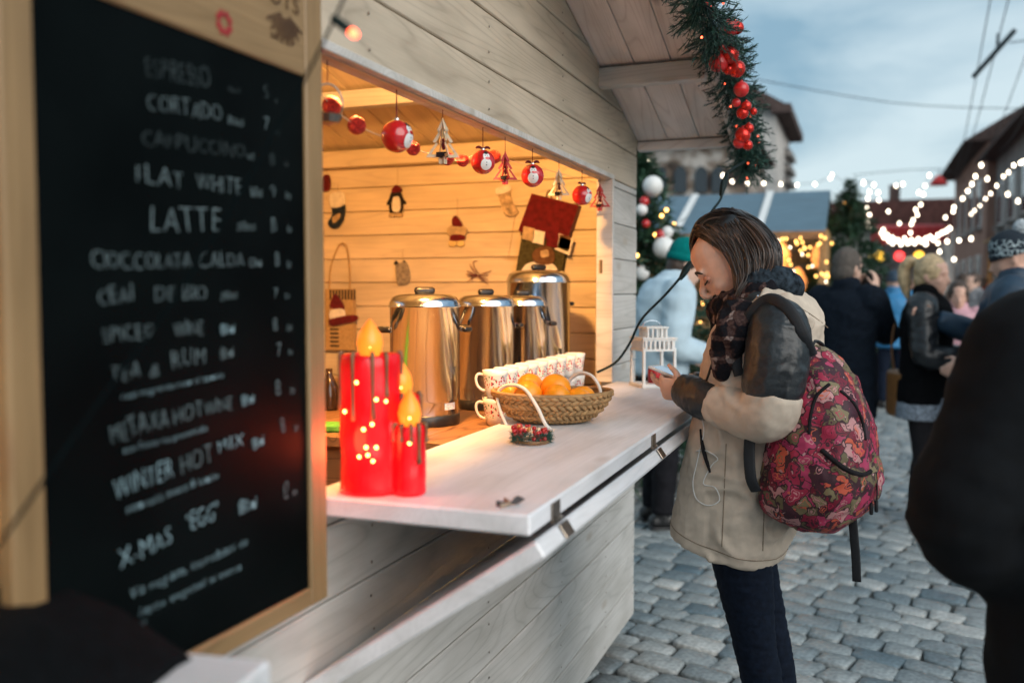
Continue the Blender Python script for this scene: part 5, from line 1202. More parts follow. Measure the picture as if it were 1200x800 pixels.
bm = nb(); lathe(bm, [(.06, .25), (.14, .2), (.30, -.02), (.32, -.1), (.26, -.08), (0, .1)], q, 16); obj('lamp_shade', bm, redc, rl_, smooth=True); bm = nb(); tube(bm, [q + V((0, 0, .2)), q + V((0, 0, .5))], .02, 5); tube(bm, [at(1000, 205, 34), q + V((0, 0, .5)), at(1130, 212, 40)], .012, 4, 3); obj('hanger', bm, wm_, rl_)
# ================================================================== PEOPLE
skin = pm('skin', (.70, .44, .335), .5, 0, .10, 40, .06); skin2 = pm('fair_skin', (.62, .36, .27), .5, 0, .10, 40, .05)
def hand(bm, wr, fd, pn, s=1.0, curl=.45, th=1, spread=1.0, r=.0085):
    """palm, four unequal bent fingers and a thumb from the side of the palm"""
    fd = fd.normalized(); pn = (pn - fd * pn.dot(fd)).normalized(); sd_ = fd.cross(pn) * th
    loft(bm, [wr - fd * .01 * s, wr + fd * .03 * s, wr + fd * .075 * s, wr + fd * .092 * s], [(.017 * s, .024 * s), (.016 * s, .034 * s), (.0145 * s, .040 * s), (.011 * s, .038 * s)], sd_, 12, 3)
    for o_, ln_, rr in ((.0295, .072, 1.0), (.010, .082, 1.03), (-.0105, .076, 1.0), (-.0295, .058, .88)):
        p = wr + fd * .080 * s + sd_ * o_ * s * spread; d = (fd + sd_ * o_ * 3 * (spread - .8)).normalized(); pts = [p]; a = curl * .55
        for k, q in enumerate((.44, .32, .24)):
            dd = d * math.cos(a) + pn * math.sin(a); p = p + dd * ln_ * s * q; pts.append(p); a += curl * (1.0 if k == 0 else .8)
        loft(bm, pts, [r * rr * 1.05 * s, r * rr * s, r * rr * .92 * s, r * rr * .8 * s], sd_, 8, 2, .7)
    p = wr + fd * .026 * s + sd_ * .030 * s; d1 = (sd_ * .75 + fd * .6 + pn * .35).normalized(); d2 = (sd_ * .25 + fd * .85 + pn * .5).normalized()
    loft(bm, [p - d1 * .01 * s, p + d1 * .032 * s, p + d1 * .032 * s + d2 * .03 * s, p + d1 * .032 * s + d2 * .054 * s], [.0135 * s, .0112 * s, .0098 * s, .008 * s], pn, 8, 2, .7)
def headframe(fwd, left=None):
    f = V(fwd).normalized(); l = V((0, 0, 1)).cross(f).normalized(); u = f.cross(l); return f, l, u
def head(bm, c, fwd, s=1.0, roll=None):
    f, l, u = headframe(fwd); P = lambda a, b, z: c + (f * a + l * b + u * z) * s
    loft(bm, [P(.052, 0, -.118), P(.046, 0, -.10), P(.030, 0, -.065), P(.014, 0, -.02), P(.0, 0, .025), P(-.006, 0, .065), P(-.006, 0, .098), P(-.004, 0, .118)],
         [(.022 * s, .022 * s), (.044 * s, .040 * s), (.066 * s, .056 * s), (.085 * s, .066 * s), (.097 * s, .073 * s), (.098 * s, .075 * s), (.078 * s, .062 * s), (.045 * s, .036 * s)], l, 20, 3, .5)
    loft(bm, [P(.088, 0, .018), P(.098, 0, -.004), P(.112, 0, -.030), P(.104, 0, -.044), P(.088, 0, -.046)], [(.005 * s, .006 * s), (.008 * s, .0075 * s), (.0095 * s, .0105 * s), (.008 * s, .0125 * s), (.006 * s, .010 * s)], l, 10, 3)      # nose
    loft(bm, [P(.085, -.045, .020), P(.094, -.02, .026), P(.095, 0, .020), P(.094, .02, .026), P(.085, .045, .020)], [.007 * s] * 5, u, 8, 2)       # brow
    loft(bm, [P(.080, -.022, -.070), P(.092, 0, -.066), P(.080, .022, -.070)], [(.007 * s, .007 * s)] * 3, u, 8, 3)
    loft(bm, [P(.076, -.02, -.081), P(.086, 0, -.081), P(.076, .02, -.081)], [(.007 * s, .007 * s)] * 3, u, 8, 3)
    ball(bm, P(.068, 0, -.110), .017 * s, 10, 8)
    for e in (-1, 1):
        ball(bm, P(.056, e * .038, -.030), .022 * s, 10, 8)
        loft(bm, [P(-.006, e * .070, -.038), P(-.012, e * .077, -.01), P(-.014, e * .079, .014)], [(.012 * s, .007 * s), (.018 * s, .008 * s), (.013 * s, .007 * s)], l, 8, 3)
    return P, f, l, u
STD = dict(ankL=(0, .10, .09), ankR=(0, -.10, .09), knL=(.02, .10, .48), knR=(.02, -.10, .48), hpL=(0, .09, .90), hpR=(0, -.09, .90), pel=(0, 0, .96), wai=(0, 0, 1.10), che=(0, 0, 1.28), shm=(0, 0, 1.40), nek=(0, 0, 1.46), hd=(.02, 0, 1.585),
           shL=(0, .175, 1.385), shR=(0, -.175, 1.385), elL=(-.03, .235, 1.10), elR=(-.03, -.235, 1.10), wrL=(.07, .22, .87), wrR=(.07, -.22, .87))
def bodymesh(J, hfwd, s=1, curl=(.5, .5), hdir=None, vox=.0095, hs=1.0, pnorm=None, lk=1.0, hk=1.0):
    j = {k: V(v) for k, v in J.items()}; bm = nb()
    loft(bm, [j['pel'] - V((0, 0, .06)), j['pel'], j['wai'], j['che'], j['shm'], j['nek']], [(.08, .13), (.10, .155), (.088, .125), (.105, .15), (.08, .135), (.05, .06)], V((0, 1, 0)), 18, 4)
    f, l, u = headframe(hfwd)
    loft(bm, [j['nek'] - V((0, 0, .03)), j['nek'] + V((0, 0, .02)), j['hd'] - u * .05 - f * .02], [.058, .054, .052], V((0, 1, 0)), 14, 3)
    head(bm, j['hd'], hfwd, hs)
    for S_ in 'LR':
        loft(bm, [j['hp' + S_] + V((0, 0, .05)), j['hp' + S_] - V((0, 0, .08)), j['kn' + S_], j['kn' + S_].lerp(j['ank' + S_], .35) - V((.015, 0, 0)), j['ank' + S_]], [.075 * lk, .085 * lk, .056 * lk, .056 * lk, .038], V((0, 1, 0)), 14, 4)
        a = j['ank' + S_]; loft(bm, [a + V((-.05, 0, -.05)), a + V((.03, 0, -.045)), a + V((.13, 0, -.062)), a + V((.18, 0, -.068))], [(.035, .036), (.04, .042), (.024, .045), (.014, .03)], V((0, 1, 0)), 12, 3)
        sh, el, wr = j['sh' + S_], j['el' + S_], j['wr' + S_]
        loft(bm, [j['shm'].lerp(sh, .6), sh, sh.lerp(el, .5), el, el.lerp(wr, .35), wr], [.058, .056, .047, .040, .041, .027], None, 12, 4)
        fd = (wr - el).normalized() if not hdir or not hdir.get(S_) else V(hdir[S_]); pn = V((0, -1 if S_ == 'L' else 1, 0)) if not pnorm or not pnorm.get(S_) else V(pnorm[S_])
        hand(bm, wr, fd, pn, hk, curl[0 if S_ == 'L' else 1], -1 if S_ == 'L' else 1, r=max(.0085, vox * .95))
    return fused(bm, vox, 3)
def person(label, loc, yaw, h, J=None, hfwd=(1, 0, 0), coat=None, hem=.72, bulk=1.0, sleeve=None, trousers=None, shoes=None, hair=None, hairkind='short', hat=None, curl=(.5, .5), skin_=None, vox=.0105, neckwrap=None, seed=1, hdir=None, pnorm=None, collar=True):
    j = dict(STD); j.update(J or {}); s = h / 1.70; jv = {k: V(v) for k, v in j.items()}
    bm = bodymesh(j, hfwd, 1, curl, hdir, vox, 1, pnorm)
    def fin(b): bmesh.ops.scale(b, vec=(s, s, s), verts=b.verts); return b
    me = mesh('person', fin(bm), skin_ or skin, True); o = bpy.data.objects.new('person', me); link(o, None, loc); o.rotation_euler.z = yaw; tag(o, label, 'person', None)
    def part(n_, b, m_): return obj(n_, fin(b), m_, o, local=True, smooth=True)
    # trousers and shoes
    bm = nb(); loft(bm, [jv['pel'] + V((0, 0, .06)), jv['pel'] - V((0, 0, .08))], [(.12, .165), (.115, .165)], V((0, 1, 0)), 16, 2)
    for S_ in 'LR': loft(bm, [jv['hp' + S_] + V((0, 0, .03)), jv['hp' + S_] - V((0, 0, .1)), jv['kn' + S_], jv['kn' + S_].lerp(jv['ank' + S_], .4), jv['ank' + S_] + V((0, 0, .01))], [.10, .103, .075, .073, .062], V((0, 1, 0)), 14, 4)
    part('trousers', fused(bm, .014, 2, wrinkle(.006, 9, (1, 1, 1.6), seed)), trousers)
    for S_ in 'LR':
        a = jv['ank' + S_]; bm = nb(); loft(bm, [a + V((-.062, 0, -.045)), a + V((.03, 0, -.04)), a + V((.13, 0, -.052)), a + V((.195, 0, -.062))], [(.042, .044), (.047, .048), (.035, .05), (.022, .036)], V((0, 1, 0)), 14, 4); loft(bm, [a - V((0, 0, .05)), a + V((0, 0, .04))], [.05, .052], None, 12, 2); sh_ = part('shoe', fused(bm, .010, 2), shoes or M['blackplastic'])
        bm = nb(); loft(bm, [a + V((-.075, 0, -.078)), a + V((.03, 0, -.078)), a + V((.14, 0, -.078)), a + V((.205, 0, -.078))], [(.012, .044), (.012, .048), (.012, .050), (.012, .032)], V((0, 1, 0)), 14, 4, .2); obj('sole', fin(bm), M['white_paint'] if hairkind == 'ponytail' else M['blackplastic'], sh_, local=True, smooth=True)
    # coat
    bm = nb(); B_ = bulk; hipc = jv['pel'].copy(); bot = V((jv['pel'].x, 0, hem))
    loft(bm, [bot, V((hipc.x, hipc.y, max(hem + .08, .93))), jv['wai'], jv['che'], jv['shm'], jv['nek'] + V((-.005, 0, -.005))], [(.165 * B_, .205 * B_), (.155 * B_, .20 * B_), (.145 * B_, .185 * B_), (.155 * B_, .20 * B_), (.125 * B_, .185 * B_), (.085, .095)], V((0, 1, 0)), 22, 4, .12)
    if collar: loft(bm, [jv['nek'] - V((.0, 0, .04)), jv['nek'] + V((-.01, 0, .055))], [(.095, .105), (.082, .085)], V((0, 1, 0)), 18, 3, .3)
    slv = nb() if sleeve else bm
    for S_ in 'LR':
        sh, el, wr = jv['sh' + S_], jv['el' + S_], jv['wr' + S_]
        loft(slv, [jv['shm'].lerp(sh, .75), sh, sh.lerp(el, .5), el, el.lerp(wr, .5), el.lerp(wr, .96)], [.085 * B_, .092 * B_, .082 * B_, .074 * B_, .064 * B_, .052 * B_], None, 14, 4, .2)
    if sleeve: part('sleeves', fused(slv, .012, 2, wrinkle(.008, 11, (1, 1, 1.6), seed + 3)), sleeve)
    part('coat', fused(bm, .014, 3, wrinkle(.010, 7, (1, 1, 1.5), seed)), coat)
    # hair and hats
    f, l, u = headframe(hfwd); c = jv['hd']; P = lambda a, b, z: c + f * a + l * b + u * z
    rot = Matrix((f, l, u)).transposed()
    bm = nb()
    if hairkind == 'short':
        ball(bm, P(-.012, 0, .036), (.099, .085, .108), 18, 12, 0, rot); ball(bm, P(-.05, 0, -.02), (.062, .078, .075), 14, 10, 0, rot)
    elif hairkind == 'long':
        ball(bm, P(-.012, 0, .036), (.101, .090, .110), 18, 12, 0, rot); loft(bm, [P(-.05, 0, .03), P(-.065, 0, -.08), P(-.07, 0, -.2)], [(.06, .095), (.055, .10), (.03, .08)], l, 14, 3)
    elif hairkind == 'ponytail':
        ball(bm, P(-.012, 0, .036), (.101, .087, .110), 18, 12, 0, rot); ball(bm, P(-.06, 0, -.02), (.05, .07, .07), 14, 10, 0, rot)
        loft(bm, [P(-.085, 0, .085), P(-.135, 0, .10), P(-.175, .01, .04), P(-.165, .01, -.06), P(-.14, .0, -.15)], [(.022, .025), (.035, .04), (.04, .048), (.036, .044), (.012, .018)], l, 12, 4)
    if hair: part('hair', fused(bm, .008, 1, lambda q: .005 * noise.noise(V((q.x * 26, q.y * 60, q.z * 26)))), hair)
    else: bm.free()
    if hat:
        bm = nb(); rows_ = [(.104, .012), (.108, .03), (.107, .07), (.097, .11), (.07, .14), (.03, .157), (0, .16)]
        T = Matrix.Translation(P(-.012, 0, .0)) @ rot.to_4x4() @ Matrix.Diagonal((1, .87, 1, 1)); lathe(bm, [(.094, .014)] + rows_, (0, 0, 0), 24, T); hb = part('hat', bm, hat)
        bm = nb(); lathe(bm, [(.100, .008), (.113, .010), (.114, .045), (.106, .05)], (0, 0, 0), 24, T); obj('brim_band', fin(bm), hat, hb, local=True, smooth=True)
    return o
# knitted pattern
def knit(name, base, pat):
    m, t, b = newmat(name); c_ = nd(t, 'ShaderNodeTexCoord'); sx_ = nd(t, 'ShaderNodeSeparateXYZ'); t.links.new(c_.outputs['Generated'], sx_.inputs[0])
    n_ = nd(t, 'ShaderNodeTexVoronoi'); n_.inputs['Scale'].default_value = 34; n_.feature = 'DISTANCE_TO_EDGE'; t.links.new(c_.outputs['Object'], n_.inputs['Vector'])
    r1 = ramp(t, [(.05, (1, 1, 1)), (.10, (0, 0, 0))]); t.links.new(n_.outputs[0], r1.inputs[0])
    r2 = ramp(t, [(.28, (0, 0, 0)), (.32, (1, 1, 1)), (.62, (1, 1, 1)), (.66, (0, 0, 0))]); t.links.new(sx_.outputs[2], r2.inputs[0])
    mu = nd(t, 'ShaderNodeMath', operation='MULTIPLY'); t.links.new(r1.outputs[0], mu.inputs[0]); t.links.new(r2.outputs[0], mu.inputs[1])
    mx_ = nd(t, 'ShaderNodeMix', data_type='RGBA'); t.links.new(mu.outputs[0], mx_.inputs[0]); mx_.inputs[6].default_value = base + (1,); mx_.inputs[7].default_value = pat + (1,); t.links.new(mx_.outputs[2], b.inputs['Base Color']); b.inputs['Roughness'].default_value = .95
    return m
def plaid(name):
    m, t, b = newmat(name); c_ = nd(t, 'ShaderNodeTexCoord'); n_ = nd(t, 'ShaderNodeTexNoise'); n_.inputs['Scale'].default_value = 14; n_.inputs['Detail'].default_value = 3; t.links.new(c_.outputs['Object'], n_.inputs['Vector'])
    va = nd(t, 'ShaderNodeVectorMath', operation='MULTIPLY_ADD'); va.inputs[1].default_value = (.09, .09, .09); t.links.new(n_.outputs[1], va.inputs[0]); t.links.new(c_.outputs['Object'], va.inputs[2]); fac = []
    for d_, sc2 in (('X', 24), ('Z', 22), ('Y', 20)):
        w1 = nd(t, 'ShaderNodeTexWave', bands_direction=d_); w1.inputs['Scale'].default_value = sc2 / 6.28 * 1.6; t.links.new(va.outputs[0], w1.inputs['Vector']); r1 = ramp(t, [(.78, (0, 0, 0)), (.9, (1, 1, 1))]); t.links.new(w1.outputs['Fac'], r1.inputs[0]); fac.append(r1)
    mx1 = nd(t, 'ShaderNodeMath', operation='ADD'); t.links.new(fac[0].outputs[0], mx1.inputs[0]); t.links.new(fac[1].outputs[0], mx1.inputs[1])
    n2 = nd(t, 'ShaderNodeTexNoise'); n2.inputs['Scale'].default_value = 130; n2.inputs['Detail'].default_value = 4; t.links.new(c_.outputs['Object'], n2.inputs['Vector'])
    mm = nd(t, 'ShaderNodeMath', operation='MULTIPLY'); t.links.new(mx1.outputs[0], mm.inputs[0]); t.links.new(n2.outputs[0], mm.inputs[1])
    rr_ = ramp(t, [(0, (.010, .010, .013)), (.35, (.035, .02, .02)), (.6, (.075, .045, .04)), (1, (.22, .18, .17))]); t.links.new(mm.outputs[0], rr_.inputs[0]); t.links.new(rr_.outputs[0], b.inputs['Base Color']); b.inputs['Roughness'].default_value = .95; b.inputs['Specular IOR Level'].default_value = .1; bump(t, b, n2.outputs[0], .9, .004)
    return m
navy = pm('navy_wool', (.006, .010, .017), .9, 0, .3, 40, .4); blk = pm('black_coat', (.002, .003, .0045), .9, 0, .3, 40, .3, spec=.2); leather = pm('black_leather', (.012, .014, .017), .34, 0, .3, 90, .35, .002); furm = pm('black_fur', (.004, .004, .005), .95, 0, .4, 110, 1, .01)
denim = pm('dark_denim', (.008, .013, .026), .85, 0, .35, 60, .3); trs = pm('dark_trousers', (.012, .012, .015), .9, 0, .3); shirt = pm('pale_blue_shirt', (.46, .58, .66), .8, 0, .1, 12, .2); bluej = pm('bright_blue_jacket', (.02, .17, .36), .6, 0, .2, 12, .2); petrol = pm('petrol_jacket', (.012, .035, .065), .6, 0, .2, 12, .2)
blond = pm('blond_hair', (.48, .34, .19), .5, 0, .35, 30, .5, stretch=(1, 4, 1)); grey_h = pm('grey_hair', (.10, .085, .075), .8, 0, .3, 90, .5); brown_h = pm('brown_hair', (.05, .028, .018), .55, 0, .4, 40, .5); pinkj = pm('pink_jacket', (.55, .30, .34), .7, 0, .2, 10, .2); tanj = pm('grey_jacket', (.20, .20, .21), .8, 0, .3, 10, .2); teal = pm('teal_beanie', (.0, .15, .14), .9, 0, .2, 60, .5); snow = pm('pompom', (.45, .48, .5), .95, 0, .2, 80, .8)
skirtm = pm('grey_patterned_skirt', (.24, .27, .32), .9, 0, .7, 60, .3)
sr_ = 20.8
# man in the teal beanie, back of the counter end
person('man in teal beanie and pale blue shirt leaning behind the lantern', gnd(772, 5.7), R(sr_ + 8), 1.80, dict(hd=(.16, 0, 1.53), nek=(.09, 0, 1.42), shm=(.05, 0, 1.36), che=(.02, 0, 1.25), shL=(.03, .18, 1.35), shR=(.06, -.18, 1.35), elL=(.02, .25, 1.07), elR=(.02, -.25, 1.07), wrL=(.24, .18, .98), wrR=(.26, -.17, 1.0)), (.95, -.1, -.25), shirt, .90, 1.06, None, trs, None, brown_h, 'short', teal, seed=2)
# man in navy coat holding a phone to his face
pm_ = person('man in navy coat with cropped grey hair lifting a phone to his face', gnd(990, 6.1), R(66), 1.72, dict(elL=(.18, .22, 1.18), elR=(.20, -.19, 1.16), wrL=(.28, .06, 1.42), wrR=(.28, -.08, 1.44)), (1, -.25, .0), navy, .62, 1.05, None, trs, None, grey_h, 'short', seed=4, hdir=dict(L=(.2, -.1, 1), R=(.2, .1, 1)), pnorm=dict(L=(0, -1, 0), R=(0, 1, 0)))
mp9 = pm_.matrix_basis if False else Matrix.Translation(gnd(990, 6.1)) @ Matrix.Rotation(R(66), 4, 'Z'); q = mp9 @ V((.335, -.02, 1.535))
bm = nb(); box(bm, (0, 0, 0), (.010, .15, .075), None, .003); o = obj('smartphone', bm, M['blackplastic'], None, q); o.rotation_euler.z = R(66); tag(o, 'dark phone held up before the navy coated man\'s face', 'phone')
# far person in blue
person('person in bright blue hooded jacket walking away down the street', gnd(1046, 11.5), R(95), 1.68, dict(), (1, 0, 0), bluej, .78, 1.12, None, denim, None, None, 'none', petrol, seed=5)
# blonde woman
bw = person('blonde woman with ponytail in black fur vest and leather sleeves', gnd(1086, 5.8), R(-14), 1.66, dict(elL=(.02, .25, 1.09), elR=(.04, -.24, 1.09), wrL=(.26, .16, 1.05), wrR=(.28, -.14, 1.08)), (1, -.12, -.02), furm, .78, 1.04, leather, M['black_felt'], None, blond, 'ponytail', seed=6, skin_=skin2)
bm = nb(); loft(bm, [(0, 0, .80), (0, 0, .70), (0, 0, .66)], [(.165, .20), (.172, .208), (.172, .208)], V((0, 1, 0)), 22, 3, .1); o = obj('skirt', bm, skirtm, bw, local=True, smooth=True)
q = gnd(1056, 5.9); bm = nb(); box(bm, (0, 0, 0), (.09, .26, .30), None, .02); o = obj('shoulder_bag', bm, pm('tan_leather', (.34, .14, .04), .5, 0, .2), None, (q.x, q.y - .02, .80)); o.rotation_euler.z = R(sr_); tag(o, 'tan leather bag at the blonde woman\'s back', 'bag'); bm = nb(); tube(bm, [(0, .1, .14), (-.02, .10, .3), (-.01, .09, .44)], .008, 5, 4); obj('strap', bm, pm('tan_strap', (.3, .12, .04), .5), o, local=True)
# man in knitted hat
hm = person('man in patterned pompom hat and petrol jacket reaching out a hand', gnd(1186, 5.3), R(170), 1.76, dict(elL=(.06, .25, 1.13), elR=(.10, -.24, 1.13), wrL=(.22, .20, 1.02), wrR=(.40, -.10, 1.24)), (.95, .1, -.30), petrol, .74, 1.12, None, denim, None, None, 'none', knit('nordic_knit', (.010, .018, .028), (.42, .5, .52)), seed=7, curl=(.3, .3), skin_=skin2)
bm = nb(); ball(bm, (-.03, 0, 1.755 * 1.76 / 1.7), .045, 12, 8); bm = fused(bm, .008, 0, lambda c: .010 * noise.noise(c * 90)); obj('pompom', bm, snow, hm, local=True)
# people further off
person('child with brown hair in pale pink jacket behind the blonde woman', gnd(1121, 7.4), R(sr_ + 250), 1.52, dict(), (1, 0, -.1), pinkj, .66, 1.12, None, denim, None, brown_h, 'long', seed=8, skin_=skin2, vox=.013)
person('distant person in grey jacket standing beyond the pink jacketed child', gnd(1140, 12), R(sr_ + 200), 1.68, dict(), (1, 0, 0), tanj, .75, 1.1, None, trs, None, brown_h, 'short', seed=9, vox=.014)
person('distant person in black coat beside the grey jacketed one', gnd(1127, 13.5), R(sr_ + 120), 1.70, dict(), (1, 0, 0), blk, .62, 1.1, None, trs, None, brown_h, 'long', seed=10, vox=.014)
person('distant person in dark red coat at the foot of the stage', gnd(1150, 17), R(sr_ + 30), 1.72, dict(), (1, 0, 0), pm('rust_coat', (.22, .05, .03), .8), .7, 1.1, None, denim, None, brown_h, 'short', seed=11, vox=.014)
person('distant person in navy parka crossing before the stage', gnd(1062, 19), R(sr_ + 10), 1.72, dict(), (1, 0, 0), navy, .6, 1.1, None, trs, None, grey_h, 'short', seed=12, vox=.014)
# bulky dark coat close by on the right
person('person in bulky black coat with one elbow bent out and back turned', gnd(1352, 1.42), R(sr_ + 78), 1.66, dict(elL=(-.05, .285, 1.12), wrL=(.09, .13, .98), shL=(0, .175, 1.38), shm=(0, 0, 1.39)), (1, -.2, 0), blk, .5, 1.12, None, trs, None, pm('black_hair', (.006, .006, .008), .7, 0, .3), 'short', seed=13, vox=.012)

# ================================================================== THE WOMAN WITH THE PHONE
WB = gnd(880, 2.50); WYAW = R(168)
wf = V((math.cos(WYAW), math.sin(WYAW), 0)); wl = V((-wf.y, wf.x, 0))
def Lp(px, py, lat=0.0):
    """point of the picture ray at lateral offset lat (her left is toward the camera), in her own frame"""
    r = ray(px, py); tt = ((WB + wl * lat - CAM).dot(wl)) / r.dot(wl); p = CAM + r * tt - WB
    return V((p.dot(wf), p.dot(wl), p.z))
HF = V((math.cos(R(31)), .30, -math.sin(R(31)) * 1.04))
HC = Lp(859, 309, 0.0)
WJ = dict(pel=Lp(862, 592), wai=Lp(874, 520), che=Lp(895, 425), shm=Lp(902, 372), nek=Lp(893, 346), hd=HC, hpL=Lp(864, 622, .070), hpR=Lp(864, 612, -.070), knL=Lp(884, 752, .072), knR=Lp(898, 730, -.072))
WJ['ankL'] = WJ['knL'] + V((-.05, 0, 0)); WJ['ankL'].z = .09; WJ['ankR'] = WJ['knR'] + V((-.05, 0, 0)); WJ['ankR'].z = .09
WJ.update(shL=Lp(914, 384, .165), elL=Lp(898, 480, .20), wrL=Lp(806, 459, .100), shR=Lp(905, 384, -.165), elR=Lp(880, 478, -.21), wrR=Lp(812, 452, -.045))
LHd = V((.97, -.22, .04)); RHd = V((.80, .55, -.05))
bm = bodymesh(WJ, HF, 1, (.85, .6), dict(L=LHd, R=RHd), .0058, 1.0, dict(L=V((0, -1, .25)), R=V((0, .1, 1))), .74, .88)
me = mesh('person', bm, skin, True); wo = bpy.data.objects.new('person', me); link(wo, None, WB); wo.rotation_euler.z = WYAW
tag(wo, 'woman in taupe parka with black leather sleeves looking down at her phone beside the counter', 'person')
def wp_(n_, b, m_, par=None): return obj(n_, b, m_, par or wo, local=True, smooth=True)
taupe = pm('taupe_cotton', (.55, .46, .375), .85, 0, .12, 30, .25, .003); wjean = pm('indigo_denim', (.005, .009, .019), .8, 0, .4, 70, .35, .003); wleath = pm('soft_black_leather', (.016, .020, .024), .36, 0, .35, 120, .45, .002)
scm = plaid('dark_plaid_scarf'); hoodm = pm('navy_patterned_fleece', (.022, .032, .043), .95, 0, .9, 70, .6)
YS = V((0, 1, 0))
# parka
from mathutils.bvhtree import BVHTree
camL = V(((CAM - WB).dot(wf), (CAM - WB).dot(wl), CAM.z))
def rayL(px, py): r = ray(px, py); return V((r.dot(wf), r.dot(wl), r.z)).normalized()
def surf(trees, px, py, off=.003, lat=.15):
    d = rayL(px, py); best = None
    for t_ in trees:
        h_ = t_.ray_cast(camL, d)
        if h_[0] is not None and (best is None or h_[3] < best): best = h_[3]
    return camL + d * (best - off) if best is not None else Lp(px, py, lat)
bm = nb()
loft(bm, [Lp(853, 634), Lp(858, 615), Lp(865, 585), Lp(869, 550), Lp(878, 500), Lp(888, 455), Lp(899, 410), Lp(905, 380), Lp(900, 357), Lp(897, 345)],
     [(.150, .185), (.154, .190), (.155, .190), (.148, .184), (.142, .178), (.147, .185), (.145, .188), (.122, .172), (.09, .13), (.07, .10)], YS, 34, 4, .06, power=2.35)
loft(bm, [Lp(905, 384, -.12), Lp(905, 384, -.165), Lp(893, 430, -.2), Lp(880, 478, -.21), Lp(840, 466, -.13), Lp(812, 452, -.05)], [.08, .078, .075, .068, .055, .046], None, 14, 4, .2)
loft(bm, [Lp(905, 374, .08), Lp(914, 382, .15)], [.085, .078], None, 14, 2)
def folds(c):
    q = V((c.x * 2.2 + c.z * 1.1, c.y * 1.6, c.z * 2.6 - c.x * 1.3)) * 4.2; n1 = noise.noise(q + V((noise.noise(q * .5), 0, noise.noise(q * .6 + V((3, 1, 2))))) * 1.2)
    low = max(0, min(1, (c.z - .70) / .08)) * (.12 if c.x > .05 else 1)
    return .013 * (max(0, 1 - 3.2 * abs(n1)) - .35) * low
wk1, wk2 = wrinkle(.005, 9, (1.2, 1, .8), 3), wrinkle(.0030, 26, (1, 1, 1.2), 9)
pbm = fused(bm, .0068, 2, lambda c: folds(c) + wk1(c) * .6 + wk2(c)); T_P = BVHTree.FromBMesh(pbm); prk = wp_('parka', pbm, taupe)
dkt = pm('dark_taupe', (.25, .19, .14), .9)
def seam(pix, r_=.0013, name='seam', m_=None, off=.0008, par=None): bm = nb(); tube(bm, [surf([T_P], x, y, off) for x, y in pix], r_, 5, 1); return wp_(name, bm, m_ or dkt, par)
ip = lambda a, b, n_: [(a[0] + (b[0] - a[0]) * k / n_, a[1] + (b[1] - a[1]) * k / n_) for k in range(n_ + 1)]
seam(ip((851, 520), (846, 640), 26)); seam(ip((898, 510), (894, 645), 26))
bm = nb(); hp_ = []
ax_ = (Lp(853, 634) - Lp(858, 615)).normalized(); s_, f_ = frame(ax_, YS); c0 = Lp(853, 634) - ax_ * .030
for k in range(73):
    dd = (f_ * math.cos(k * .08727) + s_ * math.sin(k * .08727)).normalized(); h_ = T_P.ray_cast(c0 + dd * .5, -dd)
    if h_[0] is not None and h_[3] < .45: hp_.append(h_[0] + dd * .0006)
tube(bm, hp_, .0013, 5, 1); wp_('hem_seam', bm, dkt)
seam([(940 + 24 * k / 14, 372 + 60 * k / 14) for k in range(15)]); seam([(915 + 55 * k / 16, 352 + 14 * k / 16 + 18 * (k / 16) ** 2) for k in range(17)])
bm = nb(); loft(bm, [surf([T_P], 821, 503, .001), surf([T_P], 825, 528, .001), surf([T_P], 832, 553, .001)], [(.003, .004), (.005, .012), (.003, .003)], YS, 8, 3); wp_('pocket_slit', bm, M['black_felt'])
for a_, b_ in ((Lp(903, 632, .03), Lp(907, 648, .03)), (Lp(908, 630, -.01), Lp(913, 646, -.01))):
    bm = nb(); tube(bm, [a_, b_], .0025, 5); loft(bm, [b_, b_ - V((0, 0, .02))], [.008, .006], None, 8, 2); wp_('drawcord_toggle', bm, M['blackplastic'])
seam(ip((842, 405), (826, 452), 14), .004, 'zip', M['blackplastic'], .0005)
# near sleeve
bm = nb(); loft(bm, [Lp(906, 372, .14), Lp(912, 384, .165), Lp(912, 405, .185), Lp(908, 438, .200), Lp(904, 462, .205), Lp(900, 476, .204)], [.060, .073, .077, .076, .070, .052], None, 18, 5, .3)
wk3, wk4 = wrinkle(.0038, 14, (.7, 1, 1.9), 5), wrinkle(.0018, 42, (.8, 1, 1.8), 2)
sbm = fused(bm, .006, 2, lambda c: wk3(c) + wk4(c)); T_S = BVHTree.FromBMesh(sbm); wp_('leather_sleeve', sbm, wleath)
bm = nb(); loft(bm, [Lp(905, 463, .206), Lp(901, 482, .206), Lp(884, 487, .196), Lp(862, 481, .178), Lp(838, 472, .158)], [.074, .073, .067, .060, .0535], None, 18, 5, .12)
sbm = fused(bm, .0065, 2, lambda c: folds(c) * .5 + wk1(c) * .5 + wk2(c) * .8); T_F = BVHTree.FromBMesh(sbm); wp_('forearm_sleeve', sbm, taupe)
bm = nb(); loft(bm, [Lp(843, 474, .162), Lp(826, 468, .145), Lp(806, 459, .118), Lp(800, 457, .110)], [.0485, .0535, .047, .044], None, 18, 5, .15)
wp_('leather_cuff', fused(bm, .0055, 1, lambda c: wrinkle(.0028, 34, (2.0, 1, .5), 8)(c)), wleath)
bm = nb(); loft(bm, [Lp(834, 462, -.12), Lp(812, 452, -.05), Lp(808, 450, -.04)], [.052, .046, .044], None, 14, 3, .15); wp_('leather_cuff', fused(bm, .007, 1), wleath)
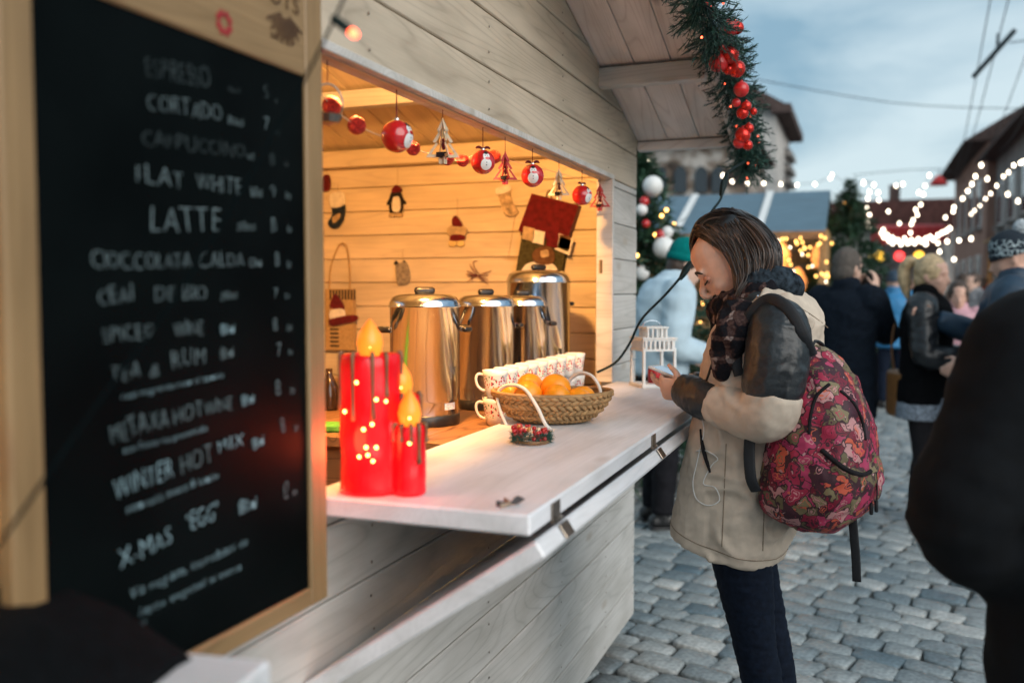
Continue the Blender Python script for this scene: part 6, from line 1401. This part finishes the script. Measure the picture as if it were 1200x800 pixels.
# jeans and boots
bm = nb(); loft(bm, [WJ['pel'] + V((0, 0, .05)), WJ['pel'] - V((0, 0, .06))], [(.11, .148), (.10, .145)], YS, 16, 2)
for S_ in 'LR': loft(bm, [WJ['hp' + S_], WJ['hp' + S_].lerp(WJ['kn' + S_], .45), WJ['kn' + S_], WJ['kn' + S_].lerp(WJ['ank' + S_], .35) - V((.012, 0, 0)), WJ['ank' + S_] + V((0, 0, .03))], [.082, .074, .056, .054, .045], YS, 18, 5)
wk5 = wrinkle(.0034, 24, (.6, .6, 2.4), 6); wp_('jeans', fused(bm, .007, 1, wk5), wjean)
for S_ in 'LR':
    a = WJ['ank' + S_]; bm = nb(); loft(bm, [a + V((-.062, 0, -.045)), a + V((.03, 0, -.04)), a + V((.13, 0, -.052)), a + V((.185, 0, -.062))], [(.044, .044), (.049, .048), (.037, .05), (.026, .036)], YS, 14, 4); loft(bm, [a - V((0, 0, .05)), a + V((0, 0, .10))], [.052, .058], None, 12, 2); wp_('boot', fused(bm, .010, 2), M['blackplastic'])
# scarf and hood
bm = nb()
loft(bm, [Lp(912, 338, 0), Lp(898, 340, .085), Lp(868, 356, .10), Lp(845, 366, .04), Lp(846, 362, -.04), Lp(872, 350, -.09), Lp(905, 336, -.06), Lp(914, 336, -.0)], [(.03, .04)] * 8, V((0, 0, 1)), 14, 5, .3)
loft(bm, [Lp(905, 352, .05), Lp(880, 372, .105), Lp(855, 392, .07), Lp(845, 398, .0), Lp(855, 385, -.07), Lp(885, 365, -.10)], [(.032, .045)] * 6, V((0, 0, 1)), 14, 5, .3)
loft(bm, [surf([T_P], 868, 362, .0), surf([T_P], 859, 388, .012), surf([T_P], 850, 414, .012), surf([T_P], 844, 442, .004)], [(.030, .045), (.030, .046), (.024, .036), (.010, .016)], V((1, .3, 0)), 14, 4)
loft(bm, [Lp(858, 350, .03), Lp(850, 352, .0), Lp(862, 348, -.04)], [.035, .035, .035], None, 12, 3)
wk6 = wrinkle(.011, 20, (1, 1, 1), 4); sc_ = wp_('scarf', fused(bm, .006, 1, wk6), scm)
bm = nb(); rr = random.Random(9)
for k in range(110):
    t0 = rr.random(); p = Lp(838 + 10 * rr.random(), 345 + 95 * t0, .04 + .06 * rr.random()); d = V((rr.uniform(.1, 1), rr.uniform(-.3, .8), rr.uniform(-.6, .5))).normalized() * rr.uniform(.006, .018); s_, f_ = frame(d); bm.faces.new([bm.verts.new(x) for x in (p - s_ * .0006, p + s_ * .0006, p + d)])
obj('fringe', bm, scm, sc_, local=True)
bm = nb(); loft(bm, [Lp(872, 342, .10), Lp(890, 331, .095), Lp(915, 329, .055), Lp(931, 338, .0), Lp(920, 334, -.07)], [(.016, .024), (.022, .032), (.026, .036), (.024, .032), (.016, .024)], V((0, 0, 1)), 14, 5, .4); wp_('hood_collar', fused(bm, .006, 2, wrinkle(.006, 18, (1, 1, 1), 7)), hoodm)
bm = nb(); loft(bm, [Lp(862, 358, .125), Lp(880, 350, .135), Lp(900, 345, .12)], [(.004, .012), (.005, .016), (.004, .010)], V((0, 0, 1)), 8, 4); flap = wp_('collar_tab', bm, wleath); bm = nb(); ball(bm, Lp(888, 347, .150), .004, 8, 6); obj('snap', bm, M['steel'], flap, local=True, smooth=True)
# face details: closed lids with lashes, brows, lips
P, f, l, u = None, *headframe(HF); P = lambda a, b, z: HC + f * a + l * b + u * z
lash = pm('dark_lash', (.012, .008, .006), .6); lip = pm('lip', (.36, .10, .09), .4)
for e in (-1, 1):
    bm = nb(); ball(bm, P(.0775, e * .031, -.003), (.014, .017, .0125), 14, 10, 0, Matrix((f, l, u)).transposed()); ey = wp_('eyelid', bm, pm('lid_skin', (.46, .22, .15), .45))
    bm = nb(); tube(bm, [P(.0895, e * .016, -.008), P(.0925, e * .027, -.0125), P(.0890, e * .040, -.0115), P(.081, e * .049, -.007)], .0026, 5, 4); obj('eyelashes', bm, lash, ey, local=True, smooth=True)
    bm = nb(); loft(bm, [P(.0965, e * .014, .020), P(.0985, e * .027, .0265), P(.0935, e * .042, .025), P(.083, e * .054, .016)], [(.0028, .0026), (.0032, .0050), (.003, .0040), (.0015, .0015)], u, 6, 4); wp_('eyebrow', bm, lash)
    bm = nb(); ball(bm, P(.104, e * .006, -.0445), (.003, .0032, .002), 8, 6); wp_('nostril', bm, lash)
bm = nb(); loft(bm, [P(.079, -.020, -.071), P(.0935, 0, -.068), P(.079, .020, -.071)], [(.006, .004), (.0068, .0062), (.006, .004)], u, 8, 4); wp_('lips', bm, lip)
# hair: a dark volume under many separate locks
hm_, t, b = newmat('glossy_brown_hair'); c_ = nd(t, 'ShaderNodeAttribute', attribute_name='tone'); r = ramp(t, [(0, (.006, .0035, .003)), (.5, (.024, .014, .011)), (1, (.11, .066, .048))]); t.links.new(c_.outputs['Fac'], r.inputs[0]); t.links.new(r.outputs[0], b.inputs['Base Color']); b.inputs['Roughness'].default_value = .30; b.inputs['Specular IOR Level'].default_value = .8
rotH = Matrix((f, l, u)).transposed()
bm = nb(); K = 1.075
hb_ = nb(); head(hb_, HC + u * .004 - f * .004, HF, K)
for v_ in list(hb_.verts):
    dv = v_.co - HC; a_, b_, z_ = dv.dot(f), abs(dv.dot(l)), dv.dot(u)
    lim = .046 if z_ > .078 else .046 - (.078 - z_) * .9
    if a_ > lim - b_ * .12 or z_ < -.085: hb_.verts.remove(v_)
hc_ = wp_('hair', hb_, hm_)
Ec = [(825, 286, .004), (834, 283, .034), (848, 289, .064), (861, 308, .080), (866, 333, .096), (859, 360, .112)]
Fc = [(830, 278, .012), (843, 278, .060), (859, 298, .086), (867, 328, .094), (865, 356, .112), (853, 386, .120)]
Mc = [(843, 263, .010), (861, 274, .062), (876, 300, .090), (876, 326, .100), (870, 348, .118), (863, 378, .124)]
Bc = [(858, 257, .008), (884, 266, .055), (900, 288, .080), (902, 308, .082), (893, 324, .085), (884, 334, .088)]
Tc = [(866, 256, .0), (890, 264, .022), (908, 283, .035), (914, 302, .035), (911, 318, .035), (906, 330, .03)]
Sa = [(817, 299, .012), (823, 284, .022), (836, 268, .026), (857, 258, .03), (882, 262, .04), (902, 280, .05)]
Sb = [(815, 301, -.018), (821, 284, -.01), (835, 266, -.004), (857, 255, .0), (884, 259, .012), (906, 278, .02)]
fam = [Ec, Fc, Mc, Bc, Tc, Sa, Sb]; rr = random.Random(14); bm = nb(); lay = bm.faces.layers.float.new('tone')
HE = P(-.012, 0, .030); lens = (.099, .088, .115)
for gk in range(160):
    s = rr.random() * 3.999; i = int(s); q = s - i
    if gk >= 125: i = 5; q = rr.random()
    gx_, gy_, gl_ = rr.gauss(0, 2.0), rr.gauss(0, 2.0), rr.gauss(0, .004); wv1, ph, amp = rr.uniform(1.0, 2.0), rr.uniform(0, 6.28), rr.uniform(.5, 5.4); gt = min(1, max(0, rr.gauss(.42, .2))); lift = abs(rr.gauss(0, .035)); cut = 5 if rr.random() < .2 else 6
    for k in range(11):
        jx, jy, jl = rr.gauss(0, 1.9), rr.gauss(0, 1.7), rr.gauss(0, .0045); pts = []
        for n_ in range(cut):
            a_, b_ = fam[i][n_], fam[i + 1][n_]; e = (.5, 1, 1, .9, .7, .45)[n_]; g = .3 + .14 * n_
            px = a_[0] + (b_[0] - a_[0]) * q + gx_ * g + jx * e + amp * g * math.sin(ph + wv1 * n_); py = a_[1] + (b_[1] - a_[1]) * q + gy_ * g + jy * e * .8; la = a_[2] + (b_[2] - a_[2]) * q + gl_ + jl * e + .004 * math.sin(ph * 2 + wv1 * n_) * g
            w3 = Lp(px, py, la); dv = w3 - HE; hx, hy, hz = dv.dot(f) / lens[0], dv.dot(l) / lens[1], dv.dot(u) / lens[2]; nn_ = math.sqrt(hx * hx + hy * hy + hz * hz); want = .985 + lift + abs(jl) * 4
            if nn_ < want and n_ < 4: w3 = HE + dv * (want / max(nn_, .35))
            pts.append(w3)
        w_ = rr.uniform(.0007, .0017); nf = len(bm.faces)
        loft(bm, pts, [(w_ * .5, w_)] + [(w_ * .7, w_ * 1.2)] * (len(pts) - 2) + [(w_ * .2, w_ * .3)], V((1, 0, .2)), 4, 4, .2)
        bm.faces.ensure_lookup_table(); tone = min(1, max(0, gt + rr.gauss(0, .14)))
        for fi in range(nf, len(bm.faces)): bm.faces[fi][lay] = tone
lk = obj('locks', bm, hm_, hc_, local=True, smooth=True); lk['kind'] = 'stuff'

# phone
pa, pb = Lp(765, 434, .03), Lp(801, 449, .035); d_ = (pb - pa).normalized()
tr = lambda p: WB + wf * p.x + wl * p.y + V((0, 0, p.z))
A, B = tr(pa), tr(pb); u_ = (B - A).normalized(); s_ = wl - u_ * wl.dot(u_); s_.normalize(); n_ = u_.cross(s_); n_ = n_ if n_.z > 0 else -n_
ctr_ = A + u_ * .062 + n_ * .012; ph = thing('smartphone', 'white smartphone held flat in both hands above the counter', 'phone', ctr_)
bm = nb(); box(bm, ctr_, (.132, .066, .008), Matrix((u_, n_.cross(u_), n_)).transposed(), .0025); obj('case', bm, M['white_paint'], ph)
bm = nb(); box(bm, ctr_ + n_ * .0042, (.108, .058, .0008), Matrix((u_, n_.cross(u_), n_)).transposed()); obj('screen', bm, pm('phone_screen', (.10, .12, .15), .06, 0, .3, emit=(.5, .65, .8), es=.25), ph)
# earphone cord
ec = [surf([T_P, T_F], x, y, .003) for x, y in cat([(822., 488.), (825, 505), (820, 527), (816, 545), (812, 565), (816, 584), (830, 592), (843, 586), (838, 571), (824, 566), (834, 545), (841, 537), (828, 528), (816, 528)], 4)]
bm = nb(); tube(bm, [tr(p) for p in ec], .0016, 6, 1); o = obj('earphone_cord', bm, M['white_paint'], None, smooth=True); tag(o, 'thin white earphone cord looping from the woman\'s jacket pocket', 'cord')

# ================================================================== BACKPACK
pk, t, b = newmat('paisley_print')
mp_ = coords(t, (1, 1, 1), False); nz1 = nd(t, 'ShaderNodeTexNoise'); nz1.inputs['Scale'].default_value = 24; nz1.inputs['Detail'].default_value = 2; t.links.new(mp_.outputs[0], nz1.inputs['Vector'])
vw = nd(t, 'ShaderNodeVectorMath', operation='MULTIPLY_ADD'); vw.inputs[1].default_value = (.075, .075, .075); t.links.new(nz1.outputs[1], vw.inputs[0]); t.links.new(mp_.outputs[0], vw.inputs[2])
v1 = nd(t, 'ShaderNodeTexVoronoi'); v1.inputs['Scale'].default_value = 27; t.links.new(vw.outputs[0], v1.inputs['Vector']); s1 = nd(t, 'ShaderNodeSeparateColor'); t.links.new(v1.outputs['Color'], s1.inputs[0])
pal = ramp(t, [(0, (.17, .004, .022)), (.2, (.32, .010, .045)), (.36, (.13, .10, .045)), (.5, (.045, .006, .016)), (.6, (.56, .09, .045)), (.7, (.40, .03, .10)), (.82, (.20, .16, .08)), (.92, (.50, .24, .24))], 'CONSTANT'); t.links.new(s1.outputs[0], pal.inputs[0])
pal2 = ramp(t, [(0, (.50, .22, .22)), (.25, (.06, .006, .02)), (.45, (.42, .02, .07)), (.65, (.16, .13, .06)), (.85, (.6, .12, .06))], 'CONSTANT'); t.links.new(s1.outputs[1], pal2.inputs[0])
band_ = ramp(t, [(0, (1, 1, 1)), (.16, (0, 0, 0)), (.30, (1, 1, 1)), (.36, (0, 0, 0))], 'CONSTANT'); t.links.new(v1.outputs['Distance'], band_.inputs[0])
ma_ = nd(t, 'ShaderNodeMix', data_type='RGBA'); t.links.new(band_.outputs[0], ma_.inputs[0]); t.links.new(pal.outputs[0], ma_.inputs[6]); t.links.new(pal2.outputs[0], ma_.inputs[7])
v2 = nd(t, 'ShaderNodeTexVoronoi', feature='DISTANCE_TO_EDGE'); v2.inputs['Scale'].default_value = 27; t.links.new(vw.outputs[0], v2.inputs['Vector']); eg = ramp(t, [(.0, (1, 1, 1)), (.035, (1, 1, 1)), (.05, (0, 0, 0))]); t.links.new(v2.outputs['Distance'], eg.inputs[0])
mb_2 = nd(t, 'ShaderNodeMix', data_type='RGBA'); t.links.new(eg.outputs[0], mb_2.inputs[0]); t.links.new(ma_.outputs[2], mb_2.inputs[6]); mb_2.inputs[7].default_value = (.035, .005, .012, 1)
vo = nd(t, 'ShaderNodeTexVoronoi'); vo.inputs['Scale'].default_value = 85; t.links.new(vw.outputs[0], vo.inputs['Vector']); rv = ramp(t, [(.20, (1, 1, 1)), (.25, (0, 0, 0))]); t.links.new(vo.outputs['Distance'], rv.inputs[0])
sp = nd(t, 'ShaderNodeSeparateColor'); t.links.new(vo.outputs['Color'], sp.inputs[0]); dc = ramp(t, [(0, (.03, .004, .01)), (.3, (.52, .30, .30)), (.45, (.16, .13, .06)), (.7, (.34, .015, .06))], 'CONSTANT'); t.links.new(sp.outputs[0], dc.inputs[0])
mxp = nd(t, 'ShaderNodeMix', data_type='RGBA'); t.links.new(rv.outputs[0], mxp.inputs[0]); t.links.new(mb_2.outputs[2], mxp.inputs[6]); t.links.new(dc.outputs[0], mxp.inputs[7]); t.links.new(mxp.outputs[2], b.inputs['Base Color']); b.inputs['Roughness'].default_value = .62
n = nd(t, 'ShaderNodeTexNoise'); n.inputs['Scale'].default_value = 400; t.links.new(mp_.outputs[0], n.inputs['Vector']); bump(t, b, n.outputs[0], .2, .001)
bpo = Lp(962, 520, .03); bp = thing('backpack', 'paisley backpack in pinks and reds worn on the woman\'s back', 'backpack', tr(bpo)); bp.rotation_euler.z = WYAW
def bpart(n_, b_, m_, par=None, smooth=True):
    bmesh.ops.translate(b_, vec=-bpo, verts=b_.verts); return obj(n_, b_, m_, par or bp, local=True, smooth=smooth)
bm = nb(); LA = .045
loft(bm, [Lp(955, 606, LA), Lp(956, 596, LA), Lp(957, 575, LA), Lp(961, 540, LA), Lp(963, 505, LA), Lp(962, 470, LA), Lp(957, 438, LA), Lp(950, 412, LA)], [(.075, .10), (.112, .145), (.132, .165), (.132, .168), (.118, .155), (.095, .135), (.065, .10), (.025, .05)], YS, 26, 5, .3, power=2.7)
loft(bm, [Lp(985, 588, LA - .02), Lp(993, 570, LA - .02), Lp(996, 545, LA - .02), Lp(990, 520, LA - .02)], [(.05, .09), (.068, .115), (.065, .12), (.03, .105)], YS, 20, 4, .3, power=2.6)
wk7, wk8 = wrinkle(.012, 9, (1, 1, .8), 12), wrinkle(.005, 22, (1, 1, 1.3), 3)
gbm = fused(bm, .0065, 2, lambda c: wk7(c) + wk8(c)); T_B = BVHTree.FromBMesh(gbm); bag = bpart('bag', gbm, pk); sB = lambda *q: [surf([T_B], x, y, .001) for x, y in cat([tuple(map(float, p)) for p in q], 5)]
webb = pm('black_webbing', (.008, .010, .014), .7, 0, .3, 80, .4)
def strap(pts, w_, th, name='strap', side=None, m_=webb): bm = nb(); loft(bm, pts, [(th, w_)] * len(pts), side or YS, 10, 5, .2, power=3); return bpart(name, bm, m_)
sp_ = [surf([T_P, T_S], x, y, .006) for x, y in ((867, 440), (863, 420), (868, 392), (880, 368), (897, 354), (914, 356), (930, 372), (942, 394), (951, 416))]; sp_[4:7] = [p + V((0, 0, .004)) for p in sp_[4:7]]
bm = nb(); n_s = []
rows9 = [V(x) for x in cat([tuple(p) for p in sp_], 6)]
for k_, p in enumerate(rows9):
    tg = (rows9[min(k_ + 1, len(rows9) - 1)] - rows9[max(k_ - 1, 0)]).normalized(); vw = (camL - p).normalized(); sd2 = tg.cross(vw).normalized(); nm = sd2.cross(tg); n_s.append([bm.verts.new(p + sd2 * a_ * .0145 + nm * b_) for a_, b_ in ((-1, -.02), (-1, .002), (-.6, .005), (.6, .005), (1, .002), (1, -.02))])
for a_, b_ in zip(n_s, n_s[1:]):
    for q_ in range(6): bm.faces.new((a_[q_], a_[(q_ + 1) % 6], b_[(q_ + 1) % 6], b_[q_]))
bpart('strap', bm, webb)
strap([Lp(905, 352, -.10), Lp(925, 360, -.10), Lp(945, 385, -.09), Lp(955, 415, -.05)], .018, .005)
strap([Lp(880, 500, .215), Lp(878, 530, .222), Lp(880, 560, .222), Lp(886, 575, .205)], .014, .004, side=V((1, .1, 0)))
strap([Lp(998, 596, .06), Lp(1001, 630, .06), Lp(1003, 655, .058), Lp(1004, 681, .055)], .011, .002, side=V((1, 0, 0)))
strap([Lp(946, 414, .05), Lp(952, 400, .05), Lp(962, 404, .0), Lp(962, 418, -.03)], .010, .004, 'grab_loop', side=V((1, 0, 0)))
zipm = M['black_felt']
bm = nb(); tube(bm, sB((948, 508), (950, 487), (957, 464), (972, 450)), .0042, 6, 1); bpart('zip', bm, zipm)
bm = nb(); tube(bm, sB((985, 458), (1000, 472), (1010, 492), (1014, 515)), .0042, 6, 1); bpart('zip', bm, zipm)
bm = nb(); tube(bm, sB((963, 527), (978, 540), (994, 551), (1010, 556), (1020, 552)), .0062, 6, 1); bpart('pocket_zip', bm, zipm)
for x, y in ((1021, 556), (1027, 553)):
    bm = nb(); tube(bm, [Lp(x, y, .07), Lp(x + 1, y + 22, .07), Lp(x, y + 44, .07)], .0022, 5, 3); loft(bm, [Lp(x, y + 34, .07), Lp(x, y + 46, .07)], [.005, .0045], None, 8, 2); bpart('zip_pull', bm, webb)
